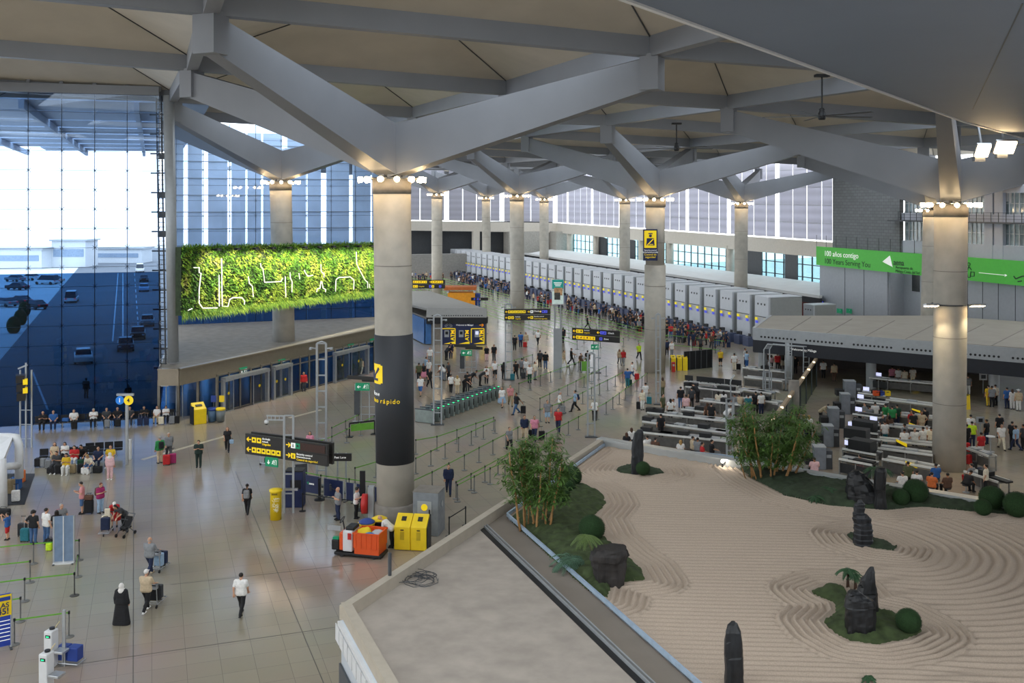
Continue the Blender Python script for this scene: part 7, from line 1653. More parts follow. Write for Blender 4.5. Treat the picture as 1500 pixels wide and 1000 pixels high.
# white lounge pod with mat
f = F(14, 742); t = thing('white_pod', 'glossy white rounded pod structure at the left edge', 'booth', f); b = lambda x, y, dd=0: P(x, y, f.y+dd)-f
q = MB(); q.tube([b(5, 742), b(4, 690), b(3, 672)], .22, 12); q.tube([b(28, 700, 2.5), b(28, 652, 2.5), b(24, 641, 2.8), b(14, 640, 3), b(-30, 640, 3)], .24, 12); q.tube([b(5, 683), b(27, 682, 2.4)], .2, 12); q.build('frame', M_white, t, True)
q = MB(); q.hexa([b(-40, 690), b(6, 678), b(20, 642, 3), b(-40, 640, 3), b(-40, 683), b(6, 670), b(20, 636, 3), b(-40, 634, 3)]); q.build('roof', M_white, t); MB().hexa([b(-30, 745), b(3, 742), b(9, 700, 1), b(-30, 700, 1), b(-30, 690), b(3, 685), b(9, 684, 1), b(-30, 684, 1)]).build('side_panel', M_lgrey, t)
fm = [F(-40, 742), F(36, 739), F(51, 694), F(-40, 694)]; o = MB().prism([(v.x, v.y) for v in fm], .005, .03).build('floor_mat', mat('dark floor mat', '#2d3138', .9)); tag(o, 'dark grey floor mat beside the white pod', 'mat')
luggage(F(23, 735), 20, 'white', 'white suitcase with dark stripe on the floor mat'); bag(F(23, 716), 'blue', 'bright blue bag in the pile beside the white pod', (.6, .5, .7)); bag(F(31, 706), 'orange', 'coral bag on the pile beside the white pod', (.45, .35, .75)); bag(F(14, 722), 'khaki', 'khaki bag behind the bright blue one', (.5, .5, .8))
bag(F(5, 756), 'black', 'black holdall at the left edge below the floor mat', (.7, .4, .4))
# ================================================================ THREE YELLOW BINS AND BLACK SCREEN
t = thing('black_screen_wall', 'long low black screen right of the three yellow bins', 'screen', F(1018, 540)); a, b = F(1002, 542)-F(1018, 540), F(1043, 538)-F(1018, 540); MB().bar(a+K_*.95, b+K_*.95, .12, 1.9).build('panel', M_black, t); q = MB()
for k in range(6): q.bar(a.lerp(b, k/5)-V((0, .1, 0)), a.lerp(b, k/5)-V((0, .1, 0))+K_*1.9, .06, .06)
q.build('upright', M_dgrey, t)
for k, x in enumerate((986, 995, 1003)):
    t = thing('recycling_bin', 'yellow recycling bin, %s of three beside the security column' % ('left', 'middle', 'right')[k], 'bin', F(x, 542)); MB().hexa([(-.24, -.3, 0), (.24, -.3, 0), (.24, .3, 0), (-.24, .3, 0), (-.24, -.3, 1.25), (.24, -.3, 1.25), (.24, .3, 1.5), (-.24, .3, 1.5)]).build('yellow_body', M_yel, t); MB().box((0, 0, 1.39), (.2, .2, .04)).build('slot', M_black, t); MB().box((-.27, 0, .65), (.04, .6, 1.25)).build('black_side', M_black, t)
o = thing('fire_extinguisher_box', 'small red box before the left yellow recycling bin', 'box', F(985, 543)+V((0, -.6, 0))); rbox('box_body', (0, 0, .5), (.35, .3, 1.0), M_red, o, .04); MB().box((0, -.16, .7), (.2, .02, .2)).build('window_pane', M_lgrey, o)
o = thing('yellow_stand', 'yellow plastic stand right of the large right column', 'stand', F(1417, 599)); MB().hexa([(-.2, -.15, 0), (.2, -.15, 0), (.2, .15, 0), (-.2, .15, 0), (-.2, -.03, 1.2), (.2, -.03, 1.2), (.2, .03, 1.2), (-.2, .03, 1.2)]).build('board', M_yel, o); MB().box((0, -.05, 1.15), (.15, .1, .06)).build('grip', M_black, o)
# ================================================================ SECURITY LANES
M_rail = mat('white lane rail', '#e2e2de', .4, .1, var=.06); M_lane = mat('dark lane bed', '#2b2c2e', .5, var=.2); M_shelf = mat('grey lane shelf', '#8d8c88', .5, .2, var=.15)
def lane(x0, y0, x1, y1, lab, boxes=(), z=.95, deep=.8, mon=0, dark=False, grp=None):
    a, b = F(x0, y0, z), F(x1, y1, z); a.z = b.z = 0; t = thing('tray_lane', lab, 'conveyor', (a+b)/2, 0, grp); r = b-a; L_ = r.length; r.normalize(); n = r.cross(K_); c = lambda u, o, zz: r*(u-.5)*L_+n*o+K_*zz
    q = MB(); q.bar(c(0, 0, z), c(1, 0, z), .09, .12); q.bar(c(0, -deep, z), c(1, -deep, z), .08, .1); q.build('rail', M_rail, t)
    q = MB(); q.box(c(.5, -deep/2, z-.08), (L_, deep, .06), r, n); q.build('roller_bed', M_lane if dark else M_shelf, t)
    q = MB(); q.box(c(.5, -deep*.1, .45), (L_*.98, .04, .6), r, n); q.build('apron', M_lane if dark else mat('lane apron', '#5c5a57', .6, var=.2), t)
    k = max(2, int(L_/2.5))
    for i in range(k+1):
        MB().bar(c(i/k, -.05, 0), c(i/k, -.05, z), .07, .07, n).build('leg', M_shelf, t); MB().bar(c(i/k, -deep+.05, 0), c(i/k, -deep+.05, z), .07, .07, n).build('leg', M_shelf, t)
    rs = random.Random(int(x0*7+y0))
    for u, kind in boxes:
        p = c(u, -deep*.5, z)
        if kind == 'm': MB().box(p+K_*.3, (.75, .1, .45), r, n).bar(p, p+K_*.2, .1, .1).build('monitor', M_black, t)
        if kind == 't': MB().box(p+K_*.06, (.7, .5, .14), r, n).build('tray', M_lgrey, t)
        if kind == 'T': MB().box(p+K_*.16, (.75, .52, .34), r, n).build('tray_stack', M_black, t)
        if kind == 'd': MB().box(p+K_*.05, (1.6, .5, .1), r, n).build('dark_belt', M_black, t)
        if kind == 'x': MB().box(p+K_*.35, (1.5, deep, .7), r, n).build('scanner_tunnel', M_black, t)
        if kind == 's': MB().box(p+K_*.3-n*.1, (.5, .05, .3), r, n).build('lit_screen', M_scrw, t)
        if kind == 'w': MB().box(p+K_*.02, (1.5, .55, .06), r, n).build('steel_rollers', M_alu, t)
    return t
lane(948, 604, 1067, 617, 'long white railed tray lane, third from the garden coping', [(.03, 'T'), (.12, 'T'), (.3, 't'), (.5, 'T'), (.7, 'w'), (.85, 'w')])
lane(941, 617, 1067, 634.5, 'long white railed tray lane, second from the garden coping', [(.04, 'T'), (.1, 't'), (.3, 'd'), (.42, 't'), (.62, 't'), (.7, 'T'), (.86, 'w'), (.95, 'w')])
lane(941, 633, 1064, 646, 'long white railed tray lane nearest the garden coping', [(.03, 'T'), (.22, 'd'), (.33, 'd'), (.48, 'T'), (.62, 'w'), (.74, 'T'), (.9, 'w')])
lane(1025, 586, 1085, 593, 'short tray lane behind the seated people, middle of the block', [(.2, 't'), (.6, 'T'), (.8, 't')])
lane(998, 599, 1034, 603.5, 'short tray lane behind the person in pale pink', [(.3, 't'), (.7, 'T')])
lane(1002, 558.5, 1082, 566.5, 'far tray lane topped by a row of black monitors', [(.06, 'm'), (.28, 'm'), (.42, 'm'), (.56, 'm'), (.64, 'm'), (.8, 'm'), (.95, 'm')])
lane(1004, 566, 1084, 574.5, 'second far lane with black trays and steel rollers', [(.03, 'T'), (.12, 'T'), (.3, 'w'), (.42, 'w'), (.55, 'w'), (.65, 'T'), (.8, 'T')])
lane(1088, 538, 1150, 545, 'white railed counter under the dark sign band at left', [(.2, 't'), (.5, 'T'), (.8, 't')]); lane(1090, 552, 1146, 558, 'second counter in front of the pale round pillar', [(.3, 'w'), (.7, 'w')])
lane(1082, 570, 1130, 576, 'steel roller table left of the pale round pillar', [(.2, 'w'), (.5, 'w'), (.8, 'w')]); lane(1086, 582, 1140, 590, 'tray table behind the wide bamboo clump', [(.3, 'w'), (.6, 'T')])
for k, (x0, y0, x1, y1, bx_) in enumerate(((1273, 553, 1300, 556, [(.4, 's')]), (1257, 575, 1297, 580, [(.2, 's'), (.6, 'T'), (.85, 'T')]), (1253, 587, 1297, 592, [(.1, 's')]), (1249, 606, 1291, 612, [(.1, 's'), (.5, 'd')]), (1245, 617, 1289, 623, [(.7, 's')]), (1241, 629, 1286, 635.5, [(.05, 's'), (.5, 'x')]), (1238, 642, 1285, 648.5, [(.3, 'x')]), (1234, 657, 1283, 666, [(.05, 's'), (.5, 'x')]), (1229, 672, 1277, 681, [(.2, 't'), (.6, 'd')]))):
    lane(x0, y0, x1, y1, 'dark screening lane with pale rail left of the right column, %s from the back' % ('first', 'second', 'third', 'fourth', 'fifth', 'sixth', 'seventh', 'eighth', 'ninth')[k], bx_, 1.0, 1.0, dark=True)
for k, (x0, y0, x1, y1) in enumerate(((1298, 585, 1370, 594), (1298, 556, 1370, 562), (1290, 604, 1372, 613), (1288, 622, 1372, 631), (1286, 644, 1367, 652), (1286, 656, 1366, 666.5), (1292, 672, 1368, 686))):
    lane(x0, y0, x1, y1, 'pale collection lane before the right column, %s' % ('third from the back', 'farthest one', 'fourth from the back', 'behind the white shirted group', 'just before the white shirted group', 'second nearest the coping', 'nearest the coping')[k], [(.15, 't'), (.35, 't'), (.6, 't')] if k % 2 else [(.5, 't')], .95, .9)
for k, (x0, x1, yt, yb) in enumerate(((1239, 1255, 559, 587), (1234, 1247, 578, 607), (1216, 1231, 599, 628), (1208, 1223, 625, 655), (1195, 1212, 656, 688))):
    f = F((x0+x1)/2, yb); s = ppm(yb); t = thing('scanner_cabinet', 'grey scanner cabinet, %s in the slanting row of five' % ('farthest', 'fourth nearest', 'middle one', 'second nearest', 'nearest')[k], 'cabinet', f+V((0, .5, 0)), R(-8)); w_ = (x1-x0)/s; h = (yb-yt)/s
    rbox('cabinet_body', (0, 0, h/2), (w_*1.0, .9, h), mat('scanner grey', '#878c94', .45, .2), t, .03); MB().box((w_*.75, .1, h*.42), (w_*.6, .8, h*.84)).build('side_unit', M_dgrey, t); MB().box((w_*.75, -.32, h*.6), (.3, .02, .2)).build('control_panel', M_lgrey, t); MB().box((0, 0, h+.02), (w_*1.02, .94, .04)).build('cabinet_top', M_lgrey, t); MB().box((-w_*.9, -.1, h*.4), (w_*.7, .9, .5)).build('tray_return', M_black, t)
for k, (x0, x1, yt, yb) in enumerate(((1336, 1345, 555, 566), (1336, 1348, 598, 614), (1332, 1346, 619, 640), (1313, 1328, 643, 672), (1327, 1343, 675, 702))):
    f = F((x0+x1)/2, yb); s = ppm(yb); t = thing('divider_panel', 'black divider panel with yellow slanted top, %s of five' % ('farthest', 'second farthest', 'middle one', 'second nearest', 'nearest')[k], 'panel', f); w_ = (x1-x0)/s; h = (yb-yt)/s
    MB().hexa([(-w_/2, -.06, 0), (w_/2, -.06, 0), (w_/2, .06, 0), (-w_/2, .06, 0), (-w_/2, -.06, h*.9), (w_/2, -.06, h*.62), (w_/2, .06, h*.62), (-w_/2, .06, h*.9)]).build('panel', M_black, t); MB().hexa([(-w_/2, -.07, h*.88), (w_/2, -.07, h*.6), (w_/2, .07, h*.6), (-w_/2, .07, h*.88), (-w_/2, -.07, h), (w_/2, -.07, h*.78), (w_/2, .07, h*.78), (-w_/2, .07, h)]).build('yellow_top', M_yelg, t)
# slanted glass partition with timber coloured rail
a, b = F(1112, 644, 2.6), F(1196, 525, 2.6); t = thing('glass_partition', 'glass partition with pale brown top rail slanting behind the bamboo', 'partition', V((a.x, a.y, 0))); a0_ = V((0, 0, 2.6)); b0_ = b-V((a.x, a.y, 0)); q = MB(); q.bar(a0_, b0_, .25, .22); q.build('top_rail', mat('pale brown rail', '#a08b70', .6), t)
q = MB(); q.bar(a0_-K_*1.35, b0_-K_*1.35, .03, 2.4); q.build('pane', glass('greenish glass', (.72, .8, .76), .08), t); q = MB()
for k in range(9): p = a0_.lerp(b0_, k/8); q.bar(p-K_*2.6, p, .1, .1)
q.build('upright', M_dgrey, t); q = MB()
for k in (1, 2, 3, 5, 6, 7): p = a0_.lerp(b0_, k/8+.03); q.box(p+K_*.15+V((.1, 0, 0)), (.18, .18, .12))
q.build('rail_light', lamp_mat('dim rail light', '#ffe8c0', 2), t)
# portal frames, slim lamp post, pale pillar, pillars
for pts, d_, lab in (([(1119, 590), (1119, 512), (1124, 504), (1177, 508), (1177, 545)], 92, 'grey pipe portal frame before the dark sign band'), ([(1064, 650), (1064, 585), (1064, 584)], 70, 'left pipe post between tray lanes and bamboo'), ([(1118, 545), (1121, 545), (1121, 606)], 85, 'grey pipe post left of the pale pillar'), ([(1151, 500), (1151, 590)], 90, 'thin pipe post at the pale pillar')):
    p0 = P(pts[0][0], pts[0][1], d_); p0.z = 0; t = thing('portal_mast', lab, 'frame', p0); q = MB(); v = [P(x, y, d_)-p0 for x, y in pts]; v = [V((0, 0, 0))]+v[0:] if v[0].z > .1 and len(pts) != 4 else v
    q.tube(v, .065, 8); q.tube([x+V((.55, .1, 0)) for x in v], .055, 8); q.build('pipe', M_lgrey, t); q = MB()
    for a_, b_ in zip(v, v[1:]):
        for k in range(1, 5): p = a_.lerp(b_, k/5); q.bar(p, p+V((.55, .1, 0)), .05, .05)
    q.build('rung', M_lgrey, t); MB().box((.27, .05, .03), (.9, .4, .06)).build('base_plate', M_dgrey, t)
t = thing('lamp_post', 'slim lamp post with bent head among the tray lanes', 'lamp', F(1071, 600)); p = t.location; q = MB(); q.tube([V(), P(1070, 560, p.y)-p, P(1071, 556, p.y)-p, P(1075, 549, p.y)-p], .06, 8); q.build('pole', M_lgrey, t); MB().bar(P(1072, 554, p.y)-p, P(1076, 549, p.y)-p, .2, .08).build('lamp_head', M_white, t)
t = thing('pipe_pair', 'twin pipe mast rising before the wide bamboo clump', 'mast', F(1069, 706)); truss(t, V(), .35, CAMZ-(590-HY)/FPX*F(1069, 706).y, RX, rad=.05); MB().box((0, 0, .03), (.7, .4, .06)).build('base_plate', M_dgrey, t)
t = thing('round_pillar', 'pale round pillar standing under the dark sign band', 'pillar', F(1156, 562)); MB().tube([(0, 0, 0), (0, 0, 4.6)], .42, 24).build('shaft', M_lgrey, t, True); MB().lathe([(.55, 0), (.55, .15), (.43, .2)], n=24).build('base', M_concd, t, True)
t = thing('round_pillar', 'dim round pillar behind the glass partition rail', 'pillar', F(1163, 622)); MB().tube([(0, 0, 0), (0, 0, 3.4)], .4, 24).build('shaft', M_concd, t, True); MB().lathe([(.5, 0), (.5, .15), (.41, .2)], n=24).build('base', M_concd, t, True)
# dining tables of the garden edge, right-hand stands
f = F(1451, 662); t = thing('bar_table', 'small white pedestal table right of the large right column', 'table', f); MB().lathe([(.3, 1.05), (.3, 1.1)], n=20).build('table_top', M_white, t); MB().tube([(0, 0, .04), (0, 0, 1.05)], .04, 8).build('stem', M_lgrey, t); MB().lathe([(.26, 0), (.26, .04)], n=20).build('foot', M_lgrey, t)
f = F(1440, 576); t = thing('sign_stand', 'small square sign on a slim stand under the dark roof at right', 'sign', f); MB().bar((0, 0, 0), (0, 0, 1.3), .06, .06).build('stem', M_lgrey, t); MB().box((0, -.04, 1.5), (.7, .06, .6)).build('sign_plate', M_white, t); MB().box((0, -.08, 1.5), (.4, .02, .34)).build('pictogram', M_dgrey, t)
f = F(1436, 636); t = thing('monitor_stand', 'monitor on a stand right of the large right column', 'monitor', f); MB().bar((0, 0, 0), (0, 0, .8), .08, .08).build('stem', M_lgrey, t); rbox('monitor', (0, 0, 1.05), (.6, .08, .5), M_lgrey, t, .02); MB().box((0, -.05, 1.05), (.3, .02, .26)).build('display', M_black, t)
lane(1412, 655, 1448, 668, 'pale counter beside the right column', [(.3, 't'), (.7, 't')], .95, .6); lane(1412, 690, 1462, 706, 'table with dark cases by the right column foot', [(.2, 't'), (.5, 'T'), (.85, 'd')], .8, .9)
for k in range(5):
    x, y = [(1416, 662), (1426, 668), (1420, 680), (1428, 690), (1436, 700)][k]; luggage(F(x, y), 20*k, ['red', 'darkgrey', 'red', 'black', 'navy'][k], ['red suitcase right of the right column, farther of two', 'dark grey suitcase right of the right column', 'red suitcase right of the right column, nearer of two', 'black suitcase at the right column foot', 'navy suitcase at the right column foot'][k], .95, None, False)
def fr(x, yh, h):      # floor point of a figure whose head top is at pixel yh and whose height is h metres
    d = (CAMZ-h)*FPX/(yh-HY); return V(((x-CX)/FPX*d, d, 0))
sec = [(997, 567, 'stand', 180, 'black', 'jeans', 'person in black with dark backpack before the monitors lane', 0), (1005, 579, 'stand', 180, 'rose', 'black', 'person in pale pink top standing among the tray lanes', 0), (1022, 565, 'lean', 200, 'black', 'black', 'person in black bending over a tray below the monitors lane', 0), (1013, 568, 'stand', 200, 'darkgrey', 'black', 'person in dark grey beside the one bending below the monitors', 0),
 (968, 607, 'stand', 180, 'black', 'black', 'person in black standing between the two nearest tray lanes', 0), (986, 586, 'sit', 300, 'white', 'grey', 'person in white leaning at the left end of the third lane', 0), (982, 583, 'stand', 190, 'white', 'black', 'dark haired person in white at the left end of the third lane', 1), (971, 578, 'stand', 40, 'olive', 'olive', 'person in olive at the left end of the lanes', 0),
 (1036, 589, 'stand', 200, 'brown', 'black', 'long haired person in brown among the tray lanes', 1), (1042, 591, 'stand', 170, 'black', 'black', 'person in black with pale shorts among the tray lanes', 0), (1063, 597, 'lean', 120, 'white', 'grey', 'person in white leaning near the pipe mast', 0), (1052, 572, 'stand', 180, 'cream', 'grey', 'person in cream below the row of black monitors', 1), (1060, 572, 'stand', 160, 'white', 'black', 'person in white below the row of black monitors', 1),
 (1076, 577, 'stand', 180, 'grey', 'grey', 'person in grey left of the lamp post lanes', 0), (1083, 577, 'stand', 170, 'beige', 'grey', 'person in beige right of the lamp post', 0), (1096, 579, 'stand', 180, 'teal', 'grey', 'person in teal behind the bamboo', 0), (1107, 574, 'stand', 180, 'black', 'black', 'person in black behind the bamboo top', 0), (1115, 575, 'stand', 180, 'white', 'navy', 'person in white behind the bamboo top', 0),
 (948, 640, 'sit', 200, 'white', 'grey', 'person in white seated at the coping beside the tall rock', 0), (918, 634, 'sit', 180, 'black', 'black', 'dark haired person in black seated left of the tall rock', 1), (925, 627, 'sit', 200, 'white', 'grey', 'person in white seated just left of the tall rock', 1), (997, 645, 'sit', 180, 'white', 'grey', 'blond person in white seated at the coping', 1), (1015, 641, 'sit', 90, 'beige', 'black', 'person with bare arms seated at the coping in mid row', 0), (1022, 643, 'sit', 160, 'grey', 'black', 'person in grey seated right of the bare armed one', 0),
 (1029, 650, 'sit', 100, 'red', 'black', 'person in red seated at the coping', 0), (1043, 646, 'sit', 100, 'black', 'grey', 'person in black seated at the right end of the coping row', 0), (960, 643, 'sit', 160, 'brown', 'brown', 'person in brown seated right of the tall rock', 0), (1193, 672, 'sit', 180, 'rose', 'black', 'person seated by the nearest scanner cabinet', 0),
 (1297, 592, 'stand', 200, 'green', 'black', 'worker in bright green, left of the three in green', 0), (1307, 595, 'stand', 170, 'green', 'black', 'worker in bright green, middle of the three in green', 0), (1314, 593, 'stand', 190, 'dgreen', 'navy', 'worker in dark green, right of the three in green', 0), (1296, 617, 'stand', 180, 'white', 'teal', 'person in white tee and teal trousers in the right lanes', 0), (1303, 607, 'stand', 160, 'brown', 'black', 'long haired person behind the one in white and teal', 1), (1293, 608, 'stand', 20, 'darkgrey', 'black', 'person in dark grey left of the one in white and teal', 0),
 (1350, 603, 'hip', 0, 'beige', 'beige', 'man in beige with hands on hips near the right column', 0), (1338, 604, 'stand', 180, 'black', 'black', 'person in black left of the man in beige', 0), (1334, 602, 'stand', 30, 'red', 'black', 'person in dark red beside a black divider', 0), (1355, 598, 'stand', 180, 'black', 'black', 'person in black right behind the man in beige', 0),
 (1325, 629, 'stand', 180, 'white', 'black', 'person in white at the left of the white shirted group', 0), (1340, 628, 'stand', 0, 'white', 'black', 'broad person in white with crossed arms in the white group', 0), (1352, 626, 'stand', 200, 'white', 'khaki', 'person in white and khaki in the white shirted group', 0), (1358, 624, 'stand', 180, 'white', 'navy', 'grey haired man in white shirt and navy trousers by the column', 0), (1325, 621, 'stand', 200, 'grey', 'grey', 'person in grey behind the white shirted group', 0), (1364, 626, 'stand', 180, 'cream', 'black', 'person in cream half behind the right column', 0),
 (1307, 537, 'stand', 180, 'pink', 'black', 'person with pink top at the far counters under the sign band', 0), (1316, 539, 'stand', 180, 'white', 'brown', 'person in white and brown at the far counters', 0), (1325, 541, 'stand', 180, 'cream', 'black', 'person in cream at the far counters', 0), (1337, 538, 'stand', 180, 'white', 'white', 'person all in white at the far counters', 0), (1281, 536, 'stand', 180, 'brown', 'black', 'person in brown at the left far counter', 0),
 (1267, 592, 'sit', 270, 'grey', 'black', 'operator in grey leaning back at a screening lane', 0), (1282, 591, 'sit', 180, 'white', 'white', 'operator in white at a screening lane', 0), (1274, 596, 'sit', 180, 'grey', 'grey', 'operator in grey next to the white one', 0), (1272, 616, 'sitlean', 270, 'rose', 'black', 'operator in pale pink leaning to a small screen', 0), (1202, 593, 'lean', 60, 'beige', 'black', 'person in beige bending left of the scanner cabinets', 0), (1185, 607, 'stand', 180, 'white', 'black', 'blond woman in white behind the bamboo', 1), (1178, 608, 'stand', 160, 'white', 'navy', 'person in white beside the blond woman', 0), (1260, 668, 'sit', 200, 'rose', 'black', 'person seated behind the craggy rock', 0),
 (1330, 677, 'stand', 180, 'olive', 'black', 'man in olive shirt standing by the nearest divider', 0), (1322, 693, 'sit', 180, 'white', 'grey', 'person in white seated left of the man in olive', 0), (1343, 691, 'sit', 160, 'white', 'grey', 'dark haired person in white seated right of the man in olive', 0), (1365, 694, 'sit', 150, 'orange', 'black', 'person in orange seated by the right column foot', 0), (1371, 681, 'sit', 180, 'blue', 'navy', 'person in blue before the right column foot', 0), (1388, 695, 'sit', 190, 'brown', 'black', 'person in brown seated in front of the right column', 0), (1415, 693, 'sitlean', 120, 'black', 'black', 'person in black bent over bags by the right column', 0), (1423, 681, 'sit', 200, 'grey', 'red', 'person in grey seated right of the right column', 0),
 (1444, 681, 'stand', 250, 'cream', 'black', 'person in cream tee standing at the far right of the coping', 0), (1437, 634, 'stand', 200, 'red', 'white', 'person in red and white right of the right column', 0), (1445, 615, 'stand', 200, 'black', 'navy', 'person in black by the monitor stand', 0), (1422, 608, 'stand', 180, 'white', 'grey', 'person in white half hidden by the right column', 0), (1424, 618, 'stand', 160, 'neon', 'navy', 'worker in neon vest right of the right column', 0), (1416, 622, 'stand', 180, 'black', 'black', 'person in black at the right edge of the right column', 0),
 (1464, 607, 'stand', 180, 'black', 'black', 'person in black with backpack at far right', 0), (1467, 622, 'walk', 0, 'white', 'cream', 'person in white and cream trousers walking at far right', 0), (1483, 618, 'stand', 120, 'black', 'black', 'person in black beside the blue shirt at far right', 0), (1488, 624, 'walk', 200, 'lightblue', 'navy', 'person in light blue shirt and navy trousers at far right', 0), (1499, 622, 'stand', 200, 'darkgrey', 'black', 'person cut by the right edge', 0),
 (1418, 550, 'stand', 180, 'grey', 'white', 'person in grey under the dark roof right of the column', 0), (1453, 566, 'stand', 180, 'grey', 'black', 'person in grey and black under the dark roof at right', 0), (1458, 564, 'stand', 190, 'cream', 'black', 'person in cream and black under the dark roof at right', 0), (1448, 565, 'stand', 180, 'yellow', 'yellow', 'person in yellow under the dark roof at right', 0), (1475, 568, 'stand', 180, 'blue', 'navy', 'person in blue left of the two in white at right', 0), (1483, 569, 'stand', 180, 'white', 'white', 'person in white under the dark roof at far right', 1), (1492, 571, 'stand', 180, 'beige', 'white', 'person in beige with pale hat at far right', 0),
 (1122, 516, 'stand', 180, 'brown', 'black', 'person in brown at the counter under the left sign band', 0), (1130, 520, 'sit', 180, 'rose', 'black', 'person in pale pink at the counter under the sign band', 1), (1139, 518, 'stand', 150, 'red', 'black', 'person in red at the counter under the sign band', 0), (1147, 524, 'sit', 180, 'cream', 'black', 'person in cream seated left of the pale pillar', 1), (1165, 522, 'stand', 180, 'black', 'black', 'person in black right of the pale pillar', 0), (1206, 528, 'stand', 180, 'white', 'black', 'person in white at the far counter behind the rail', 0), (1222, 532, 'stand', 180, 'beige', 'brown', 'person in beige at the far counter right of the rail', 0)]
rs = random.Random(9)
for x, yh, ps, fc, a, b, lab, fem in sec:
    h = {'sit': 1.22, 'sitlean': 1.12, 'lean': 1.4}.get(ps, 1.7); e = {}
    if 'hat' in lab: e = dict(hair='hat', hc='white')
    elif 'blond' in lab: e = dict(hair='hair_long', hc='blond')
    elif 'grey haired' in lab: e = dict(hc='grey')
    elif fem: e = dict(hair='hair_long', hc=rs.choice(['dark', 'brown']))
    person(fr(x, yh, h), ps, fc+rs.uniform(-15, 15), a, b, lab, fem=bool(fem), skin=rs.choice([0, 0, 1]), **e)
# stools for the seated figures
st = thing('stool', '', 'stool', (0, 0, -50)); MB().lathe([(.2, .4), (.22, .43), (.2, .46)], n=16).build('seat', M_black, st); MB().tube([(0, 0, .03), (0, 0, .4)], .03, 8).build('stem', M_lgrey, st); MB().lathe([(.2, 0), (.2, .03)], n=16).build('foot', M_lgrey, st); STK = kids_of(st)
for x, yh, ps, fc, a, b, lab, fem in sec:
    if ps.startswith('sit'): dup(st, fr(x, yh, 1.22 if ps == 'sit' else 1.12), 0, 'black stool under the '+lab.replace(' seated', '').split(' at ')[0].split(' by ')[0], None, None, STK)
# ================================================================ LIVING WALL
wa_, wb3 = P(261, 415, 75), P(556, 393, 105.5); t = thing('living_wall', 'hanging green living wall with lit line drawing above the ledge', 'plant wall', V((wa_.x, wa_.y, 0)))
o_ = t.location; hl0, hl1, hh0, hh1 = 8.5, 7.5, 13.7, 12.75; a = V(); b = V((wb3.x, wb3.y, 0))-o_; r = b.normalized(); n = r.cross(K_)
q = MB(); quadz(q, a, b, hl0, hh0, hl1, hh1, .5); q.build('backing', M_mossd, t)
greens = ['#5f9428', '#a0bf3a', '#c5d24c', '#3f7424', '#b0cc48', '#76a832', '#dcd480']
lm = [mat('wall leaf %d' % k, c, .6, var=.3, scale=4) for k, c in enumerate(greens)]
rs = random.Random(12); lv = [MB() for _ in greens]; L_ = b.length
def wl(u, v, o): z0 = hl0+(hl1-hl0)*u; z1 = hh0+(hh1-hh0)*u; return a+b*u+K_*(z0+(z1-z0)*v)+n*(.25+o)
for k in range(15000):
    u, v = rs.random(), rs.random(); nz = .7*mnoise.noise(V((u*11, v*3, 2)))+.9*mnoise.noise(V((u*34, v*7, 5)))
    g_ = min(6, max(0, int(3+nz*4+rs.uniform(-.9, .9)))); order = [3, 0, 5, 1, 4, 2, 6][g_]
    c = wl(u, v, 0); s = rs.uniform(.16, .34)
    d_ = (n*rs.uniform(.5, 1)+r*rs.uniform(-.8, .8)+K_*rs.uniform(-.8, .5))
    leaf(lv[order], c, d_, K_, s*1.15, s*.22)
for k in range(2600):      # grasses hanging from the lower edge
    u = rs.random(); c = wl(u, rs.uniform(-.01, .09), .02); d_ = n*rs.uniform(.2, .9)+r*rs.uniform(-.5, .5)-K_*rs.uniform(.3, 1); leaf(lv[rs.choice([0, 5, 1, 4])], c, d_, K_, rs.uniform(.4, .75), .03)
for k in range(1500):
    u = rs.random(); c = wl(u, rs.uniform(.93, 1.0), .0); d_ = n*rs.uniform(-.2, .6)+r*rs.uniform(-.5, .5)+K_*rs.uniform(.2, 1); leaf(lv[rs.choice([0, 5, 3, 1])], c, d_, K_, rs.uniform(.25, .5), .04)
fo = MB(); mats_ = []; idx = []
for k, mb in enumerate(lv): fo.add(mb.v, mb.f); idx += [k]*len(mb.f)
o = fo.build('foliage', lm, t); o.data.polygons.foreach_set('material_index', idx); o['kind'] = 'stuff'
M_line = lamp_mat('white light line', '#fff6f0', 1.3)
def wpx(x, y):     # wall point under a pixel
    k = (x-CX)/FPX; w0 = o_; u = (k*w0.y-w0.x)/(b.x-k*b.y); p = w0+b*u; return V((p.x, p.y, CAMZ-(y-HY)/FPX*p.y))-o_+n*.42
W7 = lambda x, y: (240+x/4.167, 340+y/4.167)
for k, ln in enumerate(([(155, 215), (188, 215), (188, 245), (200, 250), (188, 350), (188, 430), (210, 462), (300, 460)], [(325, 160), (330, 450), (365, 452), (375, 410), (395, 398), (450, 398), (468, 420), (465, 440)], [(310, 260), (312, 450)], [(490, 270), (495, 310), (515, 330), (520, 395)], [(565, 190), (568, 210), (580, 225), (590, 305), (690, 300), (700, 280)], [(716, 270), (720, 398)], [(745, 245), (748, 280), (758, 300), (757, 365)], [(800, 250), (805, 285)], [(833, 230), (838, 245), (855, 268), (885, 262)], [(935, 195), (937, 240), (955, 255), (953, 275)], [(910, 365), (912, 345), (930, 340), (935, 300), (942, 300), (948, 340), (965, 350), (963, 365)], [(1025, 360), (1027, 290), (1045, 275), (1115, 272), (1138, 292), (1137, 350)], [(1152, 120), (1155, 190), (1165, 215), (1205, 290), (1222, 305), (1222, 340)], [(1232, 315), (1235, 340)], [(120, 475), (145, 465)])):
    MB().tube([wpx(*W7(*p)) for p in ln], .04, 6).build('light_line', M_line, t)
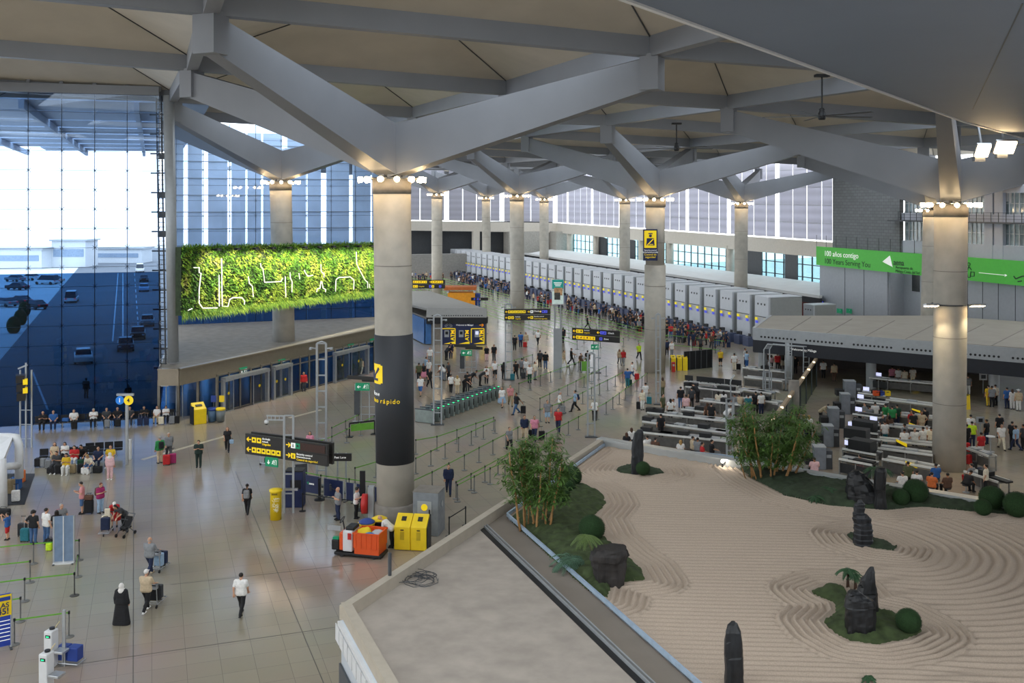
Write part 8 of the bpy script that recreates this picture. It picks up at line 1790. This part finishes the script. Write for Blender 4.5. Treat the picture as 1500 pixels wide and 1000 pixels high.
for k in range(12):
    u = .11+.078*k; c = wl(u, .96, .7); e = MB().box(c, (.5, .3, .18), r, n).build('spot_head', M_black, t); MB().bar(c-n*.8, c, .06, .06).build('spot_arm', M_black, e)
    l = bpy.data.lights.new('wall_spot', 'SPOT'); l.energy = 900; l.color = (1, .96, .72); l.spot_size = R(120); l.spot_blend = .8; l.shadow_soft_size = .15
    lo_ = bpy.data.objects.new('bulb', l); COL.objects.link(lo_); lo_.parent = t; lo_.location = c+n*1.1-K_*.1; lo_.rotation_euler = ((-n*.75-K_*1.0).to_track_quat('-Z', 'Y')).to_euler()
# ================================================================ OUTSIDE: ROAD, CARS, CANOPY
G0 = GL1a
road = mat('dark asphalt', '#6a6d72', .85, var=.1, scale=.3); apron = mat('sunlit forecourt', '#d8d8d4', .85, var=.06)
struct(MB().prism([(-190, 60), (-40, 76), (-28.5, 80), (-34, 104), (-14, 112), (-52, 240), (-95, 420), (-320, 420)], -.3, -.06).build('floor_outside', apron))
rl_, rr_ = F(45, 520, 0), F(95, 402, 0)
e1 = (rr_-rl_).normalized()
ra = [F(20, 540), F(92, 400), F(215, 400), F(225, 480)]; ra = [GL1a-I_*20, F(-40, 575), F(48, 470), ra[1]+J_*150, F(225, 400)+J_*150, V((-18, 300, 0)), V((-14, 113, 0)), V((GL2a.x, GL2a.y+.02, 0)), GL1b+J_*.02, GL1a+J_*.02]
struct(MB().prism([(v.x, v.y) for v in ra], -.06, -.02).build('floor_road', road))
mk = MB()
for x0, y0, x1, y1 in ((165, 500, 173, 400), (180, 500, 180, 400)): mk.bar(F(x0, y0), F(x1, y1), .18, .02)
for k in range(12): y = 400+k*8; x = 197+(y-400)*.07; mk.bar(F(x, y), F(x+.3, y+4), .16, .02)
mk.bar(F(48, 545), F(70, 600), .16, .02)
struct(mk.build('trim_50', mat('road paint', '#e4e6e8', .7)))
M_tyre = M_black; M_cglass = mat('car glass', '#1c2836', .1)
def car_proto(van=False):
    t = thing('car', '', 'car', (0, 0, -50)); L_, W_, H_ = (4.4, 1.8, 1.45) if not van else (4.9, 1.95, 2.0)
    pr = [(-L_/2, .35), (-L_/2, .85), (-L_/2+.15, .92), (-L_/2+1.0 if not van else -L_/2+.9, .98), (L_/2-.5, .95), (L_/2, .85), (L_/2, .35)]
    cb_ = [(-L_/2+.95, .95), (-L_/2+1.75, H_), (L_/2-1.2 if not van else L_/2-.25, H_), (L_/2-.45 if not van else L_/2-.08, .95)]
    def ext(p, w0, w1=None):
        w1 = w1 or [w0]*len(p); vs = [(-w, y, z) for (y, z), w in zip(p, w1)]+[(w, y, z) for (y, z), w in zip(p, w1)]; k = len(p)
        return vs, [tuple(range(k)), tuple(range(2*k-1, k-1, -1))]+[(i, i+k, (i+1) % k+k, (i+1) % k) for i in range(k)]
    b = MB(); b.add(*ext(pr, W_/2)); b.build('body', M_white, t, bevel=.08)
    g = MB(); g.add(*ext(cb_, 0, [W_/2-.08, W_/2-.22, W_/2-.22, W_/2-.08])); g.build('windows', M_cglass, t)
    q = MB(); q.box((0, (cb_[1][0]+cb_[2][0])/2, H_+.0), (W_-.42, cb_[2][0]-cb_[1][0]+.1, .06)); q.build('roof', M_white, t, bevel=.02)
    for sx in (-1, 1):
        for y in (-L_/2+.85, L_/2-.85): MB().tube([(sx*(W_/2-.2), y, .32), (sx*(W_/2+.01), y, .32)], .32, 16).build('wheel', M_tyre, t)
        MB().box((sx*(W_/2-.25), L_/2+.01, .78), (.3, .06, .14)).build('tail_lamp', M_rled, t); MB().box((sx*(W_/2-.25), -L_/2-.01, .7), (.3, .06, .14)).build('head_lamp', M_white, t)
    return t
CAR, VAN = car_proto(), car_proto(True); CK, VK = kids_of(CAR), kids_of(VAN)
for x, y, c, rz, van, lab in ((105, 442, 'white', 199, 1, 'white van driving on the road behind the blue glass'), (211, 412, 'black', 20, 0, 'dark car with red tail lamps farthest on the road'), (211, 426, 'lightblue', 20, 0, 'pale car nearer behind the dark one on the road'), (216, 476, 'grey', 20, 0, 'grey car with red tail lamps beside the edge pole'), (184, 512, 'navy', 22, 0, 'dark blue car with red tail lamps nearest the glass'), (202, 495, 'black', 20, 0, 'black car between two red lamped cars'),
    (45, 410, 'white', 250, 0, 'white parked car farther in the forecourt, middle'), (22, 412, 'grey', 250, 0, 'grey parked car at the left of the forecourt'), (68, 416, 'white', 260, 1, 'white parked van at the road edge'), (25, 424, 'darkgrey', 255, 0, 'dark parked car in the second forecourt row'), (78, 414, 'cream', 260, 0, 'cream parked car right of the white van'), (30, 445, 'darkgrey', 240, 0, 'dark grey parked car in the nearer forecourt row'), (52, 452, 'black', 235, 0, 'black parked car nearest the road edge'), (8, 448, 'grey', 240, 0, 'grey parked car at the left frame edge'), (122, 530, 'white', 24, 0, 'white taxi crossing close behind the blue glass'), (205, 398, 'white', 20, 1, 'far white van in the glare above the tint line')):
    o = dup(VAN if van else CAR, F(x, y)-K_*.03, R(rz), lab, None, None, VK if van else CK)
    for ch in o.children:
        if ch.name.split('.')[0] in ('body', 'roof'): ch.material_slots[0].link = 'OBJECT'; ch.material_slots[0].material = mat('car paint '+c, CLOTH[c], .3, var=.02)
person(F(152, 612)+V((0, 5, 0)), 'walkb', 60, 'black', 'black', 'person in dark clothes walking outside behind the blue glass')
person(F(88, 600)+V((0, 5, 0)), 'stand', 180, 'brown', 'darkgrey', 'person in dark red standing outside behind the blue glass'); person(F(32, 468), 'stand', 180, 'darkgrey', 'black', 'distant person outside at the edge of the forecourt')
# canopy over the drop-off road with bright slots
cn_ = MB(); lt = MB(); cp0 = GL1a+(GL1a-GL1b).normalized()*30+J_*2
M_can = mat('canopy underside', '#8fa3bd', .6, var=.05)
for k in range(8):
    j0 = k*10.5; A_ = cp0+J_*j0; B_ = GL1b+I_*4+J_*(2+j0)
    zz = 25.2+.02*k
    if k > 4: A_ = A_+I_*(16+6*(k-5))
    v = [(A_+K_*0), B_, B_+J_*(9.3-.12*k), A_+J_*(9.3-.12*k)]; cn_.prism([(p.x, p.y) for p in v], zz, zz+.12)
o = cn_.build('ceiling_canopy', M_can); struct(o)
cb3 = MB()
for k in range(6):
    p = cp0.lerp(GL1b+J_*2, k/5.2); cb3.bar(p+K_*24.8, p+J_*84+K_*24.9, .4, .7)
struct(cb3.build('trim_51', M_can))
# distant terminal blocks and car park roofs
for x, y, w_, h, lab in ((30, 392, 15, 5, 'distant pale building low at the left beyond the forecourt'), (110, 390, 9, 7, 'distant narrow pale building beyond the road'), (160, 384, 22, 4, 'distant long pale wall beyond the road')):
    t = thing('distant_building', lab, 'building', F(x, y)); MB().box((0, 0, h/2), (w_, 8, h)).build('walls', M_white, t); MB().box((0, -4.05, h*.55), (w_*.9, .1, h*.3)).build('window_band', mat('far window band', '#8fa0b4', .4), t); MB().box((0, 0, h+.2), (w_+1, 9, .4)).build('roof', M_lgrey, t)
for k, (x, y) in enumerate(((30, 475), (36, 462), (20, 487))):
    t = thing('roadside_shrub', 'dark shrub at the road edge outside, %s of three' % ('middle', 'farthest', 'nearest')[k], 'shrub', F(x, y)); o = link('foliage', BUSH, None, t); o.scale = (.9, .9, 1.3); MB().tube([(0, 0, 0), (0, 0, .6)], .12, 8).build('stem', M_trunk, t)
# ---------------------------------------------------------------- sunlight, tidy up
# pale facade standing behind the second glass wall
fb = thing_struct('wall_forecourt'); fq = MB(); fs = MB(); a = V((GL2a.x, GL2a.y, 0))+J_*13-I_*.5; rs = random.Random(4); x = 0.0
while x < 27:
    w_ = rs.choice([1.6, 2.2, 2.8]); fq.bar(a+I_*x+K_*13, a+I_*(x+w_)+K_*13, .4, 25); x += w_+rs.choice([.25, .5, .7])
fq.build('facade_panel', mat('blue grey facade', '#cdd8e6', .6, var=.08, scale=.4), fb)
for z in range(2, 26, 2): fs.bar(a-J_*.25+K_*z, a+I_*27-J_*.25+K_*z, .06, .1)
fs.build('facade_line', M_lgrey, fb)

# small extras: wall signs, coloured crates, parked trolley
for x, lab in ((1235, 'left of two small green exit signs on the grey wall above the block roof'), (1249, 'right of two small green exit signs on the grey wall above the block roof')):
    p = B(x)-I_*.6; p.z = Bz(x, 455); t = thing('exit_sign', lab, 'sign', p); r = bd.normalized(); MB().box(V(), (1.0, .12, .6), r, I_).build('sign_face', M_green, t); running_man(t, V(), r, .45, M_signw)
p = B(1207)-I_*.8; p.z = Bz(1207, 447); t = thing('information_screen', 'lit blue information screen at the corner of the grey wall', 'screen', p); MB().box(V(), (1.6, .15, 1.3), bd.normalized(), I_).build('display', M_screen, t); MB().box(I_*.12, (1.7, .1, 1.4), bd.normalized(), I_).build('housing', M_black, t)
for x, c, lab in ((1284, M_orange, 'orange crate on the second screening lane'), (1291, M_blue, 'blue crate beside the orange one on the screening lane'), (1299, M_yel, 'yellow crate at the end of the second screening lane')):
    q = F(x, 579, 1.0); t = thing('crate', lab, 'crate', q); b_ = MB(); b_.box((0, 0, .03), (.5, .4, .06))
    for s in (-1, 1): b_.box((s*.24, 0, .2), (.03, .4, .36)); b_.box((0, s*.19, .2), (.5, .03, .36))
    b_.build('crate_body', c, t); MB().box((0, -.21, .3), (.2, .02, .05)).build('hand_slot', M_black, t)
t = dup(TROL, F(392, 681), R(60), 'empty luggage trolley parked behind the large black sign', None, 1, TROLK); bag(F(392, 681)+V((0, 0, .17)), 'dgreen', 'green bag on the trolley behind the large black sign', (.4, .35, .35))
def drop(o):
    for c in list(o.children): drop(c)
    bpy.data.objects.remove(o)
for o in (CASE, TROL, SP['g'], SP['k'], ck, gp, st, CAR, VAN): drop(o)


rq = [F(20, 600), F(55, 480), F(125, 402), F(238, 402), F(262, 470), V((GL2a.x, GL2a.y+.02, 0)), GL1b+J_*.02]
struct(MB().prism([(v.x, v.y) for v in rq], -.05, -.015).build('floor_road_near', road))
